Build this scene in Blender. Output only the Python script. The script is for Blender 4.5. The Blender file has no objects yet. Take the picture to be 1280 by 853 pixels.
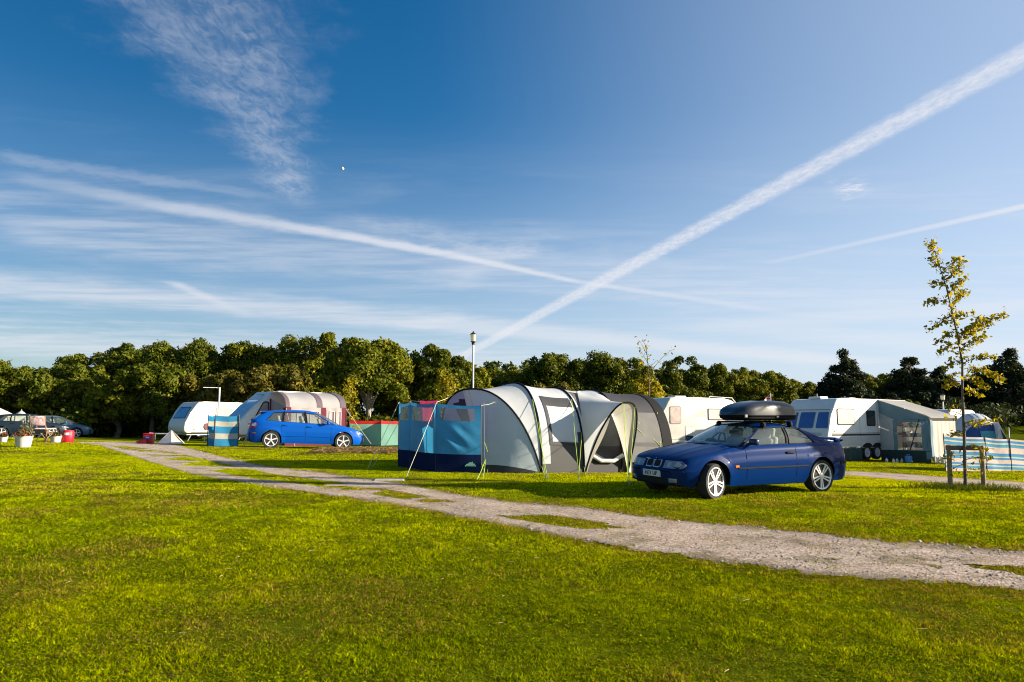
import bpy, bmesh, math, random
import numpy as np
from mathutils import Vector, Matrix
from mathutils.bvhtree import BVHTree

R = math.radians
PI = math.pi
scene = bpy.context.scene
C = scene.collection
rng = np.random.default_rng(11)
random.seed(7)

# ------------------------------------------------------------------ camera
F = 900.0                      # focal length in photo pixels (photo is 1280 x 853)
CAM_Z = 1.5
HORIZON = 528.0
PITCH = math.atan((HORIZON - 426.5) / F)
cam = bpy.data.cameras.new('camera')
cam.lens = 36.0 * F / 1280.0
cam.sensor_width = 36.0
cam.clip_start = 0.1
cam.clip_end = 20000
camo = bpy.data.objects.new('camera', cam)
C.objects.link(camo)
camo.location = (0, 0, CAM_Z)
camo.rotation_euler = (PI / 2 + PITCH, 0, 0)
scene.camera = camo
_cp, _sp = math.cos(PITCH), math.sin(PITCH)


def ray(px, py):
    a = (px - 640.0) / F
    b = (426.5 - py) / F
    return Vector((a, _cp - b * _sp, _sp + b * _cp))


def at(px, py, Y):
    """point on the sight line of a photo pixel at ground distance Y"""
    d = ray(px, py)
    return Vector((0, 0, CAM_Z)) + d * (Y / d.y)


def proj(X, Y, Z):
    z = np.asarray(Z) - CAM_Z
    dep = Y * _cp + z * _sp
    up = -Y * _sp + z * _cp
    return 640 + F * X / dep, 426.5 - F * up / dep


def ss(a, b, x):
    t = np.clip((np.asarray(x, float) - a) / (b - a), 0, 1)
    return t * t * (3 - 2 * t)


def terrain(X, Y):
    X = np.asarray(X, float)
    Y = np.asarray(Y, float)
    z = 0.28 * ss(5, 18, Y) - 0.03 * np.clip(X, -25, 25) * ss(10, 22, Y)
    wl = 1 - ss(-10, 2, X)
    z = z - wl * (0.45 * ss(26, 42, Y) + 0.8 * ss(42, 70, Y))
    z = z + ss(8, 40, X) * 3.4 * ss(38, 100, Y)
    z = z + 0.012 * np.sin(X * 1.3 + 0.4 * Y) * np.sin(Y * 1.1) * ss(3, 6, Y)
    return z


def tz(x, y):
    return float(terrain(x, y))


def gnd(px, py):
    d = ray(px, py)
    lo, hi = 1.0, 1.0
    for i in range(4000):
        hi = lo + 0.1
        p = d * (hi / d.y)
        if CAM_Z + p.z <= tz(p.x, p.y):
            break
        lo = hi
    for i in range(30):
        m = 0.5 * (lo + hi)
        p = d * (m / d.y)
        if CAM_Z + p.z <= tz(p.x, p.y):
            hi = m
        else:
            lo = m
    p = d * (hi / d.y)
    return Vector((p.x, p.y, tz(p.x, p.y)))


# ------------------------------------------------------------------ materials
_mats = {}


def nodes_of(m):
    m.use_nodes = True
    nt = m.node_tree
    return nt, nt.nodes, nt.links


def mat(name, col, rough=0.6, metal=0.0, coat=0.0, var=0.12, scale=6.0, bump=0.0, bscale=40.0,
        trans=0.0, spec=0.5, detail=3.0, sheen=0.0):
    """procedural surface: colour broken up by noise, optional bump and light coming through"""
    if name in _mats:
        return _mats[name]
    m = bpy.data.materials.new(name)
    nt, N, L = nodes_of(m)
    b = N['Principled BSDF']
    out = N['Material Output']
    tc = N.new('ShaderNodeTexCoord')
    nz = N.new('ShaderNodeTexNoise')
    nz.inputs['Scale'].default_value = scale
    nz.inputs['Detail'].default_value = detail
    L.new(tc.outputs['Object'], nz.inputs['Vector'])
    mx = N.new('ShaderNodeMix')
    mx.data_type = 'RGBA'
    mx.inputs[6].default_value = (*[max(0, c * (1 - var)) for c in col], 1)
    mx.inputs[7].default_value = (*[min(1, c * (1 + var)) for c in col], 1)
    mr = N.new('ShaderNodeMapRange')
    mr.inputs[1].default_value = 0.3
    mr.inputs[2].default_value = 0.7
    L.new(nz.outputs['Fac'], mr.inputs[0])
    L.new(mr.outputs[0], mx.inputs[0])
    L.new(mx.outputs[2], b.inputs['Base Color'])
    b.inputs['Roughness'].default_value = rough
    b.inputs['Metallic'].default_value = metal
    b.inputs['Coat Weight'].default_value = coat
    b.inputs['Coat Roughness'].default_value = 0.04
    b.inputs['Specular IOR Level'].default_value = spec
    if bump > 0:
        n2 = N.new('ShaderNodeTexNoise')
        n2.inputs['Scale'].default_value = bscale
        n2.inputs['Detail'].default_value = 4
        L.new(tc.outputs['Object'], n2.inputs['Vector'])
        bp = N.new('ShaderNodeBump')
        bp.inputs['Strength'].default_value = bump
        bp.inputs['Distance'].default_value = 0.03
        L.new(n2.outputs['Fac'], bp.inputs['Height'])
        L.new(bp.outputs[0], b.inputs['Normal'])
    if trans > 0:
        t = N.new('ShaderNodeBsdfTranslucent')
        L.new(mx.outputs[2], t.inputs['Color'])
        ms = N.new('ShaderNodeMixShader')
        ms.inputs[0].default_value = trans
        L.new(b.outputs[0], ms.inputs[1])
        L.new(t.outputs[0], ms.inputs[2])
        L.new(ms.outputs[0], out.inputs['Surface'])
    _mats[name] = m
    return m


def glass(name, tint=(0.75, 0.8, 0.8), refl=0.06, opac=0.0, ocol=(0.02, 0.02, 0.02)):
    """thin pane: clear with a grazing reflection"""
    if name in _mats:
        return _mats[name]
    m = bpy.data.materials.new(name)
    nt, N, L = nodes_of(m)
    N.remove(N['Principled BSDF'])
    out = N['Material Output']
    tr = N.new('ShaderNodeBsdfTransparent')
    tr.inputs['Color'].default_value = (*tint, 1)
    gl = N.new('ShaderNodeBsdfGlossy')
    gl.inputs['Roughness'].default_value = 0.03
    gl.inputs['Color'].default_value = (0.9, 0.9, 0.9, 1)
    fr = N.new('ShaderNodeLayerWeight')
    fr.inputs['Blend'].default_value = 0.5
    pw = N.new('ShaderNodeMath')
    pw.operation = 'POWER'
    pw.inputs[1].default_value = 4.5
    L.new(fr.outputs['Facing'], pw.inputs[0])
    ad = N.new('ShaderNodeMath')
    ad.operation = 'ADD'
    ad.use_clamp = True
    ad.inputs[1].default_value = refl
    tc = N.new('ShaderNodeTexCoord')
    nz = N.new('ShaderNodeTexNoise')
    nz.inputs['Scale'].default_value = 2.5
    L.new(tc.outputs['Object'], nz.inputs['Vector'])
    bp = N.new('ShaderNodeBump')
    bp.inputs['Strength'].default_value = 0.04
    L.new(nz.outputs['Fac'], bp.inputs['Height'])
    L.new(bp.outputs[0], gl.inputs['Normal'])
    L.new(pw.outputs[0], ad.inputs[0])
    ms = N.new('ShaderNodeMixShader')
    L.new(ad.outputs[0], ms.inputs[0])
    last = tr
    if opac > 0:
        df = N.new('ShaderNodeBsdfDiffuse')
        df.inputs['Color'].default_value = (*ocol, 1)
        m2 = N.new('ShaderNodeMixShader')
        m2.inputs[0].default_value = opac
        L.new(tr.outputs[0], m2.inputs[1])
        L.new(df.outputs[0], m2.inputs[2])
        last = m2
    L.new(last.outputs[0], ms.inputs[1])
    L.new(gl.outputs[0], ms.inputs[2])
    L.new(ms.outputs[0], out.inputs['Surface'])
    _mats[name] = m
    return m


def leafmat(name, rough=0.6, trans=0.35, spec=0.25):
    """foliage or grass: colour of each leaf comes from its own tint attribute"""
    m = bpy.data.materials.new(name)
    nt, N, L = nodes_of(m)
    b = N['Principled BSDF']
    out = N['Material Output']
    at_ = N.new('ShaderNodeAttribute')
    at_.attribute_name = 'tint'
    b.inputs['Roughness'].default_value = rough
    b.inputs['Specular IOR Level'].default_value = spec
    L.new(at_.outputs['Color'], b.inputs['Base Color'])
    t = N.new('ShaderNodeBsdfTranslucent')
    g = N.new('ShaderNodeMix')
    g.data_type = 'RGBA'
    g.blend_type = 'MULTIPLY'
    g.inputs[0].default_value = 1.0
    g.inputs[7].default_value = (1.25, 1.1, 0.5, 1)
    L.new(at_.outputs['Color'], g.inputs[6])
    L.new(g.outputs[2], t.inputs['Color'])
    ms = N.new('ShaderNodeMixShader')
    ms.inputs[0].default_value = trans
    L.new(b.outputs[0], ms.inputs[1])
    L.new(t.outputs[0], ms.inputs[2])
    L.new(ms.outputs[0], out.inputs['Surface'])
    return m


# ------------------------------------------------------------------ mesh helpers
def tag(o, label=None, cat=None, group=None, kind=None):
    if label:
        o['label'] = label
    if cat:
        o['category'] = cat
    if group:
        o['group'] = group
    if kind:
        o['kind'] = kind
    return o


def thing(name, label, cat, loc=(0, 0, 0), rotz=0.0, group=None):
    o = bpy.data.objects.new(name, None)
    o.empty_display_size = 0.2
    C.objects.link(o)
    o.location = loc
    o.rotation_euler = (0, 0, rotz)
    return tag(o, label, cat, group)


def settle(o, x, y, rotz, tilt=True):
    """stand a vehicle on the slope under it"""
    e = 1.2
    nx = -(tz(x + e, y) - tz(x - e, y)) / (2 * e)
    ny = -(tz(x, y + e) - tz(x, y - e)) / (2 * e)
    n = Vector((nx, ny, 1)).normalized()
    q = Vector((0, 0, 1)).rotation_difference(n)
    M = q.to_matrix() @ Matrix.Rotation(rotz, 3, 'Z')
    o.rotation_euler = M.to_euler()
    o.location = (x, y, tz(x, y))


class MB:
    def __init__(s):
        s.v = []
        s.f = []

    def add(s, vs, fs):
        n = len(s.v)
        s.v.extend([tuple(p) for p in vs])
        s.f.extend([tuple(i + n for i in f) for f in fs])
        return s

    def box(s, c, d, M=None):
        hx, hy, hz = d[0] / 2, d[1] / 2, d[2] / 2
        vs = [Vector((sx * hx, sy * hy, sz * hz)) for sz in (-1, 1) for sy in (-1, 1) for sx in (-1, 1)]
        if M is not None:
            vs = [M @ p for p in vs]
        vs = [p + Vector(c) for p in vs]
        return s.add(vs, [(0, 2, 3, 1), (4, 5, 7, 6), (0, 1, 5, 4), (2, 6, 7, 3), (0, 4, 6, 2), (1, 3, 7, 5)])

    def rbox(s, c, d, r=0.03, seg=2, M=None):
        bm = bmesh.new()
        bmesh.ops.create_cube(bm, size=1.0)
        for v in bm.verts:
            v.co = Vector((v.co.x * d[0], v.co.y * d[1], v.co.z * d[2]))
        bmesh.ops.bevel(bm, geom=bm.edges[:], offset=min(r, min(d) * 0.49), segments=seg, affect='EDGES', profile=0.5)
        bm.verts.index_update()
        vs = [v.co.copy() for v in bm.verts]
        if M is not None:
            vs = [M @ p for p in vs]
        vs = [p + Vector(c) for p in vs]
        s.add(vs, [tuple(v.index for v in f.verts) for f in bm.faces])
        bm.free()
        return s

    def tube(s, pts, r, n=8, caps=True):
        pts = [Vector(p) for p in pts]
        rr = r if isinstance(r, (list, tuple)) else [r] * len(pts)
        rings = []
        up = None
        for i, p in enumerate(pts):
            if i == 0:
                t = pts[1] - pts[0]
            elif i == len(pts) - 1:
                t = pts[-1] - pts[-2]
            else:
                t = (pts[i + 1] - pts[i]).normalized() + (pts[i] - pts[i - 1]).normalized()
            if t.length < 1e-9:
                t = Vector((0, 0, 1))
            t.normalize()
            if up is None:
                up = Vector((0, 0, 1)) if abs(t.z) < 0.9 else Vector((1, 0, 0))
            a = t.cross(up)
            if a.length < 1e-6:
                a = t.cross(Vector((0.3, 1, 0.2)))
            a.normalize()
            b = a.cross(t).normalized()
            up = b
            rings.append([p + (a * math.cos(k * 2 * PI / n) + b * math.sin(k * 2 * PI / n)) * rr[i] for k in range(n)])
        vs = [q for ring in rings for q in ring]
        fs = []
        for i in range(len(pts) - 1):
            for k in range(n):
                k2 = (k + 1) % n
                fs.append((i * n + k, i * n + k2, (i + 1) * n + k2, (i + 1) * n + k))
        if caps:
            fs.append(tuple(range(n - 1, -1, -1)))
            fs.append(tuple(range((len(pts) - 1) * n, len(pts) * n)))
        return s.add(vs, fs)

    def grid(s, P):
        nr, nc = len(P), len(P[0])
        vs = [p for row in P for p in row]
        fs = [(i * nc + j, i * nc + j + 1, (i + 1) * nc + j + 1, (i + 1) * nc + j)
              for i in range(nr - 1) for j in range(nc - 1)]
        return s.add(vs, fs)

    def lathe(s, prof, n=24, M=None, c=(0, 0, 0)):
        vs = []
        for r, z in prof:
            for k in range(n):
                a = 2 * PI * k / n
                vs.append(Vector((r * math.cos(a), r * math.sin(a), z)))
        if M is not None:
            vs = [M @ p for p in vs]
        vs = [p + Vector(c) for p in vs]
        fs = []
        for i in range(len(prof) - 1):
            for k in range(n):
                k2 = (k + 1) % n
                fs.append((i * n + k, i * n + k2, (i + 1) * n + k2, (i + 1) * n + k))
        fs.append(tuple(range(n - 1, -1, -1)))
        fs.append(tuple(range((len(prof) - 1) * n, len(prof) * n)))
        return s.add(vs, fs)

    def slab(s, pts, nrm, t):
        """flat polygon with a thickness"""
        pts = [Vector(p) for p in pts]
        nv = Vector(nrm).normalized() * t
        n = len(pts)
        vs = pts + [p + nv for p in pts]
        fs = [tuple(range(n - 1, -1, -1)), tuple(range(n, 2 * n))]
        for i in range(n):
            j = (i + 1) % n
            fs.append((i, j, n + j, n + i))
        return s.add(vs, fs)

    def bvh(s):
        return BVHTree.FromPolygons([Vector(p) for p in s.v], s.f)

    def build(s, name, m, parent=None, smooth=None, merge=False):
        me = bpy.data.meshes.new(name)
        me.from_pydata([tuple(p) for p in s.v], [], s.f)
        if merge:
            bm = bmesh.new()
            bm.from_mesh(me)
            bmesh.ops.remove_doubles(bm, verts=bm.verts[:], dist=0.0015)
            bmesh.ops.recalc_face_normals(bm, faces=bm.faces[:])
            bm.to_mesh(me)
            bm.free()
        me.update()
        if smooth:
            me.shade_smooth()
            me.set_sharp_from_angle(angle=R(smooth))
        me.materials.append(m)
        o = bpy.data.objects.new(name, me)
        C.objects.link(o)
        if parent is not None:
            o.parent = parent
        return o


def np_mesh(name, verts, faces, m, parent=None, tint=None, smooth=False):
    me = bpy.data.meshes.new(name)
    nv, nf, k = len(verts), len(faces), faces.shape[1]
    me.vertices.add(nv)
    me.vertices.foreach_set('co', np.ascontiguousarray(verts, np.float32).ravel())
    me.loops.add(nf * k)
    me.loops.foreach_set('vertex_index', np.ascontiguousarray(faces, np.int32).ravel())
    me.polygons.add(nf)
    me.polygons.foreach_set('loop_start', np.arange(0, nf * k, k, dtype=np.int32))
    me.update(calc_edges=True)
    if tint is not None:
        a = me.attributes.new('tint', 'FLOAT_COLOR', 'POINT')
        t4 = np.ones((nv, 4), np.float32)
        t4[:, :3] = tint
        a.data.foreach_set('color', t4.ravel())
    if smooth:
        me.shade_smooth()
    me.materials.append(m)
    o = bpy.data.objects.new(name, me)
    C.objects.link(o)
    if parent is not None:
        o.parent = parent
    return o


def rrect(w, h, r=0.03, seg=4):
    r = min(r, w * 0.49, h * 0.49)
    out = []
    for cx, cy, a0 in ((w / 2 - r, h / 2 - r, 0), (-w / 2 + r, h / 2 - r, 90), (-w / 2 + r, -h / 2 + r, 180), (w / 2 - r, -h / 2 + r, 270)):
        for k in range(seg + 1):
            a = R(a0 + 90.0 * k / seg)
            out.append((cx + r * math.cos(a), cy + r * math.sin(a)))
    return out


def densify(pl, step):
    out = []
    n = len(pl)
    for i in range(n):
        a, b = pl[i], pl[(i + 1) % n]
        k = max(1, int(math.hypot(b[0] - a[0], b[1] - a[1]) / step))
        for j in range(k):
            out.append((a[0] + (b[0] - a[0]) * j / k, a[1] + (b[1] - a[1]) * j / k))
    return out


def roundpoly(pl, r, seg=3):
    out = []
    n = len(pl)
    for i in range(n):
        p0, p1, p2 = Vector((*pl[i - 1], 0)), Vector((*pl[i], 0)), Vector((*pl[(i + 1) % n], 0))
        a = (p0 - p1)
        b = (p2 - p1)
        d = min(r, a.length * 0.45, b.length * 0.45)
        A = p1 + a.normalized() * d
        B = p1 + b.normalized() * d
        for k in range(seg + 1):
            t = k / seg
            q = A * (1 - t) ** 2 + p1 * 2 * t * (1 - t) + B * t * t
            out.append((q.x, q.y))
    return out


def patch(bvh, O, U, V, outline, name, m, parent, out=0.006, rings=3, step=0.08, sink=0.01, smooth=40, mb=None, dist=2.0):
    """a shape laid onto a curved surface: it follows the surface and stands a little proud of it"""
    O, U, V = Vector(O), Vector(U), Vector(V)
    N = U.cross(V).normalized()
    pl = densify(outline, step)
    cx = sum(p[0] for p in pl) / len(pl)
    cy = sum(p[1] for p in pl) / len(pl)

    def cast(u, v, off):
        p = O + U * u + V * v
        h = bvh.ray_cast(p + N * dist, -N, dist * 2)
        q = h[0] if h[0] is not None else p
        return q + N * off
    own = mb is None
    mb = mb or MB()
    n = len(pl)
    rows = [[cast(u, v, -sink) for u, v in pl]]
    for k in range(rings):
        f = 1 - k / rings
        rows.append([cast(cx + (u - cx) * f, cy + (v - cy) * f, out) for u, v in pl])
    vs = [p for r_ in rows for p in r_] + [cast(cx, cy, out)]
    fs = []
    for i in range(len(rows) - 1):
        for j in range(n):
            j2 = (j + 1) % n
            fs.append((i * n + j, i * n + j2, (i + 1) * n + j2, (i + 1) * n + j))
    last = (len(rows) - 1) * n
    c = len(vs) - 1
    for j in range(n):
        fs.append((last + j, last + (j + 1) % n, c))
    mb.add(vs, fs)
    if own:
        return mb.build(name, m, parent, smooth=smooth)
    return mb


def text_mesh(body, size, name, m, parent, M, depth=0.002, align='CENTER'):
    cu = bpy.data.curves.new(name, 'FONT')
    cu.body = body
    cu.size = size
    cu.align_x = align
    cu.align_y = 'CENTER'
    cu.extrude = depth
    tmp = bpy.data.objects.new(name + '_tmp', cu)
    C.objects.link(tmp)
    bpy.context.view_layer.update()
    dg = bpy.context.evaluated_depsgraph_get()
    me = bpy.data.meshes.new_from_object(tmp.evaluated_get(dg))
    bpy.data.objects.remove(tmp)
    me.transform(M)
    me.name = name
    me.materials.clear()
    me.materials.append(m)
    o = bpy.data.objects.new(name, me)
    C.objects.link(o)
    o.parent = parent
    return o


def frame_mat(O, U, V):
    U, V = Vector(U).normalized(), Vector(V).normalized()
    N = U.cross(V)
    M = Matrix((U, V, N)).transposed().to_4x4()
    M.translation = Vector(O)
    return M


def copy_tree(o, parent=None):
    c = o.copy()
    C.objects.link(c)
    c.parent = parent
    for ch in list(o.children):
        copy_tree(ch, c)
    return c
# ------------------------------------------------------------------ light and sky
SUN_EL = R(16.5)
SUN_DIR = Vector((0.998, -0.06, 0)).normalized() * math.cos(SUN_EL) + Vector((0, 0, math.sin(SUN_EL)))
sun = bpy.data.lights.new('sun', 'SUN')
sun.energy = 5.0
sun.angle = R(0.55)
sun.color = (1.0, 0.87, 0.68)
suno = bpy.data.objects.new('sun', sun)
C.objects.link(suno)
suno.location = (30, -8, 30)
suno.rotation_euler = SUN_DIR.to_track_quat('Z', 'Y').to_euler()

scene.view_settings.view_transform = 'Standard'
scene.view_settings.look = 'None'
scene.view_settings.gamma = 1.0
scene.view_settings.exposure = 1.25
scene.view_settings.use_curve_mapping = False
scene.render.engine = 'CYCLES'
scene.cycles.use_denoising = True
scene.cycles.filter_width = 1.05
scene.cycles.max_bounces = 8
scene.cycles.transparent_max_bounces = 16
scene.cycles.caustics_reflective = False
scene.cycles.caustics_refractive = False

world = bpy.data.worlds.new('World')
scene.world = world
world.use_nodes = True
WN, WL = world.node_tree.nodes, world.node_tree.links
bg = WN['Background']
SKY_S = 0.068
bg.inputs['Strength'].default_value = SKY_S
sky = WN.new('ShaderNodeTexSky')
sky.sky_type = 'NISHITA'
sky.sun_disc = False
sky.sun_elevation = SUN_EL
# Nishita: rotation 0 puts the sun on +Y, turning clockwise seen from above
sky.sun_rotation = math.atan2(SUN_DIR.x, SUN_DIR.y)
sky.altitude = 30
sky.air_density = 1.0
sky.dust_density = 0.9
sky.ozone_density = 3.0


def wm(op, a, b=None, c=None, clamp=False):
    n = WN.new('ShaderNodeMath')
    n.operation = op
    n.use_clamp = clamp
    for i, x in enumerate((a, b, c)):
        if x is None:
            continue
        if isinstance(x, (int, float)):
            n.inputs[i].default_value = float(x)
        else:
            WL.new(x, n.inputs[i])
    return n.outputs[0]


def wstep(x, a, b):
    """smooth 0..1 between a and b"""
    n = WN.new('ShaderNodeMapRange')
    n.interpolation_type = 'SMOOTHSTEP'
    WL.new(x, n.inputs[0])
    for i, v in ((1, a), (2, b), (3, 0.0), (4, 1.0)):
        if isinstance(v, (int, float)):
            n.inputs[i].default_value = float(v)
        else:
            WL.new(v, n.inputs[i])
    return n.outputs[0]


wtc = WN.new('ShaderNodeTexCoord')
wsep = WN.new('ShaderNodeSeparateXYZ')
WL.new(wtc.outputs['Generated'], wsep.inputs[0])
wz = wm('MAXIMUM', wsep.outputs[2], 0.012)
# position on a level sheet of cloud one unit overhead
wu = wm('DIVIDE', wsep.outputs[0], wz)
wv = wm('DIVIDE', wsep.outputs[1], wz)
wcomb = WN.new('ShaderNodeCombineXYZ')
WL.new(wu, wcomb.inputs[0])
WL.new(wv, wcomb.inputs[1])
WP = wcomb.outputs[0]


def wnoise(vec, scale, detail=4.0, rough=0.55, sx=1, sy=1, rot=0, dist=0.0):
    mp = WN.new('ShaderNodeMapping')
    mp.inputs['Rotation'].default_value = (0, 0, rot)
    mp.inputs['Scale'].default_value = (sx, sy, 1)
    WL.new(vec, mp.inputs[0])
    n = WN.new('ShaderNodeTexNoise')
    n.inputs['Scale'].default_value = scale
    n.inputs['Detail'].default_value = detail
    n.inputs['Roughness'].default_value = rough
    n.inputs['Distortion'].default_value = dist
    WL.new(mp.outputs[0], n.inputs['Vector'])
    return n.outputs['Fac']


def uvp(px, py):
    d = ray(px, py)
    return Vector((d.x / d.z, d.y / d.z))


N_MED = wnoise(WP, 2.2, 5, 0.6)
N_FINE = wnoise(WP, 9.0, 4, 0.6)
N_RIP = wnoise(WP, 16.0, 3, 0.55, 1.0, 0.45, 0.5, 0.6)


def trail(A, B, wA, wB, aA, aB, noise=0.5, edge=0.25, fine=N_FINE, side=None, fade=0.06):
    """a band of cloud between two points of the sky: width and density at either end"""
    a, b = uvp(*A), uvp(*B)
    ab = b - a
    L_ = ab.length
    dr = ab / L_
    pr = Vector((-dr.y, dr.x))

    def half(P, w):
        d = Vector((B[0] - A[0], B[1] - A[1])).normalized()
        q = uvp(P[0] - d.y * w, P[1] + d.x * w) - uvp(*P)
        return abs(q.dot(pr))
    hA, hB = half(A, wA), half(B, wB)
    t = wm('ADD', wm('ADD', wm('MULTIPLY', wu, dr.x / L_), wm('MULTIPLY', wv, dr.y / L_)), -a.dot(dr) / L_)
    d = wm('ADD', wm('ADD', wm('MULTIPLY', wu, pr.x), wm('MULTIPLY', wv, pr.y)), -a.dot(pr))
    tc_ = wm('MINIMUM', wm('MAXIMUM', t, 0.0), 1.0)
    w = wm('ADD', hA, wm('MULTIPLY', tc_, hB - hA))
    q = wm('DIVIDE', d, w)
    q = wm('ADD', q, wm('MULTIPLY', wm('ADD', fine, -0.5), noise * 1.6))
    qa = wm('ABSOLUTE', q)
    pf = wm('SUBTRACT', 1.0, wstep(qa, edge, 1.0))
    am = wm('ADD', aA, wm('MULTIPLY', tc_, aB - aA))
    e = wm('MULTIPLY', wstep(t, -fade, fade), wm('SUBTRACT', 1.0, wstep(t, 1 - fade, 1 + fade)))
    return wm('MULTIPLY', wm('MULTIPLY', pf, am), e)


def textured(x, n, lo, hi, mn=0.3):
    return wm('MULTIPLY', x, wm('ADD', mn, wm('MULTIPLY', wstep(n, lo, hi), 1 - mn)))


trails = []
# the long wide vapour trail climbing to the right
trails.append(textured(trail((565, 452), (1320, 48), 6, 19, 0.80, 0.74, 0.5, 0.25, wnoise(WP, 12, 6, 0.7), fade=0.01), wnoise(WP, 30, 6, 0.75, 1.0, 0.5, 0.9), 0.30, 0.68, 0.40))
# bright curved streak on the left, in three runs
st = [(20, 222), (230, 262), (420, 293), (560, 318), (720, 352), (1010, 395)]
ws = [12, 11, 9, 7, 4, 6]
am = [0.10, 0.40, 0.66, 0.66, 0.5, 0.05]
for i in range(5):
    trails.append(trail(st[i], st[i + 1], ws[i], ws[i + 1], am[i], am[i + 1], 0.45, 0.1, fade=0.1))
# feathering above and below the streak
trails.append(textured(trail((420, 270), (660, 320), 22, 26, 0.10, 0.34, 0.9, 0.0, N_MED), N_FINE, 0.35, 0.65, 0.25))
trails.append(textured(trail((0, 285), (620, 335), 52, 34, 0.36, 0.30, 0.9, 0.0, N_MED), wnoise(WP, 3.5, 5, 0.6, 0.4, 1.6, 0.25), 0.32, 0.66, 0.3))
trails.append(textured(trail((560, 330), (1130, 385), 40, 34, 0.34, 0.22, 0.9, 0.0, N_MED), wnoise(WP, 3.0, 5, 0.6, 0.4, 1.6, 0.15), 0.32, 0.66, 0.3))
trails.append(trail((0, 197), (350, 248), 13, 8, 0.20, 0.10, 1.1, 0.0))
# broad low bands
trails.append(textured(trail((-60, 352), (560, 405), 24, 17, 0.55, 0.50, 0.6, 0.1, N_MED), wnoise(WP, 2.0, 5, 0.6, 0.5, 2.0, 0.1), 0.3, 0.62, 0.45))
trails.append(trail((520, 402), (1080, 455), 16, 10, 0.50, 0.45, 0.5, 0.1, N_MED))
trails.append(textured(trail((-100, 425), (700, 462), 24, 20, 0.55, 0.34, 0.8, 0.0, N_MED), wnoise(WP, 1.2, 4, 0.6, 0.4, 2.0), 0.3, 0.6, 0.4))
trails.append(trail((215, 353), (318, 398), 7, 9, 0.50, 0.12, 0.6, 0.0))
# thin trail on the right and low streaks
trails.append(trail((960, 329), (1330, 247), 3.5, 5, 0.12, 0.62, 0.3, 0.2))
trails.append(trail((820, 412), (1290, 382), 9, 16, 0.10, 0.42, 0.6, 0.0, N_MED))
trails.append(trail((880, 405), (1290, 440), 16, 14, 0.20, 0.35, 0.6, 0.0, N_MED))
# small puff
trails.append(textured(trail((1048, 238), (1080, 233), 18, 15, 0.9, 0.9, 1.5, 0.0, fade=0.45), wnoise(WP, 22, 4, 0.6), 0.35, 0.7, 0.1))
# rippled cirrus sheet at upper left
trails.append(textured(trail((222, -60), (372, 250), 175, 26, 0.30, 0.34, 1.1, 0.0, wnoise(WP, 3.2, 6, 0.65), fade=0.12), wm('MULTIPLY', wm('ADD', wnoise(WP, 30.0, 4, 0.65, 1.0, 0.45, 0.5, 0.8), wnoise(WP, 6.0, 4, 0.6)), 0.5), 0.36, 0.66, 0.22))
# faint sheets of cirrus low in the sky
ci = wm('MULTIPLY', wstep(wnoise(WP, 1.3, 7, 0.62, 0.45, 1.7, 0.2, 0.4), 0.42, 0.78), 0.20)
ci = wm('MULTIPLY', ci, wm('MULTIPLY', wstep(wsep.outputs[2], 0.03, 0.12), wm('SUBTRACT', 1.0, wstep(wsep.outputs[2], 0.24, 0.40))))
trails.append(ci)
dens = trails[0]
for x in trails[1:]:
    # layers lie over one another
    dens = wm('SUBTRACT', 1.0, wm('MULTIPLY', wm('SUBTRACT', 1.0, dens), wm('SUBTRACT', 1.0, x)))
dens = wm('MULTIPLY', dens, wstep(wsep.outputs[2], 0.0, 0.05))
# thin veil of high cloud thickening to the right and down to the horizon
va = wm('MULTIPLY', wstep(wsep.outputs[0], -0.15, 0.75), 0.55)
vh = wm('MULTIPLY', wm('MULTIPLY', wm('SUBTRACT', 1.0, wstep(wsep.outputs[2], 0.0, 0.42)), wstep(wsep.outputs[0], -1.5, 0.55)), 0.66)
veil = wm('SUBTRACT', 1.0, wm('MULTIPLY', wm('SUBTRACT', 1.0, va), wm('SUBTRACT', 1.0, vh)))
hsv = WN.new('ShaderNodeHueSaturation')
hsv.inputs['Saturation'].default_value = 1.36
WL.new(sky.outputs[0], hsv.inputs['Color'])
pol = wm('ADD', 0.74, wm('MULTIPLY', wstep(wsep.outputs[0], -0.62, 0.12), 0.26))
wsc = WN.new('ShaderNodeVectorMath')
wsc.operation = 'SCALE'
WL.new(hsv.outputs[0], wsc.inputs[0])
WL.new(pol, wsc.inputs['Scale'])
vmix = WN.new('ShaderNodeMix')
vmix.data_type = 'RGBA'
WL.new(veil, vmix.inputs[0])
WL.new(wsc.outputs[0], vmix.inputs[6])
vmix.inputs[7].default_value = (4.4, 5.0, 6.0, 1)
wmix = WN.new('ShaderNodeMix')
wmix.data_type = 'RGBA'
WL.new(dens, wmix.inputs[0])
WL.new(vmix.outputs[2], wmix.inputs[6])
wmix.inputs[7].default_value = (5.3, 5.3, 5.6, 1)
WL.new(wmix.outputs[2], bg.inputs['Color'])

# pale daytime moon, a real ball far away lit by the sun
mb = MB()
mp = at(428, 211, 900)
mb.lathe([(0.0, -2.4)] + [(2.2 * math.cos(a), 2.2 * math.sin(a)) for a in np.linspace(-1.5, 1.5, 13)] + [(0.0, 2.4)], 24)
mo = mb.build('moon', mat('moon_dust', (0.75, 0.75, 0.73), 1.0, var=0.2, scale=0.6), smooth=60)
mo.location = mp
tag(mo, 'tiny white daytime moon high in the blue sky', 'moon')

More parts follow.
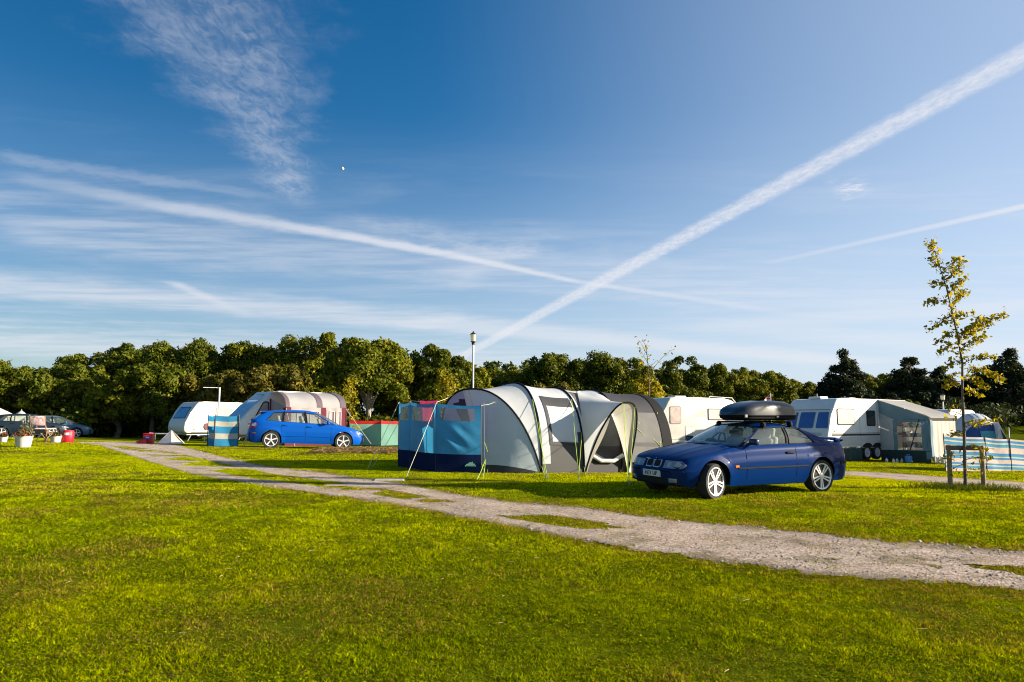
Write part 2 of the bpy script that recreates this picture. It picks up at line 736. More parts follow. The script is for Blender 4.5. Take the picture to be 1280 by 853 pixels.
# ------------------------------------------------------------------ ground
PATH_LO = [(100, 555), (125, 557), (185, 577), (240, 593), (330, 608), (430, 622), (530, 638), (620, 655), (760, 683), (900, 705), (1050, 722), (1180, 733), (1280, 740), (1700, 780)]
PATH_UP = [(205, 553), (232, 560), (275, 571), (330, 583), (400, 591), (480, 602), (560, 616), (640, 628), (720, 634), (800, 645), (900, 655), (1000, 665), (1100, 675), (1200, 684), (1280, 689), (1700, 725)]
PATH2_LO = [(1040, 592), (1062, 595), (1120, 600), (1200, 607), (1280, 614), (1700, 650)]
PATH2_UP = [(1030, 588), (1062, 589), (1120, 592), (1200, 598), (1280, 603), (1700, 630)]


def _interp(pl, x):
    return np.interp(x, [p[0] for p in pl], [p[1] for p in pl])


def vnoise(x, y, seed=0):
    """cheap smooth value noise, vectorised"""
    xi, yi = np.floor(x).astype(np.int64), np.floor(y).astype(np.int64)
    fx, fy = x - xi, y - yi
    fx, fy = fx * fx * (3 - 2 * fx), fy * fy * (3 - 2 * fy)

    def h(a, b):
        n = (a * 374761393 + b * 668265263 + seed * 982451653) & 0x7fffffff
        n = ((n ^ (n >> 13)) * 1274126177) & 0x7fffffff
        return ((n ^ (n >> 16)) & 0xffff) / 65535.0
    return (h(xi, yi) * (1 - fx) + h(xi + 1, yi) * fx) * (1 - fy) + (h(xi, yi + 1) * (1 - fx) + h(xi + 1, yi + 1) * fx) * fy


def fbm(x, y, seed=0, o=4):
    s, a, t = 0, 0.5, 0
    for i in range(o):
        s = s + a * vnoise(x * 2 ** i, y * 2 ** i, seed + i)
        t += a
        a *= 0.5
    return s / t


def path_depth(X, Y):
    """how far inside the gravel a ground point is, in metres (negative: in the grass)"""
    X = np.asarray(X, float)
    Y = np.asarray(Y, float)
    Z = terrain(X, Y)
    px, py = proj(X, Y, Z)
    lo, up = _interp(PATH_LO, px), _interp(PATH_UP, px)
    mpp = (CAM_Z - Z) ** 1 * F / np.maximum(py - HORIZON + 12, 4) ** 2     # metres of ground per photo pixel
    d1 = np.minimum(lo - py, py - up) * mpp
    d1 = np.where((px < 100) | (Y < 2), -5, d1)
    lo2, up2 = _interp(PATH2_LO, px), _interp(PATH2_UP, px)
    d2 = np.minimum(lo2 - py, py - up2) * mpp
    d2 = np.where(px < 1035, -5, d2)
    # grassy strip between the wheel tracks
    mid = lo * 0.52 + up * 0.48
    w = np.maximum((lo - up), 6)
    strip = np.abs(py - mid) / w
    g = fbm(X * 0.7, Y * 1.6, 5)
    hole = (strip < 0.16) & (px < 760) & (g > 0.47)
    hole = hole | ((strip < 0.10) & (g > 0.60)) | ((strip < 0.22) & (px < 330) & (px > 215) & (g > 0.35))
    d1 = np.where(hole, -0.1, d1)
    return d1, d2


def path_mask(X, Y):
    d1, d2 = path_depth(X, Y)
    n = (fbm(X * 2.2, Y * 2.2, 3) - 0.5) * 0.42 + (fbm(X * 9, Y * 9, 8, 2) - 0.5) * 0.22 - 0.03
    return (d1 + n > 0.0), (d2 + n * 0.6 > 0.0)


def ground_coords(lo, hi, fine_lo, fine_hi, fine, grow=1.25):
    a = list(np.arange(fine_lo, fine_hi + 1e-6, fine))
    s = fine
    while a[-1] < hi:
        s *= grow
        a.append(a[-1] + s)
    s = fine
    while a[0] > lo:
        s *= grow
        a.insert(0, a[0] - s)
    return np.array(a)


gx = ground_coords(-900, 900, -32, 32, 0.4)
gy = ground_coords(-60, 1500, 0, 50, 0.4)
GX, GY = np.meshgrid(gx, gy)
gv = np.stack([GX, GY, terrain(GX, GY)], -1).reshape(-1, 3)
ny_, nx_ = GX.shape
ii = np.arange(ny_ * nx_).reshape(ny_, nx_)
gf = np.stack([ii[:-1, :-1], ii[:-1, 1:], ii[1:, 1:], ii[1:, :-1]], -1).reshape(-1, 4)

gm = bpy.data.materials.new('turf')
nt, N, L = nodes_of(gm)
b = N['Principled BSDF']
b.inputs['Roughness'].default_value = 0.95
b.inputs['Specular IOR Level'].default_value = 0.0
tc = N.new('ShaderNodeTexCoord')


def gnoise(scale, detail=4, rough=0.6, sx=1, sy=1):
    mp_ = N.new('ShaderNodeMapping')
    mp_.inputs['Scale'].default_value = (sx, sy, 1)
    L.new(tc.outputs['Object'], mp_.inputs[0])
    n = N.new('ShaderNodeTexNoise')
    n.inputs['Scale'].default_value = scale
    n.inputs['Detail'].default_value = detail
    n.inputs['Roughness'].default_value = rough
    L.new(mp_.outputs[0], n.inputs['Vector'])
    return n.outputs['Fac']


def gramp(fac, stops):
    r_ = N.new('ShaderNodeValToRGB')
    el = r_.color_ramp.elements
    while len(el) < len(stops):
        el.new(0.5)
    for e, (p, c) in zip(el, stops):
        e.position = p
        e.color = (*c, 1)
    L.new(fac, r_.inputs[0])
    return r_.outputs[0]


def gmix(a, b_, fac):
    x = N.new('ShaderNodeMix')
    x.data_type = 'RGBA'
    for i, s in ((6, a), (7, b_), (0, fac)):
        if isinstance(s, (tuple, float)):
            x.inputs[i].default_value = (*s, 1) if isinstance(s, tuple) else s
        else:
            L.new(s, x.inputs[i])
    return x.outputs[2]


col1 = gramp(gnoise(9, 6, 0.7), [(0.3, (0.05, 0.065, 0.004)), (0.5, (0.11, 0.145, 0.006)), (0.7, (0.19, 0.21, 0.010))])
col2 = gramp(gnoise(0.35, 4), [(0.35, (0.10, 0.145, 0.004)), (0.65, (0.20, 0.21, 0.010))])
col = gmix(col1, col2, 0.40)
fine_ = gramp(gnoise(120, 5, 0.75), [(0.38, (0.14, 0.14, 0.10)), (0.52, (0.8, 0.8, 0.8)), (0.68, (1.4, 1.35, 1.2))])
mm = N.new('ShaderNodeMix')
mm.data_type = 'RGBA'
mm.blend_type = 'MULTIPLY'
mm.inputs[0].default_value = 1.0
L.new(col, mm.inputs[6])
L.new(fine_, mm.inputs[7])
col = mm.outputs[2]
dry = gramp(gnoise(0.8, 5, 0.65), [(0.60, (0, 0, 0)), (0.75, (0.6, 0.6, 0.6))])
col = gmix(col, (0.20, 0.14, 0.045), dry)
L.new(col, b.inputs['Base Color'])
bp = N.new('ShaderNodeBump')
bp.inputs['Strength'].default_value = 0.5
bp.inputs['Distance'].default_value = 0.05
L.new(gnoise(14, 6, 0.7), bp.inputs['Height'])
L.new(bp.outputs[0], b.inputs['Normal'])
go = np_mesh('ground', gv, gf, gm, smooth=True)
tag(go, 'rolling mown camp field of yellow green turf', 'ground', kind='structure')


# gravel tracks: sheets just above the turf, with ragged edges
def gravel_material():
    m = bpy.data.materials.new('gravel')
    global N, L, tc
    nt, N, L = nodes_of(m)
    b = N['Principled BSDF']
    b.inputs['Roughness'].default_value = 0.9
    b.inputs['Specular IOR Level'].default_value = 0.2
    tc = N.new('ShaderNodeTexCoord')
    v = N.new('ShaderNodeTexVoronoi')
    v.inputs['Scale'].default_value = 48
    L.new(tc.outputs['Object'], v.inputs['Vector'])
    sep = N.new('ShaderNodeSeparateColor')
    L.new(v.outputs['Color'], sep.inputs[0])
    stones = gramp(sep.outputs[0], [(0.0, (0.18, 0.125, 0.09)), (0.30, (0.36, 0.265, 0.20)), (0.7, (0.55, 0.425, 0.335)), (1.0, (0.76, 0.62, 0.50))])
    dirt = gramp(gnoise(1.3, 5, 0.65), [(0.36, (0.25, 0.18, 0.125)), (0.50, (0.47, 0.365, 0.275)), (0.66, (0.64, 0.52, 0.41))])
    c = gmix(stones, dirt, 0.34)
    gr = gramp(gnoise(1.6, 6, 0.75), [(0.50, (0, 0, 0)), (0.66, (0.75, 0.75, 0.75))])
    c = gmix(c, (0.15, 0.115, 0.04), gr)
    ea = N.new('ShaderNodeAttribute')
    ea.attribute_name = 'tint'
    c = gmix(c, gramp(gnoise(30, 4, 0.7), [(0.3, (0.09, 0.065, 0.025)), (0.7, (0.24, 0.17, 0.09))]), ea.outputs['Fac'])
    L.new(c, b.inputs['Base Color'])
    bp = N.new('ShaderNodeBump')
    bp.inputs['Strength'].default_value = 0.7
    bp.inputs['Distance'].default_value = 0.014
    L.new(v.outputs['Distance'], bp.inputs['Height'])
    L.new(bp.outputs[0], b.inputs['Normal'])
    return m


gravel = gravel_material()


def sheet(name, mask_index, xr, yr, step, label):
    xs = np.arange(xr[0], xr[1], step)
    ys = np.arange(yr[0], yr[1], step)
    X, Y = np.meshgrid(xs, ys)
    Mk = path_mask(X[:-1, :-1] + step / 2, Y[:-1, :-1] + step / 2)[mask_index]
    id_ = np.arange(X.size).reshape(X.shape)
    q = np.stack([id_[:-1, :-1], id_[:-1, 1:], id_[1:, 1:], id_[1:, :-1]], -1)[Mk]
    used, inv = np.unique(q.ravel(), return_inverse=True)
    Xf, Yf = X.ravel()[used], Y.ravel()[used]
    dd = path_depth(Xf, Yf)[mask_index]
    Z = terrain(Xf, Yf) + 0.005 + 0.014 * np.clip(dd / 0.4, 0, 1) * fbm(Xf * 3, Yf * 3, 9)
    edge = np.clip(1 - (dd + 0.5 * (fbm(Xf * 2.5, Yf * 2.5, 14) - 0.5)) / 0.30, 0, 1) * 0.8
    o = np_mesh(name, np.stack([Xf, Yf, Z], -1), inv.reshape(-1, 4), gravel, tint=np.repeat(edge[:, None], 3, 1), smooth=True)
    tag(o, label, 'path', kind='structure')
    return Xf, Yf


PX, PY = sheet('gravel_path', 0, (-19, 16), (5.5, 29), 0.06, 'pale stony gravel track crossing the field diagonally')
PX2, PY2 = sheet('gravel_track', 1, (9.5, 34), (12, 29), 0.08, 'thin grey gravel track behind the staked young tree')

# loose stones on the gravel, nobody could count them
sel = rng.choice(len(PX), 26000)
n = len(sel)
sx, sy = PX[sel] + rng.uniform(-.03, .03, n), PY[sel] + rng.uniform(-.03, .03, n)
sz = terrain(sx, sy) + 0.012
r_ = rng.gamma(1.5, 0.0032, n) + 0.004
octv = np.array([[1, 0, 0], [-.5, .87, 0], [-.5, -.87, 0], [.1, .1, .8], [0, 0, -.6]])
a = rng.uniform(0, 2 * PI, n)
ca, sa = np.cos(a), np.sin(a)
vx = octv[None, :, 0] * rng.uniform(.7, 1.4, (n, 1))
vy = octv[None, :, 1] * rng.uniform(.7, 1.3, (n, 1))
V = np.stack([vx * ca[:, None] - vy * sa[:, None], vx * sa[:, None] + vy * ca[:, None], np.repeat(octv[None, :, 2], n, 0)], -1) * r_[:, None, None]
V += np.stack([sx, sy, sz], -1)[:, None, :]
of = np.array([[0, 1, 3], [1, 2, 3], [2, 0, 3], [1, 0, 4], [2, 1, 4], [0, 2, 4]])
Fc = (of[None] + (np.arange(n) * 5)[:, None, None]).reshape(-1, 3)
tint = np.repeat(rng.uniform(0.14, 0.50, n)[:, None] * np.array([1.05, 0.92, 0.78]), 5, 0)
stm = leafmat('stone', 0.9, 0.0)
so = np_mesh('gravel_stones', V.reshape(-1, 3), Fc, stm, tint=tint)
tag(so, 'loose pale stones scattered over the gravel track', 'stones', kind='stuff')


# ------------------------------------------------------------------ grass blades
def grass_blades(n, y0, y1, w, h, seed, spread=0.80, lean=0.55):
    g = np.random.default_rng(seed)
    # even over the ground that the picture can see and a margin around it
    Y = np.sqrt(g.uniform(y0 ** 2, y1 ** 2, n))
    X = g.uniform(-1, 1, n) * (Y * spread + 0.6)
    m1, m2 = path_mask(X, Y)
    d1, d2 = path_depth(X, Y)
    weedy = (fbm(X * 3.1, Y * 3.1, 61) > 0.60) & (g.uniform(0, 1, n) < 0.30)
    keep = ~(m1 | m2) | (m1 & weedy)
    sparse = fbm(X * 0.9, Y * 0.9, 21)
    keep &= g.uniform(0, 1, n) < np.clip(1.2 - 1.0 * (sparse > 0.60) * (sparse - 0.55) * 5, 0.5, 1)
    X, Y, sparse, d1 = X[keep], Y[keep], sparse[keep], d1[keep]
    n = len(X)
    Z = terrain(X, Y) - 0.004
    tuft = np.clip((fbm(X * 4.5, Y * 4.5, 31, 3) - 0.5) * 1.9 + 0.5, 0, 1)
    big = fbm(X * 0.35, Y * 0.35, 41)
    hh = h * g.uniform(0.45, 1.3, n) * (0.5 + 0.9 * tuft)
    ww = w * g.uniform(0.7, 1.3, n)
    a = g.uniform(0, 2 * PI, n)
    la = g.uniform(0, 2 * PI, n)
    ll = h * g.uniform(0.2, 2.0, n)
    dx, dy = np.cos(a) * ww / 2, np.sin(a) * ww / 2
    lx, ly = np.cos(la) * ll, np.sin(la) * ll
    P = np.stack([X, Y, Z], -1)
    zz = np.zeros(n)
    V = np.stack([P + np.stack([-dx, -dy, zz], -1), P + np.stack([dx, dy, zz], -1),
                  P + np.stack([dx * .7 + lx * .4, dy * .7 + ly * .4, hh * .62], -1),
                  P + np.stack([-dx * .7 + lx * .4, -dy * .7 + ly * .4, hh * .62], -1),
                  P + np.stack([lx, ly, hh], -1)], 1)
    base = (np.arange(n) * 5)[:, None]
    Fq = np.concatenate([base + np.array([[0, 1, 2]]), base + np.array([[0, 2, 3]]), base + np.array([[3, 2, 4]])], 0)
    green = np.array([0.168, 0.232, 0.000])
    yell = np.array([0.405, 0.418, 0.000])
    dark = np.array([0.075, 0.120, 0.001])
    straw = np.array([0.34, 0.22, 0.045])
    mid_ = fbm(X * 1.4, Y * 1.4, 51)
    k = np.clip(g.normal(0.30, 0.22, n) + 0.9 * (big - 0.47) + 0.75 * (mid_ - 0.5) + 0.014 * (Y - 6), 0, 1)[:, None]
    t = green * (1 - k) + yell * k
    k = k + (np.clip(0.45 + 0.8 * (big - 0.47) + 0.6 * (mid_ - 0.5), 0, 1)[:, None] - k) * (0.65 * ss(10, 20, Y))[:, None]
    t = green * (1 - k) + yell * k
    dk = (g.uniform(0, 1, n) * (1 + 1.5 * ss(10, 20, Y)) < np.clip(0.16 + 1.2 * (0.47 - fbm(X * 2.1, Y * 2.1, 71)), 0.05, 0.6))[:, None]
    t = np.where(dk, dark * g.uniform(.6, 1.2, (n, 1)), t)
    ps = np.clip(0.05 + 1.0 * np.clip(sparse - 0.50, 0, 1) * 2.2 + 0.45 * (d1 > -0.30) * (Y < 14), 0, 0.65)
    stw = (g.uniform(0, 1, n) < ps)[:, None]
    t = np.where(stw, straw * g.uniform(.5, 1.1, (n, 1)), t)
    # tussocks a few centimetres across differ in colour
    cl = np.clip((fbm(X * 17, Y * 17, 91, 3) - .5) * 2.0 + .5, 0, 1)
    t = t * (1 + (.75 * (cl - .5) * (1 - .6 * ss(9, 18, Y))))[:, None]
    t = t * (1 + g.uniform(-.30, .30, (n, 1)) * (1 - 0.6 * ss(10, 20, Y))[:, None]) * (1.06 + 0.52 * ss(6.5, 12, Y) - 0.18 * ss(18, 26, Y))[:, None]  # blades farther off tinted brighter: their sunlit look is put into the colour
    return V.reshape(-1, 3), Fq, np.repeat(t, 5, 0)


gl = leafmat('grass_blade', 0.8, 0.42, spec=0.0)
GV, GF, GT, off = [], [], [], 0
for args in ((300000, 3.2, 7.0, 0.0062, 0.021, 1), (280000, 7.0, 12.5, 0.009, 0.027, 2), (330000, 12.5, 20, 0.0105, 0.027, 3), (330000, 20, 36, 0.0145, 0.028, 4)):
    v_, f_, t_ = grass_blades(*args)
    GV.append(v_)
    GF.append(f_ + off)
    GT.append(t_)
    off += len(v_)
# clover and other small flat leaves in the turf
g = np.random.default_rng(17)
n = 260000
Y = np.sqrt(g.uniform(3.2 ** 2, 13 ** 2, n))
X = g.uniform(-1, 1, n) * (Y * .8 + .6)
kp = (fbm(X * 2.2, Y * 2.2, 83) + g.normal(0, .08, n) > 0.46) & ~path_mask(X, Y)[0]
X, Y = X[kp], Y[kp]
n = len(X)
Pc = np.stack([X, Y, terrain(X, Y) + g.uniform(.004, .026, n)], -1)
Nc = np.stack([g.normal(0, .45, n), g.normal(0, .45, n), np.ones(n)], -1)
Nc /= np.linalg.norm(Nc, axis=1, keepdims=True)
Uc = np.cross(Nc, g.normal(0, 1, (n, 3)))
Uc /= np.linalg.norm(Uc, axis=1, keepdims=True)
Wc = np.cross(Nc, Uc)
sc_ = (g.uniform(.004, .010, n) * (1 + .05 * (Y - 3)))[:, None]
Vc = np.stack([Pc - Uc * sc_, Pc - Wc * sc_ * .8, Pc + Uc * sc_, Pc + Wc * sc_ * .8], 1).reshape(-1, 3)
bc = (np.arange(n) * 4)[:, None]
GV.append(Vc)
GF.append(np.concatenate([bc + np.array([[0, 1, 2]]), bc + np.array([[0, 2, 3]])], 0) + off)
kc = g.uniform(0, 1, (n, 1))
tc_ = np.array([.10, .16, .001]) * (1 - kc) + np.array([.30, .33, .001]) * kc
tc_ = np.where(g.uniform(0, 1, (n, 1)) < .10, np.array([.22, .13, .04]), tc_) * g.uniform(.6, 1.25, (n, 1))
GT.append(np.repeat(tc_, 4, 0))
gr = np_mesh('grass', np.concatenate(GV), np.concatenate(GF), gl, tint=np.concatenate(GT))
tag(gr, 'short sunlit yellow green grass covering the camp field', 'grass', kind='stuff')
# a few longer dry stalks lying in the turf
g = np.random.default_rng(5)
mb = MB()
for i in range(60):
    y = math.sqrt(g.uniform(3.6 ** 2, 9 ** 2))
    x = g.uniform(-1, 1) * y * 0.75
    a_ = g.uniform(0, 2 * PI)
    l_ = g.uniform(.03, .11)
    z = tz(x, y) + 0.028
    mb.tube([(x, y, z), (x + math.cos(a_) * l_ / 2, y + math.sin(a_) * l_ / 2, z + .004), (x + math.cos(a_) * l_, y + math.sin(a_) * l_, z)], 0.0016, 4)
so = mb.build('dry_stalks', mat('straw', (0.50, 0.38, 0.18), 0.8, var=0.3))
tag(so, 'dry straw stalks lying in the foreground grass', 'straw', kind='stuff')
# mown hay strip in front of the hatchback
n = 9000
cx_ = g.uniform(400, 500, n)
cy_ = np.clip(g.normal(566, 3.2, n), 558, 574)
pts = [gnd(a_, b_) for a_, b_ in zip(np.linspace(402, 500, 30), [565 + math.sin(i) for i in range(30)])]
k = g.integers(0, 29, n)
f_ = g.uniform(0, 1, n)
bx = np.array([p.x for p in pts])
by = np.array([p.y for p in pts])
X = bx[k] * (1 - f_) + bx[k + 1] * f_ + g.normal(0, .12, n)
Y = by[k] * (1 - f_) + by[k + 1] * f_ + g.normal(0, .55, n)
Z = terrain(X, Y) + g.uniform(0.03, 0.12, n)
a_ = g.uniform(0, 2 * PI, n)
l_ = g.uniform(.08, .2, n)
d_ = np.stack([np.cos(a_) * l_, np.sin(a_) * l_, g.normal(0, .03, n)], -1)
p_ = np.stack([X, Y, Z], -1)
w_ = np.stack([-np.sin(a_) * .008, np.cos(a_) * .008, np.full(n, .006)], -1)
V = np.stack([p_ - w_, p_ + w_, p_ + d_ + w_, p_ + d_ - w_], 1).reshape(-1, 3)
Fq = (np.arange(n)[:, None] * 4 + np.arange(4)[None])
hay = np_mesh('hay', V, Fq, gl, tint=np.repeat(np.array([0.33, 0.23, 0.11]) * g.uniform(.6, 1.3, (n, 1)), 4, 0))
tag(hay, 'pale brown dried hay strewn beside the bright blue car', 'hay', kind='stuff')
# ------------------------------------------------------------------ trees
leaf = leafmat('leaf', 0.6, 0.26, spec=.15)
leafthin = leafmat('thin_leaf', 0.55, 0.5)
bark = mat('bark', (0.16, 0.12, 0.085), 0.95, var=0.4, scale=5, bump=0.6, bscale=14)
barkpale = mat('pale_bark', (0.30, 0.25, 0.19), 0.9, var=0.35, scale=6, bump=0.5, bscale=16)


def leaf_quads(P, Nn, s, g):
    """one small rhombic leaf spray at each point, facing roughly along Nn"""
    n = len(P)
    Nn = Nn / np.maximum(np.linalg.norm(Nn, axis=1, keepdims=True), 1e-6)
    rv = g.normal(0, 1, (n, 3))
    U = np.cross(Nn, rv)
    U /= np.maximum(np.linalg.norm(U, axis=1, keepdims=True), 1e-6)
    W = np.cross(Nn, U)
    s = s[:, None]
    k = g.uniform(.55, 1.0, (n, 1))
    b_ = Nn * s * g.uniform(-.25, .25, (n, 1))
    V = np.stack([P - U * s * .62 + b_, P - W * s * .42 * k, P + U * s * .62 + b_, P + W * s * .42 * k], 1).reshape(-1, 3)
    return V, np.arange(n * 4).reshape(n, 4)


def crown(lobes, count, size, cols, seed, jit=0.55, shell=0.62, flat=1.0):
    """leaf sprays spread through the outer part of a set of uneven clumps"""
    g = np.random.default_rng(seed)
    lob = np.array([l[:4] for l in lobes])
    area = lob[:, 3] ** 2
    idx = g.choice(len(lob), count, p=area / area.sum())
    d = g.normal(0, 1, (count, 3))
    d /= np.linalg.norm(d, axis=1, keepdims=True)
    d[:, 2] = np.where(d[:, 2] < -0.55, -d[:, 2], d[:, 2])
    rr = lob[idx, 3] * (shell + (1.06 - shell) * g.uniform(0, 1, count) ** 0.6)
    # lumpy sub-clumps on every lobe
    ph = np.sin(d[:, 0] * 7 + idx * 1.7) * np.sin(d[:, 1] * 6.5 + idx * 2.3) * np.sin(d[:, 2] * 7.5 + idx)
    rr = rr * (1 + 0.17 * ph + g.normal(0, 0.10, count))
    P = lob[idx, :3] + d * rr[:, None] * np.array([1, 1, flat])
    Nn = d + g.normal(0, jit, (count, 3))
    V, Fq = leaf_quads(P, Nn, size * g.uniform(.6, 1.35, count), g)
    c0, c1, c2 = [np.array(c) for c in cols]
    lt = g.uniform(0, 1, len(lob))
    k = np.clip(lt[idx] * .75 + g.normal(.12, .22, count), 0, 1)[:, None]
    t = c0 * (1 - k) + c1 * k
    au = (g.uniform(0, 1, count) < 0.07)[:, None]
    t = np.where(au, c2, t) * g.uniform(.7, 1.3, (count, 1))
    return V, Fq, np.repeat(t, 4, 0)


def limbs(mb, base, h0, lobes, r0, g, n=10, lean=(0, 0)):
    """a tapered trunk that forks into limbs reaching into the clumps"""
    top = Vector((lean[0], lean[1], h0))
    mid = top * .5 + Vector((g.normal(0, .08), g.normal(0, .08), 0))
    mb.tube([Vector((0, 0, -.2)), Vector((0, 0, .15)), mid, top], [r0 * 1.35, r0 * 1.1, r0 * .85, r0 * .7], 8)
    order = g.permutation(len(lobes))[:n]
    for i in order:
        q = Vector(lobes[i][:3])
        d = q - top
        st = top * float(g.uniform(.75, 1.0))
        b1 = st + d * .35 + Vector((g.normal(0, .15), g.normal(0, .15), abs(g.normal(0, .3))))
        b2 = st + d * .7 + Vector((g.normal(0, .15), g.normal(0, .15), g.normal(0, .15)))
        mb.tube([st, b1, b2, q], [r0 * .5, r0 * .34, r0 * .22, r0 * .08], 5)


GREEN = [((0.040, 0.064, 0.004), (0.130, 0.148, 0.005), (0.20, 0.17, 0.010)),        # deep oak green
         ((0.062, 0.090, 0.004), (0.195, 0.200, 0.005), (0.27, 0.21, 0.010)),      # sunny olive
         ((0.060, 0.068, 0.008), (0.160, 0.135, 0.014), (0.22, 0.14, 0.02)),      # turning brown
         ((0.014, 0.026, 0.010), (0.038, 0.052, 0.014), (0.06, 0.06, 0.02)),      # pine
         ((0.230, 0.215, 0.006), (0.470, 0.390, 0.010), (0.52, 0.34, 0.02))]       # yellow


def broadleaf(px, ptop, hw, Y, pal, label, seed, base=0.5, group=None, n=9000, name='tree', size=0.205, lob=17, trunk=0.22, pale=False, squat=1.0):
    """crown that tops out at photo height ptop and is 2*hw photo pixels wide at distance Y"""
    g = np.random.default_rng(seed)
    p = at(px, ptop, Y)
    gz = tz(p.x, Y)
    H = p.z - gz
    a = 1.32 * hw / F * Y
    n = int(n * 3.1)
    o = thing(name, label, 'tree', (p.x, Y, gz), 0, group)
    cz = base + (H - base) * .52
    bz = (H - base) * .5
    L_ = []
    for i in range(lob * 4):
        d = g.normal(0, 1, 3)
        d /= np.linalg.norm(d)
        if d[2] < -.6:
            d[2] *= -.4
        # full, flat shouldered outline with small uneven clumps all over it
        q = np.sign(d) * np.abs(d) ** .8
        if i < 7:
            rr, f = g.uniform(.42, .55) * min(a, bz), g.uniform(.1, .55)
        else:
            rr, f = g.uniform(.13, .24) * min(a, bz * 1.1), g.uniform(.80, .96)
        L_.append((q[0] * max(a - rr, .1) * f, q[1] * max(a - rr, .1) * f * squat, cz + q[2] * max(bz - rr, .1) * f, rr))
    # make sure the highest clump touches the height asked for
    k = max(range(len(L_)), key=lambda i: L_[i][2] + L_[i][3])
    dz = H - (L_[k][2] + L_[k][3])
    L_ = [(x, y, z + dz * max(0, (z - base) / max(H - base, .1)), r__) for x, y, z, r__ in L_]
    mb = MB()
    limbs(mb, None, base + (H - base) * .3, L_, trunk, g, 9)
    mb.build('trunk', barkpale if pale else bark, o, smooth=50)
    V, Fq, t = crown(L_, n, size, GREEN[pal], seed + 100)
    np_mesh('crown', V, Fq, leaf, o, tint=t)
    return o


WG = 'trees of the wood behind the caravans'
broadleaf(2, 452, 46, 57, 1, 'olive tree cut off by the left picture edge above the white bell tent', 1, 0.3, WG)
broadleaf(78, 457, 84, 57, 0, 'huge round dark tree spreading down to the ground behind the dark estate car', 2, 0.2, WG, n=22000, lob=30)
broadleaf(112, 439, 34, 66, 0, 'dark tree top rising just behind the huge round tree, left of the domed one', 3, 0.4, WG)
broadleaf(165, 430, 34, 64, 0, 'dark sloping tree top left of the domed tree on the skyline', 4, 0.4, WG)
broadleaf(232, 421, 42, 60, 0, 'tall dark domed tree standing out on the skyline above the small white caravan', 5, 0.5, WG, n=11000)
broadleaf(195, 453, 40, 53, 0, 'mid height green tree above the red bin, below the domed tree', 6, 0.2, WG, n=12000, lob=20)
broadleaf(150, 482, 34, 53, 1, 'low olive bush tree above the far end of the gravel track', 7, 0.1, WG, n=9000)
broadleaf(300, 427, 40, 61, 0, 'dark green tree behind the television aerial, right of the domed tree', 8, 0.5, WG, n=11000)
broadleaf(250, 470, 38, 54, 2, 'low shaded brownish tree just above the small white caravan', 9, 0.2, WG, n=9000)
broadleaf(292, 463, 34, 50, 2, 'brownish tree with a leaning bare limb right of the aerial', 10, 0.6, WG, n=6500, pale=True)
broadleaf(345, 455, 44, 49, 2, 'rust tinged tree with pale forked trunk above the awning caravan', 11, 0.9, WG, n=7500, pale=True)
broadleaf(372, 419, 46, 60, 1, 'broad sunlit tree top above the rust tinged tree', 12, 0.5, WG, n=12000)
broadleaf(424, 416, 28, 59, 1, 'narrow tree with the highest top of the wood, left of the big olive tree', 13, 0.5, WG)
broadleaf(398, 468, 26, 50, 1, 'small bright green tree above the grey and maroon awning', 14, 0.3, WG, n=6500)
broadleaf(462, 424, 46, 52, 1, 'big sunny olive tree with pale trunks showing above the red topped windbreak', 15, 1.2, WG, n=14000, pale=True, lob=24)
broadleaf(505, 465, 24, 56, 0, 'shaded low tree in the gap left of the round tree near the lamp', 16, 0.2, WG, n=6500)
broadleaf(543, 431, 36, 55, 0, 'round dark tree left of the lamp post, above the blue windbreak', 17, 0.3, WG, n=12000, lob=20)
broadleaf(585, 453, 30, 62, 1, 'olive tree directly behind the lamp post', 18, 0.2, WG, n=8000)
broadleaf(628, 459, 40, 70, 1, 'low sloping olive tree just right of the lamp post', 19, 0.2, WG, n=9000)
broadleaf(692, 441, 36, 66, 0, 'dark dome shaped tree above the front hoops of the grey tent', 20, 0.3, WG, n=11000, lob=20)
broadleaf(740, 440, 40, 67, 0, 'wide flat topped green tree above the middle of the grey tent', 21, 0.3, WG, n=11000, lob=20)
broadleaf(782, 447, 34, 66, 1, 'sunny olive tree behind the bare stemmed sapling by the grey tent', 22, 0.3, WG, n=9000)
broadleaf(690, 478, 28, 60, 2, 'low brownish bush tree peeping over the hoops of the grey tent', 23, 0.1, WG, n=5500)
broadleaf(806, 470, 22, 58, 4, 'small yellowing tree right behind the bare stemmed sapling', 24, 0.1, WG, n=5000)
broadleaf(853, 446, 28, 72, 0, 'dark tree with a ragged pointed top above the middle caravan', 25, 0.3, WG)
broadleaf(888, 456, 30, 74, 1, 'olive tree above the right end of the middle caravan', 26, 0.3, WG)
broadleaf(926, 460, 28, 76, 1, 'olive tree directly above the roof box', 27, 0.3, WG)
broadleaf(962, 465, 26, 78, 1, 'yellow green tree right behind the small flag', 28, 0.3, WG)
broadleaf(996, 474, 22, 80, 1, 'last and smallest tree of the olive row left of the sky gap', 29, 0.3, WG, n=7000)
broadleaf(842, 478, 30, 66, 0, 'dark low tree above the roof hatch of the middle caravan', 30, 0.1, WG, n=7000)

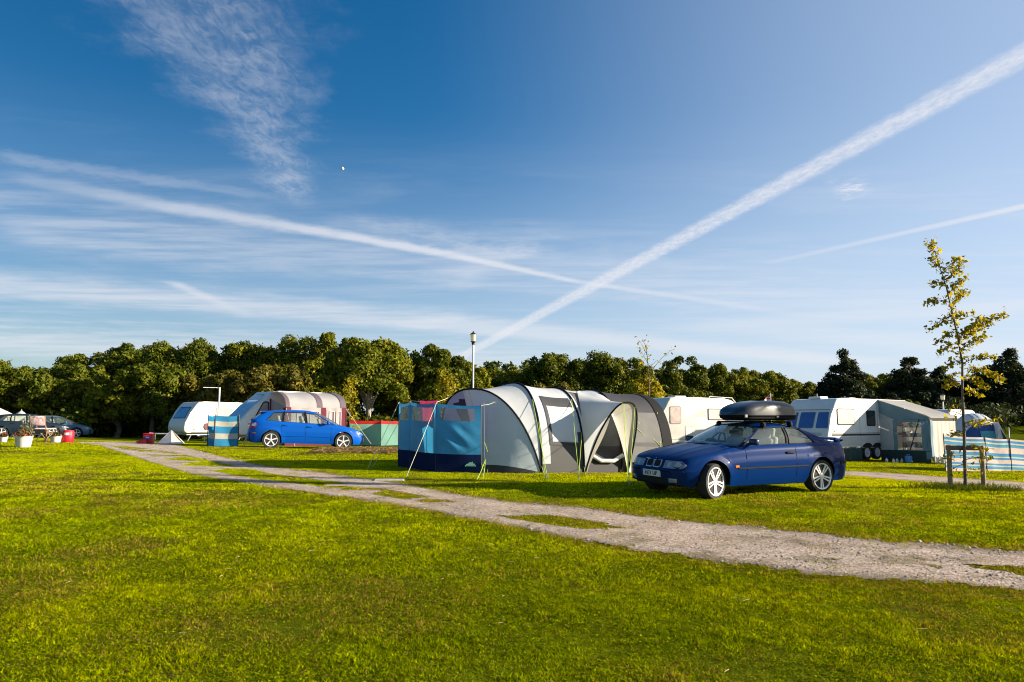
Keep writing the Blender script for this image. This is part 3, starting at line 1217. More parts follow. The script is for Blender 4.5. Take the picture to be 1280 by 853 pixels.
# dark scrub that fills the foot of the wood
g = np.random.default_rng(77)
L_ = []
LR_ = []
for px in range(-30, 1345, 7):
    Y = 58 + 6 * math.sin(px * .05) + g.uniform(-2, 2) + (8 if px > 600 else 0)
    p = at(px, 540, Y)
    gz = tz(p.x, Y)
    hgt = g.uniform(1.2, 2.6)
    for j in range(2):
        (L_ if px < 1005 else LR_).append((p.x + g.normal(0, .4), Y + g.normal(0, .8), gz + hgt * g.uniform(.2, .8), g.uniform(.7, 1.3)))
    # the depth of the wood behind the front trees
    Yb = 68 + g.uniform(-2, 3) + (14 if px > 640 else 0)
    if px > 1005:
        # lower and farther behind the pines
        Yb = 80 + g.uniform(-1, 2)
        pt = at(px, 486 + g.uniform(-4, 6) + max(0, 1030 - px) * .5, Yb)
        gb = tz(pt.x, Yb)
        for j in range(6):
            LR_.append((pt.x + g.normal(0, .5), Yb + g.normal(0, .6), gb + (pt.z - gb - .6) * g.uniform(.1, 1.0), g.uniform(.6, 1.2)))
        continue
    pt = at(px, 446 + 6 * math.sin(px * .11) + g.uniform(-4, 8) + max(0, min(16, (px - 90) * .1 * -1 + 9)) + (14 if px > 560 else 0) + max(0, (px - 840) * .13), Yb)
    gb = tz(pt.x, Yb)
    for j in range(5):
        L_.append((pt.x + g.normal(0, .5), Yb + g.normal(0, .6), gb + (pt.z - gb - .6) * g.uniform(.15, 1.0), g.uniform(.6, 1.2)))
V, Fq, t = crown(L_, 135000, 0.34, GREEN[0], 78)
V2, F2, t2 = crown(LR_, 40000, .26, GREEN[3], 79)
ug2 = np_mesh('undergrowth', V2, F2, leaf, tint=t2)
tag(ug2, 'very dark undergrowth below and behind the pines on the right', 'undergrowth', kind='stuff')
ug = np_mesh('undergrowth', V, Fq, leaf, tint=t)
tag(ug, 'dark tangled undergrowth filling the foot and depth of the wood', 'undergrowth', kind='stuff')


# ------------------------------------------------------------------ pines on the right
def pine(px, ptop, hw, Y, label, seed, n=7000, base=1.0, group='dark pines on the right'):
    g = np.random.default_rng(seed)
    p = at(px, ptop, Y)
    gz = tz(p.x, Y)
    H = p.z - gz
    a = hw / F * Y
    o = thing('pine_tree', label, 'tree', (p.x, Y, gz), 0, group)
    mb = MB()
    mb.tube([(0, 0, -.2), (g.normal(0, .1), 0, H * .5), (0, 0, H * .95)], [.26, .18, .05], 8)
    L_ = []
    nt_ = 11
    for i in range(nt_):
        f = i / (nt_ - 1)
        z = base + (H - base) * (0.12 + .85 * f)
        w = a * (1.0 - f ** 1.6 * .82) * g.uniform(.8, 1.1)
        for j in range(5 if f < .8 else 2):
            an = g.uniform(0, 2 * PI)
            q = w * g.uniform(.45, 1.0)
            L_.append((q * math.cos(an), q * math.sin(an), z + g.normal(0, .18), g.uniform(.30, .46) * a * (1 - .5 * f)))
            mb.tube([(0, 0, z - .35), (q * .6 * math.cos(an), q * .6 * math.sin(an), z - .1), (q * math.cos(an), q * math.sin(an), z)], [.07, .05, .02], 4)
    L_.append((0, 0, H - a * .12, a * .14))
    mb.build('trunk', bark, o, smooth=50)
    V, Fq, t = crown(L_, n * 2, .22, GREEN[3], seed + 5, jit=.8, shell=.35, flat=.75)
    np_mesh('crown', V, Fq, leaf, o, tint=t)
    return o


pine(1056, 445, 32, 72, 'tall spreading dark pine on its own above the right caravan roof', 201, 9000)
pine(1136, 448, 30, 74, 'dark pine with a narrow pointed top above the green awning', 202, 8000)
pine(1172, 463, 30, 76, 'lower dark pine left of the thin young tree', 203, 7000)
pine(1030, 478, 22, 74, 'short dark pine at the left end of the pines, beside the sky gap', 204, 6000)
pine(1258, 438, 40, 70, 'tall broad dark pine right of the thin young tree', 205, 10000)
pine(1222, 466, 28, 73, 'dark pine straight behind the thin young tree', 206, 7000)
pine(1300, 455, 36, 70, 'dark pine cut off by the right picture edge', 207, 7000)
broadleaf(1097, 467, 24, 80, 1, 'pale round broadleaf tree between the two tallest left pines', 208, .3, n=6500)
broadleaf(1085, 488, 36, 70, 3, 'dark bushy tree over the roof of the right caravan', 209, .1, n=7500)
broadleaf(1150, 488, 34, 71, 3, 'dark bushy tree over the roof of the green awning', 210, .1, n=7500)
broadleaf(1205, 497, 34, 74, 3, 'dark bush tree behind the blue and white family tent', 211, .1, n=7500)
broadleaf(1262, 494, 34, 74, 3, 'dark bush tree above the clipped hedge at the right edge', 212, .1, n=7500)
broadleaf(1038, 500, 30, 72, 3, 'dark bush tree behind the front corner of the right caravan', 213, .1, n=6500)
broadleaf(1118, 500, 26, 66, 1, 'small olive bush tree in front of the pines', 214, .1, n=5000)
# hedge along the far field
o = thing('hedge', 'long low clipped hedge along the far field on the right', 'hedge', (0, 0, 0))
L_ = []
for px in range(1180, 1420, 5):
    Y = 69
    p = at(px, 519, Y)
    gz = tz(p.x, Y)
    for j in range(2):
        L_.append((p.x + g.normal(0, .2), Y + g.normal(0, .3), gz + g.uniform(.3, max(.6, p.z - gz - .5)), g.uniform(.5, .8)))
V, Fq, t = crown(L_, 14000, .26, GREEN[1], 300)
np_mesh('foliage', V, Fq, leaf, o, tint=t)


# ------------------------------------------------------------------ young trees
def sapling(name, label, trunk_px, Y, branches, nleaf, seed, pal=4, r0=.035, leaf_s=.075, group=None, stray=0.13):
    g = np.random.default_rng(seed)
    b0 = gnd(*trunk_px[0]) if Y is None else None
    Y = b0.y if Y is None else Y
    pts = [at(x, y, Y) for x, y in trunk_px]
    base = Vector((pts[0].x, Y, tz(pts[0].x, Y)))
    pts[0] = base + Vector((0, 0, -.05))
    o = thing(name, label, 'tree', base, 0, group)
    loc = [p - base for p in pts]
    mb = MB()
    n = len(loc)
    mb.tube(loc, [r0 * (1 - .86 * i / (n - 1)) for i in range(n)], 8)
    twigs = []
    LP = []
    for (a0, a1, bend) in branches:
        A = at(a0[0], a0[1], Y) - base
        B = at(a1[0], a1[1], Y) - base
        dy = g.normal(0, .25) * (B - A).length
        B.y += dy
        Mi = (A + B) / 2 + Vector((0, 0, bend))
        k = [A * (1 - t) ** 2 + Mi * 2 * t * (1 - t) + B * t * t for t in np.linspace(0, 1, 6)]
        twig = MB()
        twig.tube(k, [.009, .008, .007, .005, .004, .0025], 5)
        twigs.append(twig)
        ln = (B - A).length
        low = 0.35 if A.z < 2.0 and trunk_px[0][0] > 1100 else 1.0
        for t in g.uniform(.18, 1.03, max(5, int(ln * nleaf * low))):
            q = A * (1 - t) ** 2 + Mi * 2 * t * (1 - t) + B * t * t
            LP.append(q + Vector(g.normal(0, stray * .6, 3)) + Vector((0, 0, -.02)))
    top = loc[-1]
    for t in g.uniform(0, 1, int(nleaf * 2.2)):
        i = min(n - 2, int((n - 1) * (.45 + .55 * t)))
        f = g.uniform(0, 1)
        LP.append(loc[i] * (1 - f) + loc[i + 1] * f + Vector(g.normal(0, stray * .7, 3)))
    mb.build('trunk', bark, o, smooth=50)
    for twig in twigs:
        twig.build('branch', bark, o, smooth=50)
    P = np.array([tuple(p) for p in LP])
    V, Fq = leaf_quads(P, g.normal(0, 1, (len(P), 3)) + np.array([.3, -.3, .5]), leaf_s * g.uniform(.6, 1.4, len(P)), g)
    c0, c1, c2 = [np.array(c) for c in GREEN[pal]]
    k = g.uniform(0, 1, (len(P), 1))
    t = (c0 * (1 - k) + c1 * k) * g.uniform(.6, 1.3, (len(P), 1))
    np_mesh('leaves', V, Fq, leafthin, o, tint=np.repeat(t, 4, 0))
    return o


tr = [(1207, 612), (1206, 575), (1205, 535), (1203, 490), (1203, 455), (1198, 425), (1190, 390), (1183, 360), (1173, 328), (1164, 303)]
br = [((1198, 432), (1247, 394), .25), ((1196, 420), (1240, 404), .1), ((1200, 440), (1236, 418), .1), ((1188, 385), (1217, 360), .1), ((1184, 370), (1210, 345), .08), ((1180, 355), (1208, 329), .08), ((1176, 342), (1200, 322), .05),
      ((1190, 395), (1166, 412), .1), ((1186, 378), (1164, 376), .1), ((1182, 356), (1167, 352), .05), ((1174, 335), (1160, 322), .05), ((1195, 415), (1172, 428), .1), ((1198, 430), (1176, 440), .1),
      ((1202, 462), (1264, 474), .25), ((1203, 470), (1250, 484), .15), ((1203, 455), (1240, 446), .12), ((1202, 450), (1180, 462), .1), ((1203, 478), (1184, 482), .1), ((1204, 485), (1222, 494), .05), ((1203, 468), (1186, 474), .1),
      ((1204, 520), (1184, 514), .08), ((1205, 530), (1236, 527), .12), ((1205, 515), (1192, 505), .05), ((1205, 535), (1255, 524), .1), ((1205, 540), (1188, 545), .05),
      ((1206, 570), (1180, 572), .05), ((1206, 580), (1188, 590), .05), ((1206, 575), (1235, 572), .06), ((1206, 585), (1226, 592), .05), ((1206, 560), (1240, 562), .05), ((1197, 425), (1213, 402), .05), ((1165, 310), (1160, 303), .02), ((1192, 400), (1216, 390), .08)]
SAP = sapling('young_tree', 'slender young tree with sparse golden leaves held between two wooden stakes', tr, None, br, 125, 400, leaf_s=.074, stray=.075)
# its shadow-casting neighbour stands just beyond the right edge of the picture
o2 = sapling('young_tree', 'young tree beyond the right picture edge whose long shadow crosses the dark blue car', tr, None, br[:20], 90, 405, leaf_s=.20, r0=.085, stray=.10)
o2.location = (13.2, 13.7, tz(13.2, 13.7))
o2.scale = (1, 1, 1.28)
o2.rotation_euler = (0, 0, R(4))

tr = [(812, 556), (811, 520), (811, 480), (810, 455), (808, 435), (803, 424)]
br = [((811, 470), (842, 437), .3), ((810, 455), (797, 434), .1), ((810, 462), (822, 450), .05), ((809, 445), (799, 424), .1), ((811, 480), (800, 462), .1), ((811, 490), (822, 480), .05), ((811, 500), (800, 492), .05), ((811, 475), (818, 462), .05), ((810, 460), (802, 450), .05)]
sapling('young_tree', 'thin half bare sapling with rusty leaves between the grey tent and middle caravan', tr, 24.5, br, 15, 401, r0=.03, leaf_s=.09)
tr = [(557, 560), (557, 520), (557, 490), (556, 467)]
br = [((557, 500), (545, 482), .1), ((557, 495), (572, 482), .1), ((557, 488), (548, 470), .1), ((557, 485), (566, 468), .1), ((557, 505), (575, 496), .1), ((557, 505), (541, 498), .1), ((557, 478), (553, 464), .05), ((557, 520), (545, 512), .1), ((557, 520), (570, 512), .1)]
sapling('young_tree', 'bushy yellowing sapling seen over the blue windbreak', tr, 30, br, 75, 402, leaf_s=.12, stray=.2)
tr = [(437, 558), (437, 520), (438, 490), (438, 472)]
br = [((437, 515), (446, 500), .1), ((437, 515), (430, 500), .1), ((437, 500), (446, 488), .1), ((438, 495), (431, 482), .1), ((438, 485), (444, 474), .1), ((437, 528), (447, 520), .1), ((437, 528), (430, 520), .1), ((438, 540), (448, 533), .1)]
sapling('young_tree', 'narrow yellow leaved sapling beside the grey and maroon awning', tr, 41, br, 55, 403, leaf_s=.13, stray=.2)

# stakes holding the young tree
wood = mat('stake_wood', (0.33, 0.24, 0.14), 0.85, var=0.3, scale=9, bump=.4, bscale=30)
dwood = mat('weathered_wood', (0.16, 0.12, 0.085), 0.9, var=0.3, scale=9, bump=.4, bscale=30)
pA, pB = gnd(1188, 611), gnd(1230, 612)
ctr = (pA + pB) / 2
o = thing('tree_stakes', 'two upright wooden stakes with a dark crossbar around the young tree', 'stakes', ctr)
for p, tpx in ((pA, (1186, 556)), (pB, (1227, 557))):
    q = at(*tpx, p.y) - ctr
    b0 = p - ctr
    mb = MB()
    mb.tube([b0 + Vector((0, 0, -.1)), (b0 + q) / 2, q], .046, 10)
    mb.build('stake', wood, o, smooth=40)
a0, a1 = at(1182, 559.5, pA.y - .06) - ctr, at(1229, 560.5, pB.y - .06) - ctr
mb = MB()
d = (a1 - a0)
M = Matrix.Rotation(math.atan2(d.y, d.x), 3, 'Z')
mb.rbox((a0 + a1) / 2, (d.length, .035, .10), .006, 1, M)
mb.build('crossbar', dwood, o)
# rough longer grass and earth round the stakes
g = np.random.default_rng(91)
n = 1600
X = ctr.x + g.normal(0, .55, n)
Y = ctr.y + g.normal(0, .35, n)
Z = terrain(X, Y)
hh = g.uniform(.05, .14, n)
a_ = g.uniform(0, 2 * PI, n)
w_ = np.stack([np.cos(a_), np.sin(a_), 0 * a_], -1) * .008
p_ = np.stack([X, Y, Z], -1)
tp = np.stack([g.normal(0, .05, n), g.normal(0, .05, n), hh], -1)
V = np.stack([p_ - w_, p_ + w_, p_ + tp + w_ * .3, p_ + tp - w_ * .3], 1).reshape(-1, 3)
to = np_mesh('rough_grass', V, np.arange(n * 4).reshape(n, 4), gl, tint=np.repeat(np.array([.09, .12, .012]) * g.uniform(.5, 1.3, (n, 1)), 4, 0))
tag(to, 'longer unmown grass tuft round the foot of the staked young tree', 'grass', kind='stuff')


# ------------------------------------------------------------------ lamp posts
def lamp_post(base, H, label, s=1.0):
    o = thing('lamp_post', label, 'lamp post', base, 0, 'white lamp posts of the camp site')
    white = mat('lamp_white', (0.70, 0.68, 0.62), .45, var=.06)
    black = mat('lamp_black', (0.02, 0.02, 0.022), .4)
    opal = mat('lamp_opal', (0.85, 0.80, 0.66), .25, var=.03, trans=.4)
    MB().lathe([(.09 * s, -.1), (.09 * s, .7), (.062 * s, .8), (.055 * s, H - .55)], 16).build('post', white, o, smooth=40)
    z = H - .55
    MB().lathe([(.055 * s, z), (.10 * s, z + .02), (.10 * s, z + .06), (.07 * s, z + .08), (.15 * s, z + .13), (.16 * s, z + .15)], 16).build('collar', black, o, smooth=30)
    MB().lathe([(.145 * s, z + .151), (.175 * s, z + .45)], 16).build('lamp_glass', opal, o, smooth=40)
    MB().lathe([(.20 * s, z + .451), (.19 * s, z + .475), (.06 * s, z + .54), (.03 * s, z + .56), (.035 * s, z + .59), (.0, z + .62)], 16).build('lamp_cap', black, o, smooth=30)
    return o


Y = 31.0
p = at(591, 417, Y)
lamp_post((at(591, 520, Y).x, Y, tz(p.x, Y)), p.z - tz(p.x, Y) + .05, 'tall white lamp post with lantern rising behind the grey tent', .72)
Y = 52.0
p = at(1178, 493, Y)
lamp_post((p.x, Y, tz(p.x, Y)), p.z - tz(p.x, Y), 'distant short white lamp post behind the green awning', .9)
# ------------------------------------------------------------------ cars
rubber = mat('rubber', (0.022, 0.022, 0.022), .85, var=.2, scale=20)
alloy = mat('alloy', (0.82, 0.82, 0.82), .35, .25, var=.05)
chrome = mat('chrome', (0.8, 0.8, 0.8), .12, 1.0, var=.03)
trimblk = mat('black_trim', (0.010, 0.010, 0.011), .7, var=.2, spec=.15)
dark = mat('dark_cavity', (0.008, 0.008, 0.009), .9)
carglass = glass('car_glass', (0.80, 0.87, 0.83), .07, .16, (.34, .40, .37))  # pale diffuse share paints a sky reflection into the panes
cabin_cloth = mat('seat_cloth', (0.46, 0.45, 0.40), .9, var=.15, scale=20)
cabin_dark = mat('cabin_plastic', (0.03, 0.03, 0.033), .7)
lampglass = mat('lamp_lens', (0.24, 0.25, 0.26), .12, .0, coat=.6, var=.35, scale=9)
redlens = mat('red_lens', (0.60, 0.012, 0.010), .3, coat=.2, var=.15, spec=.2)
amber = mat('amber_lens', (0.75, 0.20, 0.02), .2, coat=.6)
platew = mat('plate_white', (0.72, 0.73, 0.74), .4, var=.04)
plateb = mat('plate_blue', (0.01, 0.04, 0.28), .4)
inkblk = mat('plate_ink', (0.006, 0.006, 0.006), .5)


def carpaint(name, col, metal=.55, rough=.32, spec=.35):
    return mat(name, col, rough, metal, coat=.22, var=.05, scale=40, spec=spec)


def wheel(parent, x, y, r, w, rimf, style, rotz=0.0, side=1):
    """tyre, rim, dark drum; outer face towards +y when side = 1"""
    o = MB()
    M = Matrix.Rotation(-PI / 2 * side, 3, 'X')
    rr = r * rimf
    o.lathe([(rr * .97, -w * .46), (r * .97, -w * .47), (r, -w * .34), (r, w * .34), (r * .97, w * .47), (rr * 1.01, w * .46), (rr * .97, w * .36)], 36, M)
    root = bpy.data.objects.new('wheel', None)
    C.objects.link(root)
    root.parent = parent
    root.location = (x, y, r - .012)
    root.rotation_euler = (0, 0, rotz)
    root.empty_display_size = .1
    o.build('tyre', rubber, root, smooth=40)
    d = MB().lathe([(0, w * .12), (rr * .96, w * .12), (rr * .96, w * .10)], 30, M)
    d.build('brake_disc', dark, root)
    m = MB()
    # outer lip
    m.lathe([(rr * .90, w * .30), (rr * .92, w * .455), (rr * 1.0, w * .47), (rr * 1.0, w * .30)], 36, M)
    m.lathe([(0, w * .30), (rr * .20, w * .30), (rr * .20, w * .42), (rr * .14, w * .44), (0, w * .44)], 20, M)
    for k in range(5):
        a = 2 * PI * k / 5 + .3
        offs = (-.095, .095) if style == 'twin' else (0,)
        hw = .060 if style == 'twin' else .125
        for q in offs:
            pts = []
            for f, ww in ((.15, hw * (.8 if style == 'twin' else .62)), (.95, hw)):
                for sg in (-1, 1):
                    tt = q * (.55 + .9 * f) + sg * ww
                    px_, py_ = math.cos(a) * f * rr - math.sin(a) * tt * rr, math.sin(a) * f * rr + math.cos(a) * tt * rr
                    pts.append((px_, py_, f))
            vs = []
            for px_, py_, f in (pts[0], pts[1], pts[3], pts[2]):
                vs.append(M @ Vector((px_, py_, w * (.40 if f < .5 else .45))))
            for px_, py_, f in (pts[0], pts[1], pts[3], pts[2]):
                vs.append(M @ Vector((px_, py_, w * .22)))
            m.add(vs, [(0, 1, 2, 3), (4, 7, 6, 5), (0, 4, 5, 1), (1, 5, 6, 2), (2, 6, 7, 3), (3, 7, 4, 0)])
    m.build('rim', alloy, root, smooth=30)
    return root


def lerp_list(x, pts):
    pts = sorted(pts)
    return float(np.interp(x, [p[0] for p in pts], [p[1] for p in pts]))


def smooth_list(x, pts):
    """monotone-ish smooth interpolation"""
    pts = sorted(pts)
    xs = [p[0] for p in pts]
    ys = [p[1] for p in pts]
    if x <= xs[0]:
        return ys[0]
    if x >= xs[-1]:
        return ys[-1]
    i = max(k for k in range(len(xs) - 1) if xs[k] <= x)

    def sl(j):
        if j <= 0 or j >= len(xs) - 1:
            return (ys[min(j + 1, len(xs) - 1)] - ys[max(j - 1, 0)]) / (xs[min(j + 1, len(xs) - 1)] - xs[max(j - 1, 0)])
        a = (ys[j] - ys[j - 1]) / (xs[j] - xs[j - 1])
        b = (ys[j + 1] - ys[j]) / (xs[j + 1] - xs[j])
        return 0 if a * b <= 0 else 2 * a * b / (a + b)
    h = xs[i + 1] - xs[i]
    t = (x - xs[i]) / h
    m0, m1 = sl(i) * h, sl(i + 1) * h
    return (2 * t ** 3 - 3 * t * t + 1) * ys[i] + (t ** 3 - 2 * t * t + t) * m0 + (-2 * t ** 3 + 3 * t * t) * ys[i + 1] + (t ** 3 - t * t) * m1


def make_car(S, name, label, cat='car', group=None):
    root = thing(name, label, cat, (0, 0, 0), 0, group)
    W, xf, xr = S['W'], S['xf'], S['xr']
    r, wf, wr = S['r'], S['wf'], S['wr']
    Ra = r + S.get('gap', .045)
    z0 = S['z0']
    paint = S['paint']

    def hw(x):
        s, n = (x / xf, S['nf']) if x > 0 else (x / xr, S['nr'])
        return W * max(0.0, 1 - min(1, s) ** n) ** (1.0 / n)

    def zs(x):
        return smooth_list(x, S['zs'])

    def zc(x):
        return zs(x) + smooth_list(x, S['crown'])

    def prof(q):
        return smooth_list(q, S.get('prof', [(0, .92), (.12, .955), (.35, .99), (.55, 1.0), (.66, .998), (.70, .984), (.90, .962), (.95, .945), (1, .90)]))

    def shift(x, z):
        if x > 0:
            return x - lerp_list(z, S['leanf']) * min(1, x / xf) ** 10
        return x + lerp_list(z, S['leanr']) * min(1, x / xr) ** 10

    def zl(x):
        z = z0 + .05 * ss(.86, 1.0, x / (xf if x > 0 else xr))
        for c in (wf, wr):
            if abs(x - c) < Ra:
                z = max(z, r + math.sqrt(Ra ** 2 - (x - c) ** 2))
        return float(z)

    def bp(x, z, side):
        q = (z - z0) / (zs(x) - z0)
        y = hw(x) * prof(min(1, max(0, q)))
        for c in (wf, wr):
            d = math.hypot(x - c, z - r)
            if Ra - .01 < d < Ra + .11:
                y += .016 * (1 - (d - Ra) / .11)
        return Vector((shift(x, z), y * side, z))

    xs = set()
    for d in (0, .006, .02, .045, .08, .125, .18, .25, .33, .42):
        xs.add(xf - d)
        xs.add(xr + d)
    for c in (wf, wr):
        for k in range(-8, 9):
            xs.add(c + Ra * math.sin(k / 8 * PI / 2) * .9999)
        xs.add(c + Ra + .001)
        xs.add(c - Ra - .001)
    for k in np.arange(xr + .5, xf - .45, .11):
        xs.add(float(k))
    for k in S['doors']:
        xs.add(k)
    for k in (S['xcowl'], S['xdeck']):
        xs.add(k)
    xs = sorted(xs)
    out = [xs[0]]
    for x in xs[1:]:
        if x - out[-1] > .004 or x in S['doors']:
            out.append(x)
    xs = out
    NZ = 14
    allmb = MB()
    bodymb = MB()
    doormb = {}
    doors = sorted(S['doors'])
    for side in (1, -1):
        P = []
        for x in xs:
            lo, hi = zl(x), zs(x)
            P.append([bp(x, lo + (hi - lo) * k / NZ, side) for k in range(NZ + 1)])
        for i in range(len(xs) - 1):
            col = [P[i], P[i + 1]]
            mid = (xs[i] + xs[i + 1]) / 2
            di = None
            for k in range(len(doors) - 1):
                if doors[k] < mid < doors[k + 1] and (k, ) and S['doorpairs'][k]:
                    di = k
            if di is None:
                bodymb.grid(col)
            else:
                # the sill under the door stays with the body
                bodymb.grid([c[:3] for c in col])
                doormb.setdefault((side, di), MB()).grid([c[2:] for c in col])
            allmb.grid(col)
        # ledge under the windows
        L1 = [[P[i][-1], Vector((P[i][-1].x, P[i][-1].y - side * .10 if abs(P[i][-1].y) > .12 else 0, P[i][-1].z + .006))] for i, x in enumerate(xs) if S['xdeck'] <= x <= S['xcowl']]
        if len(L1) > 1:
            bodymb.grid(L1)
            allmb.grid(L1)

    def lid(x0, x1):
        mb = MB()
        rows = []
        for x in [q for q in xs if x0 <= q <= x1]:
            row = []
            ys, z_s, z_c = hw(x) * prof(1), zs(x), zc(x)
            for k in range(-12, 13):
                u = k / 12
                yy = math.copysign(abs(u) ** .8, u) * ys
                v = abs(yy) / max(ys, 1e-6)
                z = z_s + (z_c - z_s) * (1 - v ** S.get('crownpow', 3.2))
                # pressed ridges on the bonnet
                for c in S.get('ridge', []):
                    if x > 0:
                        z += .008 * math.exp(-((v - c) / .05) ** 2) * float(ss(xf, xf - .5, x) if False else ss(0, .4, xf - x))
                row.append(Vector((shift(x, z), yy, z)))
            rows.append(row)
        mb.grid(rows)
        return mb
    bon = lid(S['xcowl'] - .16, xf)
    boot = lid(xr, S['xdeck'] + .05) if S.get('boot', True) else None
    allmb.add(bon.v, bon.f)
    if boot:
        allmb.add(boot.v, boot.f)
    bodymb.build('body', paint, root, smooth=35, merge=True)
    for (side, di), mb in doormb.items():
        d = mb.build('door', paint, root, smooth=35)
        doormb[(side, di)] = d
    bon.build('bonnet', paint, root, smooth=35)
    if boot:
        boot.build('boot_lid', paint, root, smooth=35)
    ub = MB()
    ub.box((0, 0, z0 + .13), (xf - xr - .35, (W - .26) * 2, .24))
    ub.box((0, 0, z0 + .22), (wf - wr - 2 * Ra - .1, (W - .09) * 2, .36))
    ub.box(((xf + wf + Ra) / 2 - .04, 0, z0 + .2), (xf - wf - Ra - .06, (W - .2) * 2, .3))
    ub.box(((xr + wr - Ra) / 2 + .05, 0, z0 + .2), (wr - Ra - xr - .1, (W - .2) * 2, .3))
    ub.build('underbody', dark, root)
    # ------------------------------------------------ cabin
    G = S['gh']
    crownz = G['crown']

    def zroof(x):
        return smooth_list(x, G['zr'])

    def yroof(x):
        return smooth_list(x, G['yr'])

    def belt(x, side):
        return Vector((x, side * (hw(x) * prof(1) - .035), zs(x)))

    def rail(x, side):
        return Vector((x, side * yroof(x), zroof(x)))

    def sidegrid(b0, t0, b1, t1, side, n=8, m_=8, inset=0.0, s0=0.0, s1=1.0):
        rows = []
        for i in range(n + 1):
            f = i / n
            A = belt(b0 + (b1 - b0) * f, side)
            B = rail(t0 + (t1 - t0) * f, side)
            row = []
            for k in range(m_ + 1):
                s = s0 + (s1 - s0) * k / m_
                q = A * (1 - s) + B * s
                q.y += side * (.035 * math.sin(PI * s) - inset)
                row.append(q)
            rows.append(row)
        return rows
    pill = MB()
    seal = MB()
    win = []
    for kind, b0, t0, b1, t1 in G['side']:
        for side in (1, -1):
            if kind == 'p':
                MB().grid(sidegrid(b0, t0, b1, t1, side)).build('pillar', paint, root, smooth=40)
            elif kind == 'b':
                g_ = sidegrid(b0, t0, b1, t1, side, n=2)
                seal.grid(g_)
            else:
                win.append(sidegrid(b0, t0, b1, t1, side, inset=.006, s1=.91))
                top = sidegrid(b0, t0, b1, t1, side, s0=.90)
                MB().grid(top).build('roof_rail', paint, root, smooth=40)
                e = sidegrid(b0, t0, b1, t1, side, s1=.90)
                loop = e[0] + [row[-1] for row in e[1:-1]] + list(reversed(e[-1]))
                seal.tube(loop + [row[0] for row in reversed(e)], .011, 5)
                # lower waist moulding
                seal.tube([row[0] + Vector((0, side * .012, .0)) for row in e], .014, 5)
    # roof
    rx0, rx1 = G['rf'], G['rb']
    rows = []
    for i in range(13):
        f = i / 12
        row = []
        for k in range(-8, 9):
            v = k / 8
            bow = 1 - v * v
            x = (rx0 + G['bowf_t'] * bow) * (1 - f) + (rx1 - G['bowr_t'] * bow) * f
            xr_ = rx0 * (1 - f) + rx1 * f
            row.append(Vector((x, v * yroof(xr_), zroof(xr_) + crownz * (1 - abs(v) ** 2.6) * (1 if .05 < f < .95 else .8))))
        rows.append(row)
    roof = MB()
    roof.grid(rows)
    roof.build('roof', paint, root, smooth=40)

    def screen(base_x, base_bow, top_row, name_, lift=0.0, bulge=.03, dz=0.0):
        A0 = belt(base_x, 1)
        rr = []
        for k in range(0, 11):
            s = k / 10
            row = []
            for j in range(len(top_row)):
                v = -1 + 2 * j / (len(top_row) - 1)
                bow = 1 - v * v
                B_ = Vector((base_x + base_bow * bow, v * abs(A0.y), A0.z + dz * bow + .004))
                T = top_row[j]
                q = B_ * (1 - s) + T * s
                nrm = Vector((1 if base_bow > 0 else -1, 0, .8)).normalized()
                q += nrm * bulge * math.sin(PI * s) * (.4 + .6 * bow)
                row.append(q)
            rr.append(row)
        mb = MB()
        mb.grid(rr)
        seal.tube([p for p in rr[0]], .014, 5)
        seal.tube([p for p in rr[-1]], .010, 5)
        return mb
    wsn = screen(G['wbase'], G['wbow'], rows[0], 'windscreen', dz=S.get('wdz', .03))
    rsn = screen(G['rbase'], -G['rbow'], rows[-1], 'rear_window', bulge=.02)
    seal.build('window_seal', trimblk, root, smooth=40)
    for w_ in win:
        MB().grid(w_).build('window', carglass, root, smooth=60)
    wsn.build('windscreen', carglass, root, smooth=60)
    rsn.build('rear_window', carglass, root, smooth=60)
    # ------------------------------------------------ inside
    zb = S['zseat']
    fl = MB()
    fl.box(((S['xcowl'] + G['rbase']) / 2, 0, zb - .32), (S['xcowl'] - G['rbase'] - .1, W * 1.6, .05))
    fl.build('cabin_floor', cabin_dark, root)
    da = MB()
    da.rbox((S['xcowl'] - .24, 0, zs(S['xcowl']) - .10), (.42, (W - .14) * 2, .20), .06, 3)
    da.build('dashboard', cabin_dark, root, smooth=40)
    for sx_, yy in [(S['seatx'], .36), (S['seatx'], -.36), (S['seatx'] - S['row'], .34), (S['seatx'] - S['row'], -.34)]:
        st = MB()
        tiltM = Matrix.Rotation(R(-14), 3, 'Y')
        st.rbox((sx_, yy, zb - .10), (.50, .50, .20), .06, 3)
        st.rbox((sx_ - .30, yy, zb + .20), (.14, .48, .62), .06, 3, tiltM)
        st.rbox((sx_ - .40, yy, zb + .58), (.11, .26, .20), .045, 3, tiltM)
        st.build('seat', cabin_cloth, root, smooth=50)
    sw = MB()
    ring = []
    for k in range(25):
        a = 2 * PI * k / 24
        ring.append(Matrix.Rotation(R(65), 3, 'Y') @ Vector((.185 * math.cos(a), .185 * math.sin(a), 0)) + Vector((S['xcowl'] - .52, -.36, zs(0) + .02)))
    sw.tube(ring, .016, 6, caps=False)
    sw.tube([ring[0], ring[12]], .016, 5)
    sw.tube([ring[6], ring[18]], .02, 5)
    sw.build('steering_wheel', cabin_dark, root, smooth=50)
    mb = MB()
    mb.rbox((G['wbase'] - (G['wbase'] - rx0) * .86 - .06, 0, zroof(rx0) - .10), (.03, .24, .07), .012, 2)
    mb.build('rear_view_mirror', cabin_dark, root)
    # ------------------------------------------------ wheels
    st_ = S.get('steer', 0)
    for side in (1, -1):
        wheel(root, wf, side * (W - .115), r, S['tw'], S['rimf'], S['style'], st_, side)
        wheel(root, wr, side * (W - .115), r, S['tw'], S['rimf'], S['style'], 0, side)
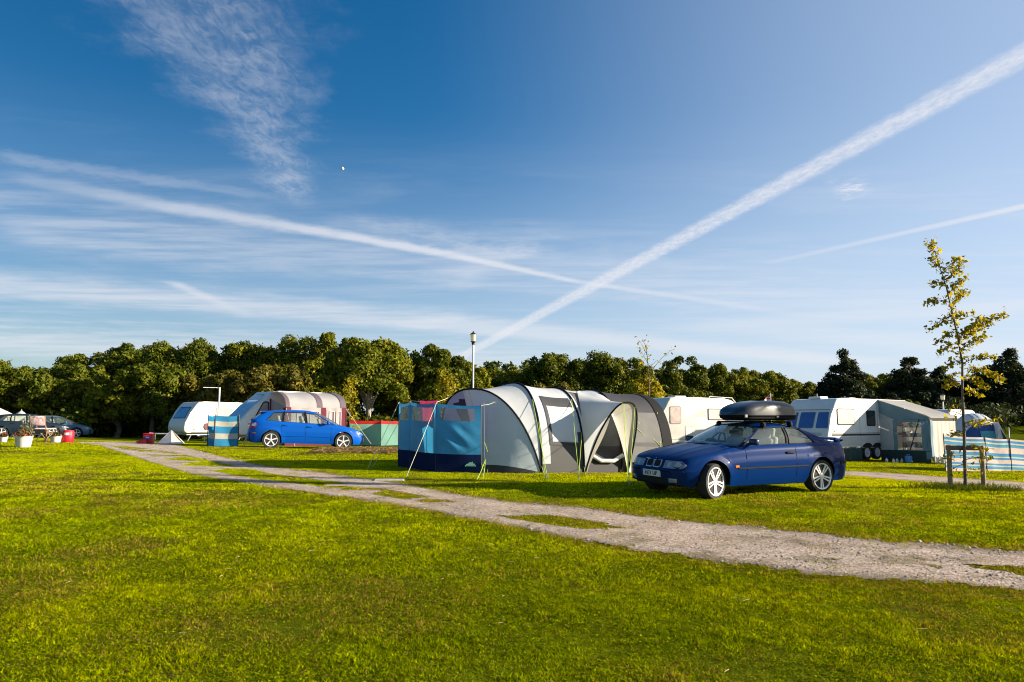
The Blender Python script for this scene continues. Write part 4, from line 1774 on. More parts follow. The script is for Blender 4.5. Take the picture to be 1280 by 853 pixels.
    # ------------------------------------------------ mirrors, handles, seams
    for side in (1, -1):
        mb = MB()
        mx_ = S['mirx']
        y = hw(mx_) * prof(1)
        mb.rbox((mx_, side * (y + .10), zs(mx_) + .075), (.10, .19, .115), .035, 3)
        mb.tube([(mx_ + .02, side * (y - .06), zs(mx_) + .02), (mx_ + .01, side * (y + .06), zs(mx_) + .05)], .028, 8)
        mb.build('door_mirror', S.get('mirmat', paint), root, smooth=45)
    bv = allmb.bvh()

    def onside(side, x, z, outline, nm, m, out=.006, par=None, **k):
        return patch(bv, (x, 0, z), (-side, 0, 0), (0, 0, 1), outline, nm, m, par or root, out=out, **k)

    def onfront(y, z, outline, nm, m, out=.006, par=None, **k):
        return patch(bv, (xf - .3, y, z), (0, 1, 0), (0, 0, 1), outline, nm, m, par or root, out=out, dist=3, **k)

    def onrear(y, z, outline, nm, m, out=.006, par=None, **k):
        return patch(bv, (xr + .3, y, z), (0, -1, 0), (0, 0, 1), outline, nm, m, par or root, out=out, dist=3, **k)
    for side in (1, -1):
        for xd in S['doors']:
            patch(bv, (xd, 0, (z0 + .1 + zs(xd)) / 2), (-side, 0, 0), (0, 0, 1), rrect(.009, zs(xd) - z0 - .12, .002), 'door_gap', dark, root, out=.0025, rings=1, step=.05)
        for hx, hz in S['handles']:
            k = max([i for i in range(len(doors) - 1) if doors[i] < hx], default=0)
            dpar = doormb.get((side, k))
            mb = MB()
            y = hw(hx) * prof((hz - z0) / (zs(hx) - z0))
            mb.rbox((hx, side * (y + .012), hz), (.20, .03, .045), .014, 2)
            mb.build('handle', S.get('handlemat', trimblk), dpar or root, smooth=40)
    return root, dict(bp=bp, hw=hw, zs=zs, prof=prof, side=onside, front=onfront, rear=onrear, bvh=bv, zroof=zroof, yroof=yroof, crown=crownz, zc=zc)


# ------------------------------------------------------------------ the dark blue coupe
blue = carpaint('blue_paint', (0.0008, 0.023, 0.120), 0.0, .36, .03)
navy = carpaint('navy_plastic', (0.008, 0.020, 0.075), .1, .4)
SC = dict(W=.855, xf=2.16, xr=-2.25, nf=6.5, nr=6.5, r=.312, wf=1.42, wr=-1.28, z0=.20, paint=blue, gap=.05,
          zs=[(-2.25, .86), (-2.2, .90), (-2.1, .925), (-1.6, .935), (-.6, .925), (.4, .905), (.75, .885), (1.4, .80), (1.9, .715), (2.1, .672), (2.16, .655)],
          crown=[(-2.25, .02), (-1.9, .035), (0, .03), (.8, .055), (1.5, .05), (2.0, .03), (2.16, .012)],
          leanf=[(.2, .05), (.3, .02), (.5, .0), (.54, .06), (.66, .115), (.8, .16)], leanr=[(.2, .06), (.32, .02), (.52, .0), (.56, .04), (.9, .10)],
          doors=[-.60, .66], doorpairs=[True], xcowl=.74, xdeck=-1.62, ridge=[.30, .62],
          zseat=.52, seatx=.10, row=.86, mirx=.50, handles=[(-.44, .77)], steer=R(14), tw=.225, rimf=.80, style='twin', mirmat=navy,
          gh=dict(crown=.055, zr=[(.12, 1.225), (-.25, 1.262), (-.7, 1.252), (-1.05, 1.195)], yr=[(.15, .565), (-.3, .575), (-1.05, .545)],
                  rf=.10, rb=-1.06, bowf_t=.06, bowr_t=.05, wbase=.80, wbow=.18, rbase=-1.66, rbow=.10,
                  side=[('p', .80, .10, .70, .05), ('w', .70, .05, -.46, -.50), ('b', -.46, -.50, -.53, -.56), ('w', -.53, -.56, -1.22, -.92), ('p', -1.22, -.92, -1.66, -1.06)]))
coupe, K = make_car(SC, 'parked_car', 'dark blue two door car carrying a black roof box, parked on the grass')
# front end
reflm = mat('lamp_reflector', (.42, .43, .42), .25, .2, coat=.3, var=.2)
dullchrome = mat('dull_chrome', (.55, .55, .55), .35, .25, var=.08)
for s in (1, -1):
    hl = K['front'](s * .50, .585, roundpoly([(-.215, -.062), (.20, -.062), (.235, .0), (.16, .068), (-.215, .068)] if s > 0 else [(-.20, -.062), (.215, -.062), (.215, .068), (-.16, .068), (-.235, .0)], .02), 'headlight', lampglass, .008)
    for q in (-.11, .07):
        K['front'](s * .50 + q * s * -1, .585, [(.052 * math.cos(a), .052 * math.sin(a)) for a in np.linspace(0, 2 * PI, 15)[:-1]], 'reflector', reflm, .012, par=hl)
    gr_ = K['front'](s * .105, .592, rrect(.195, .145, .035), 'kidney_grille', dullchrome, .012)
    K['front'](s * .105, .592, rrect(.155, .105, .022), 'grille_slats', dark, .019, par=gr_)
    K['front'](s * .55, .315, rrect(.17, .075, .012), 'fog_lamp', lampglass, .008)
    K['side'](s, 1.98, .60, roundpoly([(-.07, -.05), (.06, -.05), (.03, .05), (-.05, .06)], .01), 'corner_lamp', lampglass, .006) if False else None
    K['side'](s, .90, .55, rrect(.085, .04, .012), 'side_repeater', amber, .008)
    K['side'](s, -.02, .515, rrect(1.78, .03, .006), 'rubbing_strip', trimblk, .010)
    K['side'](s, -2.09, .73, roundpoly([(-.10, -.10), (.16, -.11), (.16, .11), (-.06, .10)] if s < 0 else [(-.10, -.10), (.16, -.11), (.16, .11), (-.06, .10)], .02), 'tail_light', redlens, .006)
    K['side'](s, -2.02, .55, rrect(.36, .055, .01), 'bumper_strip', trimblk, .010)
K['front'](0, .47, rrect(1.46, .03, .008), 'bumper_strip', trimblk, .012)
K['front'](0, .295, rrect(1.20, .13, .03), 'air_intake', dark, .004)
for s in (1, -1):
    pts = []
    for x in np.linspace(.80, 2.06, 16):
        ys = K['hw'](x) * K['prof'](1) * .90
        h_ = K['bvh'].ray_cast(Vector((x - .02, s * ys, 2)), Vector((0, 0, -1)))[0]
        if h_ is not None:
            pts.append(h_ + Vector((0, 0, .001)))
    MB().tube(pts, .0045, 5).build('bonnet_gap', dark, coupe)
pl = K['front'](0, .415, rrect(.52, .112, .01), 'number_plate', platew, .020)
K['front'](-.237, .415, rrect(.045, .112, .004), 'plate_band', plateb, .0235, par=pl)
text_mesh('HEY UP', .105, 'plate_text', inkblk, pl, frame_mat((xq := K['bvh'].ray_cast(Vector((4, 0, .415)), Vector((-1, 0, 0)))[0].x + .0225, .015, .412), (0, 1, 0), (0, 0, 1)), .002)
K['front'](0, .664, [(.020 * math.cos(a), .020 * math.sin(a) * .8) for a in np.linspace(0, 2 * PI, 13)[:-1]], 'badge', chrome, .004)
K['rear'](0, .46, rrect(1.4, .03, .008), 'bumper_strip', trimblk, .012)
K['rear'](0, .74, rrect(.52, .112, .01), 'number_plate', mat('plate_yellow', (.75, .55, .05), .4), .012)
for s in (1, -1):
    K['rear'](s * .55, .77, rrect(.34, .16, .02), 'tail_light', redlens, .007)
# boot spoiler
mb = MB()
for i in range(9):
    pass
rows = []
for k in range(-10, 11):
    v = k / 10
    y = v * .66
    x = -2.06 - .05 * (1 - v * v)
    z = 1.01 - .035 * abs(v) ** 6
    rows.append([Vector((x + .13, y, z - .035)), Vector((x + .06, y, z)), Vector((x - .05, y, z + .012)), Vector((x - .07, y, z - .005)), Vector((x - .02, y, z - .03)), Vector((x + .13, y, z - .035))])
mb.grid(rows)
for s in (1, -1):
    mb.rbox((-2.02, s * .60, .965), (.16, .05, .10), .015, 2)
mb.build('spoiler', blue, coupe, smooth=50)
pw = gnd(890, 623.5)
rz = R(180 + 27)
ca_, sa_ = math.cos(rz), math.sin(rz)
lx, ly = 1.42, .76
settle(coupe, pw.x - (lx * ca_ - ly * sa_), pw.y - (lx * sa_ + ly * ca_), rz)
bpy.context.view_layer.update()
CM = coupe.matrix_world.copy()

# roof bars and roof box: things of their own that rest on the car
rack = thing('roof_rack', 'black roof bars clamped across the roof of the dark blue car', 'roof rack')
rack.matrix_world = CM
for xx in (-.02, -.74):
    z = K['zroof'](xx) + K['crown']
    mb = MB()
    mb.rbox((xx, 0, z + .024), (.045, 1.22, .026), .01, 2)
    bar = mb.build('bar', trimblk, rack, smooth=40)
    for s in (1, -1):
        mb = MB()
        y = s * (K['yroof'](xx) + .015)
        mb.rbox((xx, y, z - .02), (.075, .10, .09), .025, 3)
        mb.rbox((xx, y + s * .015, K['zroof'](xx) - .035), (.06, .02, .08), .008, 1)
        mb.build('foot', trimblk, bar, smooth=40)
boxm = mat('roof_box_plastic', (0.030, 0.032, 0.036), .36, .0, coat=.25, var=.15, scale=2.5)
rb = thing('roof_box', 'dark grey streamlined roof box strapped on the blue car', 'roof box')
rb.matrix_world = CM
zb0 = K['zroof'](-.4) + K['crown'] + .040
rows_t, rows_b = [], []
BX0, BX1, BY = .42, -1.13, .05
prof_h = [(-1.13, .10), (-1.10, .17), (-1.02, .235), (-.88, .275), (-.55, .29), (-.30, .28), (-.08, .25), (.12, .195), (.27, .125), (.35, .065), (.42, .012)]
prof_w = [(-1.13, .33), (-1.09, .38), (-.98, .40), (-.4, .41), (.10, .385), (.24, .325), (.33, .235), (.39, .15), (.42, .06)]
for x in list(np.linspace(BX1, BX1 + .12, 6)) + list(np.linspace(BX1 + .2, BX0 - .15, 14)) + list(np.linspace(BX0 - .1, BX0, 7)):
    h, w = smooth_list(x, prof_h), smooth_list(x, prof_w)
    rt, rbm = [], []
    for k in range(0, 17):
        a = PI * k / 16
        c, s_ = math.cos(a), math.sin(a)
        e = .48
        y = w * math.copysign(abs(c) ** e, c)
        z = h * abs(s_) ** .46
        if abs(y) < w * .25:
            z -= .012
        rt.append(Vector((x, y + BY, zb0 + .10 + z * (1 if h > .09 else .8))))
        rbm.append(Vector((x, y * .985 + BY, zb0 + .096 - .095 * abs(s_) ** .35 * min(1, h / .16))))
    rows_t.append(rt)
    rows_b.append(rbm)
mb = MB()
mb.grid(rows_t)
n_ = len(rows_t[0])
mb.add(rows_t[0], [tuple(range(n_))])
mb.add(rows_t[-1], [tuple(range(n_))])
mb.build('lid', boxm, rb, smooth=45)
mb = MB()
mb.grid(rows_b)
mb.add(rows_b[0], [tuple(range(n_))])
mb.add(rows_b[-1], [tuple(range(n_))])
mb.build('base', trimblk, rb, smooth=45)
mb = MB()
mb.tube([(r_[0].x, r_[0].y + .006, r_[0].z - .004) for r_ in rows_t] + [(r_[-1].x, r_[-1].y - .006, r_[-1].z - .004) for r_ in reversed(rows_t)], .012, 6)
mb.build('rim_seam', trimblk, rb, smooth=40)
mb = MB()
for xx in (-.55, .25):
    mb.rbox((xx, BY + .405 + (0 if xx < 0 else -.02), zb0 + .085), (.07, .03, .06), .008, 1)
mb.build('latch', mat('latch_grey', (.25, .25, .25), .5), rb)

# ------------------------------------------------------------------ the bright blue hatchback
bblue = carpaint('bright_blue_paint', (0.002, 0.092, 0.46), .0, .42, .10)
SH = dict(W=.875, xf=2.20, xr=-2.18, nf=5.0, nr=5.5, r=.318, wf=1.34, wr=-1.30, z0=.19, paint=bblue, gap=.05,
          zs=[(-2.18, 1.0), (-2.0, 1.04), (-1.2, 1.0), (0, .955), (.8, .925), (1.2, .87), (1.7, .77), (2.0, .69), (2.2, .60)],
          crown=[(-2.18, .02), (0, .03), (.9, .06), (1.5, .06), (2.0, .04), (2.2, .012)],
          leanf=[(.19, .05), (.35, .0), (.5, .02), (.7, .12), (.9, .16)], leanr=[(.19, .05), (.35, .0), (.6, .03), (1.05, .14)],
          doors=[-.95, -.08, .86], doorpairs=[True, True], xcowl=.95, xdeck=-2.10, ridge=[.45],
          zseat=.56, seatx=.18, row=.86, mirx=.72, handles=[(.06, .83), (-.80, .86)], steer=0, tw=.205, rimf=.74, style='five', boot=True,
          handlemat=bblue, gh=dict(crown=.06, zr=[(.30, 1.345), (-.2, 1.40), (-.8, 1.39), (-1.5, 1.325)], yr=[(.3, .57), (-.4, .585), (-1.5, .53)],
                  rf=.28, rb=-1.52, bowf_t=.06, bowr_t=.05, wbase=1.10, wbow=.16, rbase=-2.0, rbow=.06,
                  side=[('p', 1.10, .28, .98, .23), ('w', .98, .23, -.02, -.10), ('b', -.02, -.10, -.10, -.17), ('w', -.10, -.17, -.90, -.86), ('b', -.90, -.86, -.95, -.90), ('w', -.95, -.90, -1.52, -1.22), ('p', -1.52, -1.22, -2.0, -1.52)]))
hatch, H = make_car(SH, 'parked_car', 'bright blue five door hatchback parked in front of the awning caravan')
for s in (1, -1):
    H['front'](s * .60, .64, roundpoly([(-.18, -.05), (.20, -.03), (.22, .08), (-.14, .05)] if s > 0 else [(-.20, -.03), (.18, -.05), (.14, .05), (-.22, .08)], .03), 'headlight', lampglass, .008)
    H['rear'](s * .62, .84, rrect(.30, .20, .05), 'tail_light', redlens, .008)
    H['side'](s, -1.99, .86, roundpoly([(-.10, -.06), (.14, -.07), (.14, .08), (-.12, .07)] if s > 0 else [(-.14, -.07), (.10, -.06), (.12, .07), (-.14, .08)], .03), 'tail_light', chrome, .007)
    H['side'](s, -1.92, .55, rrect(.12, .035, .008), 'side_reflector', amber, .007)
    H['side'](s, -.05, .47, rrect(1.75, .03, .008), 'side_moulding', bblue, .012)
    H['side'](s, 1.72, .80, rrect(.07, .04, .01), 'side_repeater', lampglass, .008)
H['front'](0, .38, rrect(.62, .16, .04), 'air_intake', dark, .006)
H['front'](0, .43, rrect(.52, .11, .01), 'number_plate', platew, .016)
H['rear'](0, .86, rrect(.52, .11, .01), 'number_plate', mat('plate_yellow', (.75, .55, .05), .4), .012)
mb = MB()
rows = []
for k in range(-8, 9):
    v = k / 8
    x = -1.56 - .03 * (1 - v * v)
    z = 1.345 + .05 * (1 - v * v)
    rows.append([Vector((x + .05, v * .55, z)), Vector((x - .16, v * .54, z - .02)), Vector((x - .16, v * .54, z - .045)), Vector((x + .05, v * .55, z - .04))])
mb.grid(rows)
mb.build('roof_spoiler', bblue, hatch, smooth=50)
pw = gnd(338, 560)
rz = R(20)
ca_, sa_ = math.cos(rz), math.sin(rz)
lx, ly = -1.30, -.80
settle(hatch, pw.x - (lx * ca_ - ly * sa_), pw.y - (lx * sa_ + ly * ca_), rz)

# ------------------------------------------------------------------ two cars beyond the crest on the left
def small_car(paint_, label, px, py, Y, rz):
    S = dict(SH)
    S['paint'] = paint_
    S['handlemat'] = trimblk
    S['mirmat'] = paint_
    c, Q = make_car(S, 'parked_car', label)
    for s in (1, -1):
        Q['front'](s * .60, .64, rrect(.36, .12, .04), 'headlight', lampglass, .008)
        Q['rear'](s * .62, .84, rrect(.30, .20, .05), 'tail_light', redlens, .008)
    p = at(px, py, Y)
    settle(c, p.x, Y, rz)
    return c, Q


small_car(carpaint('slate_paint', (0.008, 0.018, 0.030), .0, .4), 'dark slate blue car behind the white planters at the far left', 36, 545, 45, R(27))
small_car(carpaint('steel_blue_paint', (0.06, 0.13, 0.20), .0, .4), 'steel blue car with sloping nose showing past the red drum', 68, 545, 48, R(24))
# ------------------------------------------------------------------ caravans
cream = mat('caravan_cream', (0.72, 0.69, 0.62), .42, coat=.15, var=.05, scale=1.5)
white = mat('caravan_white', (0.74, 0.73, 0.70), .38, coat=.2, var=.04, scale=1.5)
greyp = mat('caravan_grey_panel', (0.50, 0.50, 0.49), .45, var=.06)
seamm = mat('caravan_seam', (0.22, 0.21, 0.19), .6)
bluewin = mat('blue_tinted_window', (0.055, 0.11, 0.33), .06, coat=1.0, var=.12, scale=2)
curtain = mat('curtained_window', (0.52, 0.42, 0.38), .10, coat=1.0, var=.18, scale=7)
darkwin = mat('dark_window', (0.015, 0.017, 0.02), .06, coat=1.0)
stripeb = mat('stripe_black', (0.02, 0.02, 0.022), .4)
steel = mat('galvanised_steel', (0.42, 0.42, 0.41), .45, .6, var=.12, scale=12)


def make_caravan(label, L_, W, z0, z1, fs, rs, body_m, group='touring caravans'):
    """front faces +x, origin under the front near corner's axle line; fs: front slope set-back"""
    o = thing('caravan', label, 'caravan', (0, 0, 0), 0, group)
    h = z1 - z0
    pf = [(-.18, z0), (-.02, z0 + .12), (0, z0 + .34), (-.03, z0 + .62), (-fs * .55, z0 + h * .66), (-fs, z0 + h * .90), (-fs - .18, z1 - .03), (-fs - .50, z1)]
    pr = [(-L_ + rs + .65, z1 - .03), (-L_ + rs + .25, z1 - .10), (-L_ + rs * .5, z0 + h * .75), (-L_ + .02, z0 + h * .35), (-L_, z0 + .15), (-L_ + .10, z0)]
    prof2 = pf + pr
    n = len(prof2)
    bm = bmesh.new()
    A = [bm.verts.new((x, W / 2, z)) for x, z in prof2]
    B = [bm.verts.new((x, -W / 2, z)) for x, z in prof2]
    bm.faces.new(A)
    bm.faces.new(list(reversed(B)))
    for i in range(n):
        j = (i + 1) % n
        bm.faces.new((A[i], B[i], B[j], A[j]))
    ed = [e for e in bm.edges if abs(e.verts[0].co.y - e.verts[1].co.y) < 1e-6 and min(e.verts[0].co.z, e.verts[1].co.z) > z0 - 1]
    bmesh.ops.bevel(bm, geom=ed, offset=.075, segments=4, affect='EDGES', profile=.5)
    ed = [e for e in bm.edges if abs(e.verts[0].co.y - e.verts[1].co.y) > W * .5]
    bmesh.ops.bevel(bm, geom=ed, offset=.05, segments=2, affect='EDGES', profile=.5)
    bm.verts.index_update()
    mb = MB()
    mb.add([v.co.copy() for v in bm.verts], [tuple(v.index for v in f.verts) for f in bm.faces])
    bm.free()
    mb.build('body', body_m, o, smooth=32)
    bv = mb.bvh()

    def S(x, z, outline, name, m, out=.012, par=None, side=1):
        return patch(bv, (x, 0, z), (-side, 0, 0), (0, 0, 1), outline, name, m, par or o, out=out, dist=4, step=.2, rings=2)

    def Fr(y, z, outline, name, m, out=.012, par=None):
        return patch(bv, (0, y, z), (0, 1, 0), (0, 0, 1), outline, name, m, par or o, out=out, dist=4, step=.12, rings=2)

    def win(x, z, w, h_, m, r=.08, side=1):
        f = S(x, z, rrect(w, h_, r), 'window', trimblk if m is not curtain else seamm, .014, side=side)
        S(x, z, rrect(w - .07, h_ - .07, r * .8), 'pane', m, .024, par=f, side=side)
        return f
    # chassis, A frame, steadies
    mb = MB()
    mb.box((-L_ / 2, 0, z0 - .06), (L_ - .6, W - .5, .10))
    for s in (1, -1):
        mb.tube([(-.1, s * .55, z0 - .04), (1.25, 0, z0 - .02)], .04, 6)
    mb.tube([(1.2, 0, z0 - .02), (1.5, 0, z0)], .045, 8)
    mb.tube([(1.15, 0, z0), (1.15, 0, .12)], .03, 8)
    for xx in (-.6, -L_ + .6):
        for s in (1, -1):
            mb.tube([(xx, s * (W / 2 - .25), z0 - .05), (xx + .25, s * (W / 2 - .2), .02)], .025, 6)
    mb.build('chassis', steel, o, smooth=40)
    S(-L_ / 2 - .2, z1 - .17, rrect(L_ - 2.2, .022, .005), 'awning_rail', steel, .012)
    S(-L_ / 2, z0 + .06, rrect(L_ - .9, .05, .01), 'sill_trim', steel, .010)
    for xx in (-.6, -L_ + .7):
        S(xx, z0 + .22, rrect(.10, .045, .01), 'marker_lamp', amber, .02)
    return o, S, Fr, win, bv


def caravan_wheel(o, x, y, r=.31, w=.19):
    root = bpy.data.objects.new('wheel', None)
    C.objects.link(root)
    root.parent = o
    root.location = (x, y, r)
    M = Matrix.Rotation(-PI / 2 * (1 if y > 0 else -1), 3, 'X')
    MB().lathe([(r * .62, -w / 2), (r * .96, -w / 2), (r, -w * .35), (r, w * .35), (r * .96, w / 2), (r * .66, w * .49), (r * .62, w * .3)], 28, M).build('tyre', rubber, root, smooth=40)
    MB().lathe([(0, w * .2), (r * .62, w * .2), (r * .64, w * .42), (r * .5, w * .38), (r * .22, w * .30), (r * .18, w * .46), (0, w * .46)], 24, M).build('rim', mat('wheel_trim', (.62, .62, .62), .4, .3), root, smooth=35)


def put(o, corner_px, local, rz, Y=None):
    p = gnd(*corner_px) if Y is None else at(*corner_px, Y)
    c, s = math.cos(rz), math.sin(rz)
    x, y = p.x - (local[0] * c - local[1] * s), p.y - (local[0] * s + local[1] * c)
    o.location = (x, y, tz(p.x, p.y))
    o.rotation_euler = (0, 0, rz)
    bpy.context.view_layer.update()
    return o.matrix_world.copy()


# right hand twin axle caravan
RZ_R = R(180 + 31)
cr, S, Fr, win, bv = make_caravan('white twin axle caravan with three blue front windows and a dark green skirt', 6.7, 2.25, .50, 2.66, .62, .25, white)
for y, w, tl in ((0, .78, 0), (.80, .62, 1), (-.80, .62, -1)):
    ol = [(-w / 2, -.36), (w / 2, -.36), (w / 2 - (.10 if tl > 0 else 0), .36), (-w / 2 + (.10 if tl < 0 else 0), .36)]
    f = Fr(y, 1.72, roundpoly(ol, .06), 'front_window', greyp, .012)
    Fr(y, 1.72, roundpoly([(a_ * .93, b_ * .93) for a_, b_ in ol], .05), 'pane', bluewin, .022, par=f)
Fr(0, 2.16, rrect(2.0, .03, .01), 'gutter', seamm, .02)
Fr(0, .98, rrect(1.7, .42, .06), 'locker_panel', greyp, .014)
for s in (1, -1):
    Fr(s * .9, .78, rrect(.2, .10, .02), 'front_lamp', amber, .02)
win(-1.33, 1.86, 1.20, .70, mat('cream_blind_window', (.66, .60, .56), .12, coat=1.0, var=.1, scale=3))
win(-3.12, 1.80, .64, .68, darkwin)
win(-5.4, 1.78, .9, .66, darkwin)
f = S(-4.3, 1.52, rrect(.66, 1.78, .08), 'door', white, .012)
S(-4.3, 1.52, rrect(.60, 1.70, .07), 'door_panel', white, .018, par=f)
S(-3.3, 1.085, rrect(5.9, .075, .01), 'stripe', stripeb, .008)
S(-3.3, 1.16, rrect(5.9, .02, .005), 'stripe', mat('stripe_brown', (.20, .13, .09), .5), .008)
S(-3.35, .82, rrect(6.3, .40, .03), 'lower_panel', greyp, .010)
S(-2.3, 1.15, rrect(.012, 2.0, .002), 'panel_seam', seamm, .006)
S(-3.6, 1.5, rrect(.012, 1.9, .002), 'panel_seam', seamm, .006)
S(-.55, 1.25, rrect(.07, .07, .03), 'filler_cap', seamm, .012)
for xx in (-2.78, -3.52):
    caravan_wheel(cr, xx, 1.02)
    S(xx, .54, [(.37 * math.cos(a), .19 * math.sin(a)) for a in np.linspace(0, PI, 13)] , 'wheel_arch', dark, .013)
green_sk = mat('green_skirt', (0.018, 0.05, 0.045), .8, var=.15, bump=.2, bscale=6)
mb = MB()
rows = []
for i in range(40):
    x = -.35 - 2.0 * i / 39
    y = 1.11 + .02 * math.sin(i * 1.3)
    rows.append([Vector((x, y, .56)), Vector((x, y + .03 + .015 * math.sin(i * 2.1), .28)), Vector((x, y + .05 * math.sin(i * .9) + .03, -.08))])
mb.grid(rows)
rows = []
for i in range(14):
    y = 1.11 - 2.2 * i / 13
    rows.append([Vector((-.30, y, .56)), Vector((-.27 + .02 * math.sin(i * 1.7), y, .25)), Vector((-.25, y, -.08))])
mb.grid(rows)
mb.build('skirt', green_sk, cr, smooth=60)
mb = MB()
mb.rbox((-1.1, 0, 2.70), (.55, .60, .10), .03, 2)
mb.tube([(-1.1, -.05, 2.74), (-1.1, -.05, 2.88)], .02, 6)
mb.build('roof_vent', white, cr, smooth=40)
MB().rbox((-3.2, 0, 2.69), (.5, .5, .09), .03, 2).build('roof_vent', white, cr, smooth=40)
mb = MB()
mb.rbox((.55, 0, 1.0), (.75, .50, .55), .06, 2)
mb.build('gas_locker', white, cr, smooth=40)
MR = put(cr, (1036, 577), (-.05, 1.12), RZ_R)

# its porch awning
aw_blue = mat('awning_slate', (0.16, 0.27, 0.345), .85, var=.10, scale=2, bump=.15, bscale=5, trans=.12)
aw_grey = mat('awning_grey', (0.36, 0.35, 0.33), .85, var=.08, scale=2, bump=.15, bscale=5, trans=.15)
aw_cream = mat('awning_cream', (0.62, 0.55, 0.47), .85, var=.08, scale=2, bump=.2, bscale=5, trans=.2)
aw_light = mat('awning_pale', (0.46, 0.49, 0.52), .85, var=.06, scale=2, bump=.2, bscale=4, trans=.15)
clear = glass('clear_vinyl', (.85, .86, .86), .10, .12, (.5, .5, .5))
aw = thing('caravan_awning', 'slate green porch awning with pale roof on the twin axle caravan', 'awning')
aw.matrix_world = MR
x0, x1 = -3.72, -5.75
yo, zo, yi, zi = 3.33, 1.86, 1.13, 2.62
n_ = 16


def wall(rowsf, nu, nv):
    return [[rowsf(i / nu, j / nv) for j in range(nv + 1)] for i in range(nu + 1)]


g = np.random.default_rng(3)
mb = MB()
mb.grid(wall(lambda u, v: Vector((x0 + (x1 - x0) * u + .06 * (1 if u == 0 else 0), yi + (yo + .15 - yi) * v, zi + (zo - zi) * v - .05 * math.sin(PI * v) * math.sin(PI * u) + (-.06 if v == 1 else 0))), 16, 10))
rf = mb.build('roof', aw_grey, aw, smooth=50)
# end wall towards the front of the caravan: slate triangle above, pale panel, window, dark skirt
def endp(v, z):
    zt = zi + (zo - zi) * v
    return Vector((x0 + .02 * math.sin(v * 9 + z * 3), yi + (yo - yi) * v, z * zt))
mb = MB()
mb.grid(wall(lambda u, v: Vector((x0, yi + (yo - yi) * u, (1.80 - .12 * u) + (zi + (zo - zi) * u - .012 - (1.80 - .12 * u)) * v)), 12, 4))
mb.build('gable', aw_blue, aw, smooth=50)
mb = MB()
mb.grid(wall(lambda u, v: Vector((x0 + .012 + .012 * math.sin(u * 9) ** 2, yi + .02 + (.62 - .02) * u, .42 + (2.04 - .27 * u - .42) * v)), 8, 6))
mb.build('side_panel', aw_light, aw, smooth=50)
mb = MB()
for a, b_ in ((.62, .80), (1.86, 2.06)):
    mb.grid(wall(lambda u, v: Vector((x0, yi + a + (b_ - a) * u, .42 + (1.745 - .42) * v)), 2, 4))
mb.grid(wall(lambda u, v: Vector((x0, yi + .80 + 1.06 * u, 1.62 + .13 * v)), 6, 1))
mb.grid(wall(lambda u, v: Vector((x0, yi + .80 + 1.06 * u, .42 + .04 * v)), 6, 1))
mb.build('window_surround', aw_blue, aw)
mb = MB()
mb.grid(wall(lambda u, v: Vector((x0 + .01 * math.sin(u * 14 + v * 5), yi + .80 + 1.06 * u, .46 + 1.16 * v)), 12, 8))
wv_ = mb.build('window', clear, aw, smooth=60)
mb = MB()
mb.grid(wall(lambda u, v: Vector((x0 + .01, yi + .01 + (yo - yi - .02) * u, -.06 + .48 * v)), 10, 2))
mb.build('mud_skirt', green_sk, aw)
# front wall
mb = MB()
mb.grid(wall(lambda u, v: Vector((x0 - .01 + (x1 - x0) * u, yo + .02 * math.sin(u * 17) * (1 - v) + .008 * math.sin(u * 41), .12 + (zo - .18 - .12) * v)), 60, 6))
mb.build('front_wall', aw_cream, aw, smooth=60)
mb = MB()
mb.grid(wall(lambda u, v: Vector((x0 + .05 + (x1 - x0) * u, yo + .12 + .05 * math.sin(u * 40), -.05 + .25 * v + .04 * math.sin(u * 33))), 60, 2))
mb.build('front_skirt', mat('skirt_pale', (.40, .40, .36), .85, var=.3, scale=8), aw, smooth=60)
mb = MB()
mb.grid(wall(lambda u, v: Vector((x0 - .005 + .03 * math.sin(v * 11), yo - .18 + .19 * u, -.02 + (zo - .08) * v + .0)), 3, 10))
mb.grid(wall(lambda u, v: Vector((x0 - .18 * u, yo + .045 + .012 * math.sin(v * 9 + u), .0 + (zo - .13) * v)), 3, 10))
mb.build('corner_panel', aw_blue, aw, smooth=50)
mb = MB()
mb.grid(wall(lambda u, v: Vector((x1, yi + (yo - yi) * u, -.05 + (zi + (zo - zi) * u + .03) * v)), 6, 6))
mb.build('end_wall', aw_grey, aw)
mb = MB()
for xx in (x0 - .05, x1 + .05):
    mb.tube([(xx, yo - .04, -.05), (xx, yo - .04, zo - .05)], .014, 6)
    mb.tube([(xx, yi, zi - .03), (xx, yo - .04, zo - .05)], .012, 6)
mb.tube([(x0 + .03, yi + 1.80, 1.75), (x0 + .03, yi + 1.35, .46)], .022, 6)
mb.build('pole', stripeb, aw, smooth=40)
# things stacked behind its window
ic = thing('storage_shelf', 'colourful camp clutter on shelves seen behind the awning window', 'shelf')
ic.matrix_world = MR
g = np.random.default_rng(8)
mb = MB()
for z in (.55, 1.0, 1.4):
    mb.box((x0 - .45, yi + 1.33, z), (.35, 1.15, .02))
for yy in (yi + .78, yi + 1.89):
    mb.box((x0 - .45, yy, .75), (.03, .03, 1.5))
mb.build('frame', steel, ic)
for i in range(15):
    col_ = [(.45, .10, .10), (.5, .45, .4), (.10, .25, .35), (.55, .5, .42), (.25, .32, .22)][i % 5]
    z = (.56, 1.01, 1.41)[i // 5]
    h = float(g.uniform(.14, .3))
    mb = MB()
    mb.rbox((x0 - .40 + g.uniform(-.05, .05), yi + .90 + .21 * (i % 5), z + h / 2), (.2, float(g.uniform(.13, .19)), h), .02, 1)
    mb.build('packed_box', mat('packed_%d' % (i % 5), col_, .7), ic)

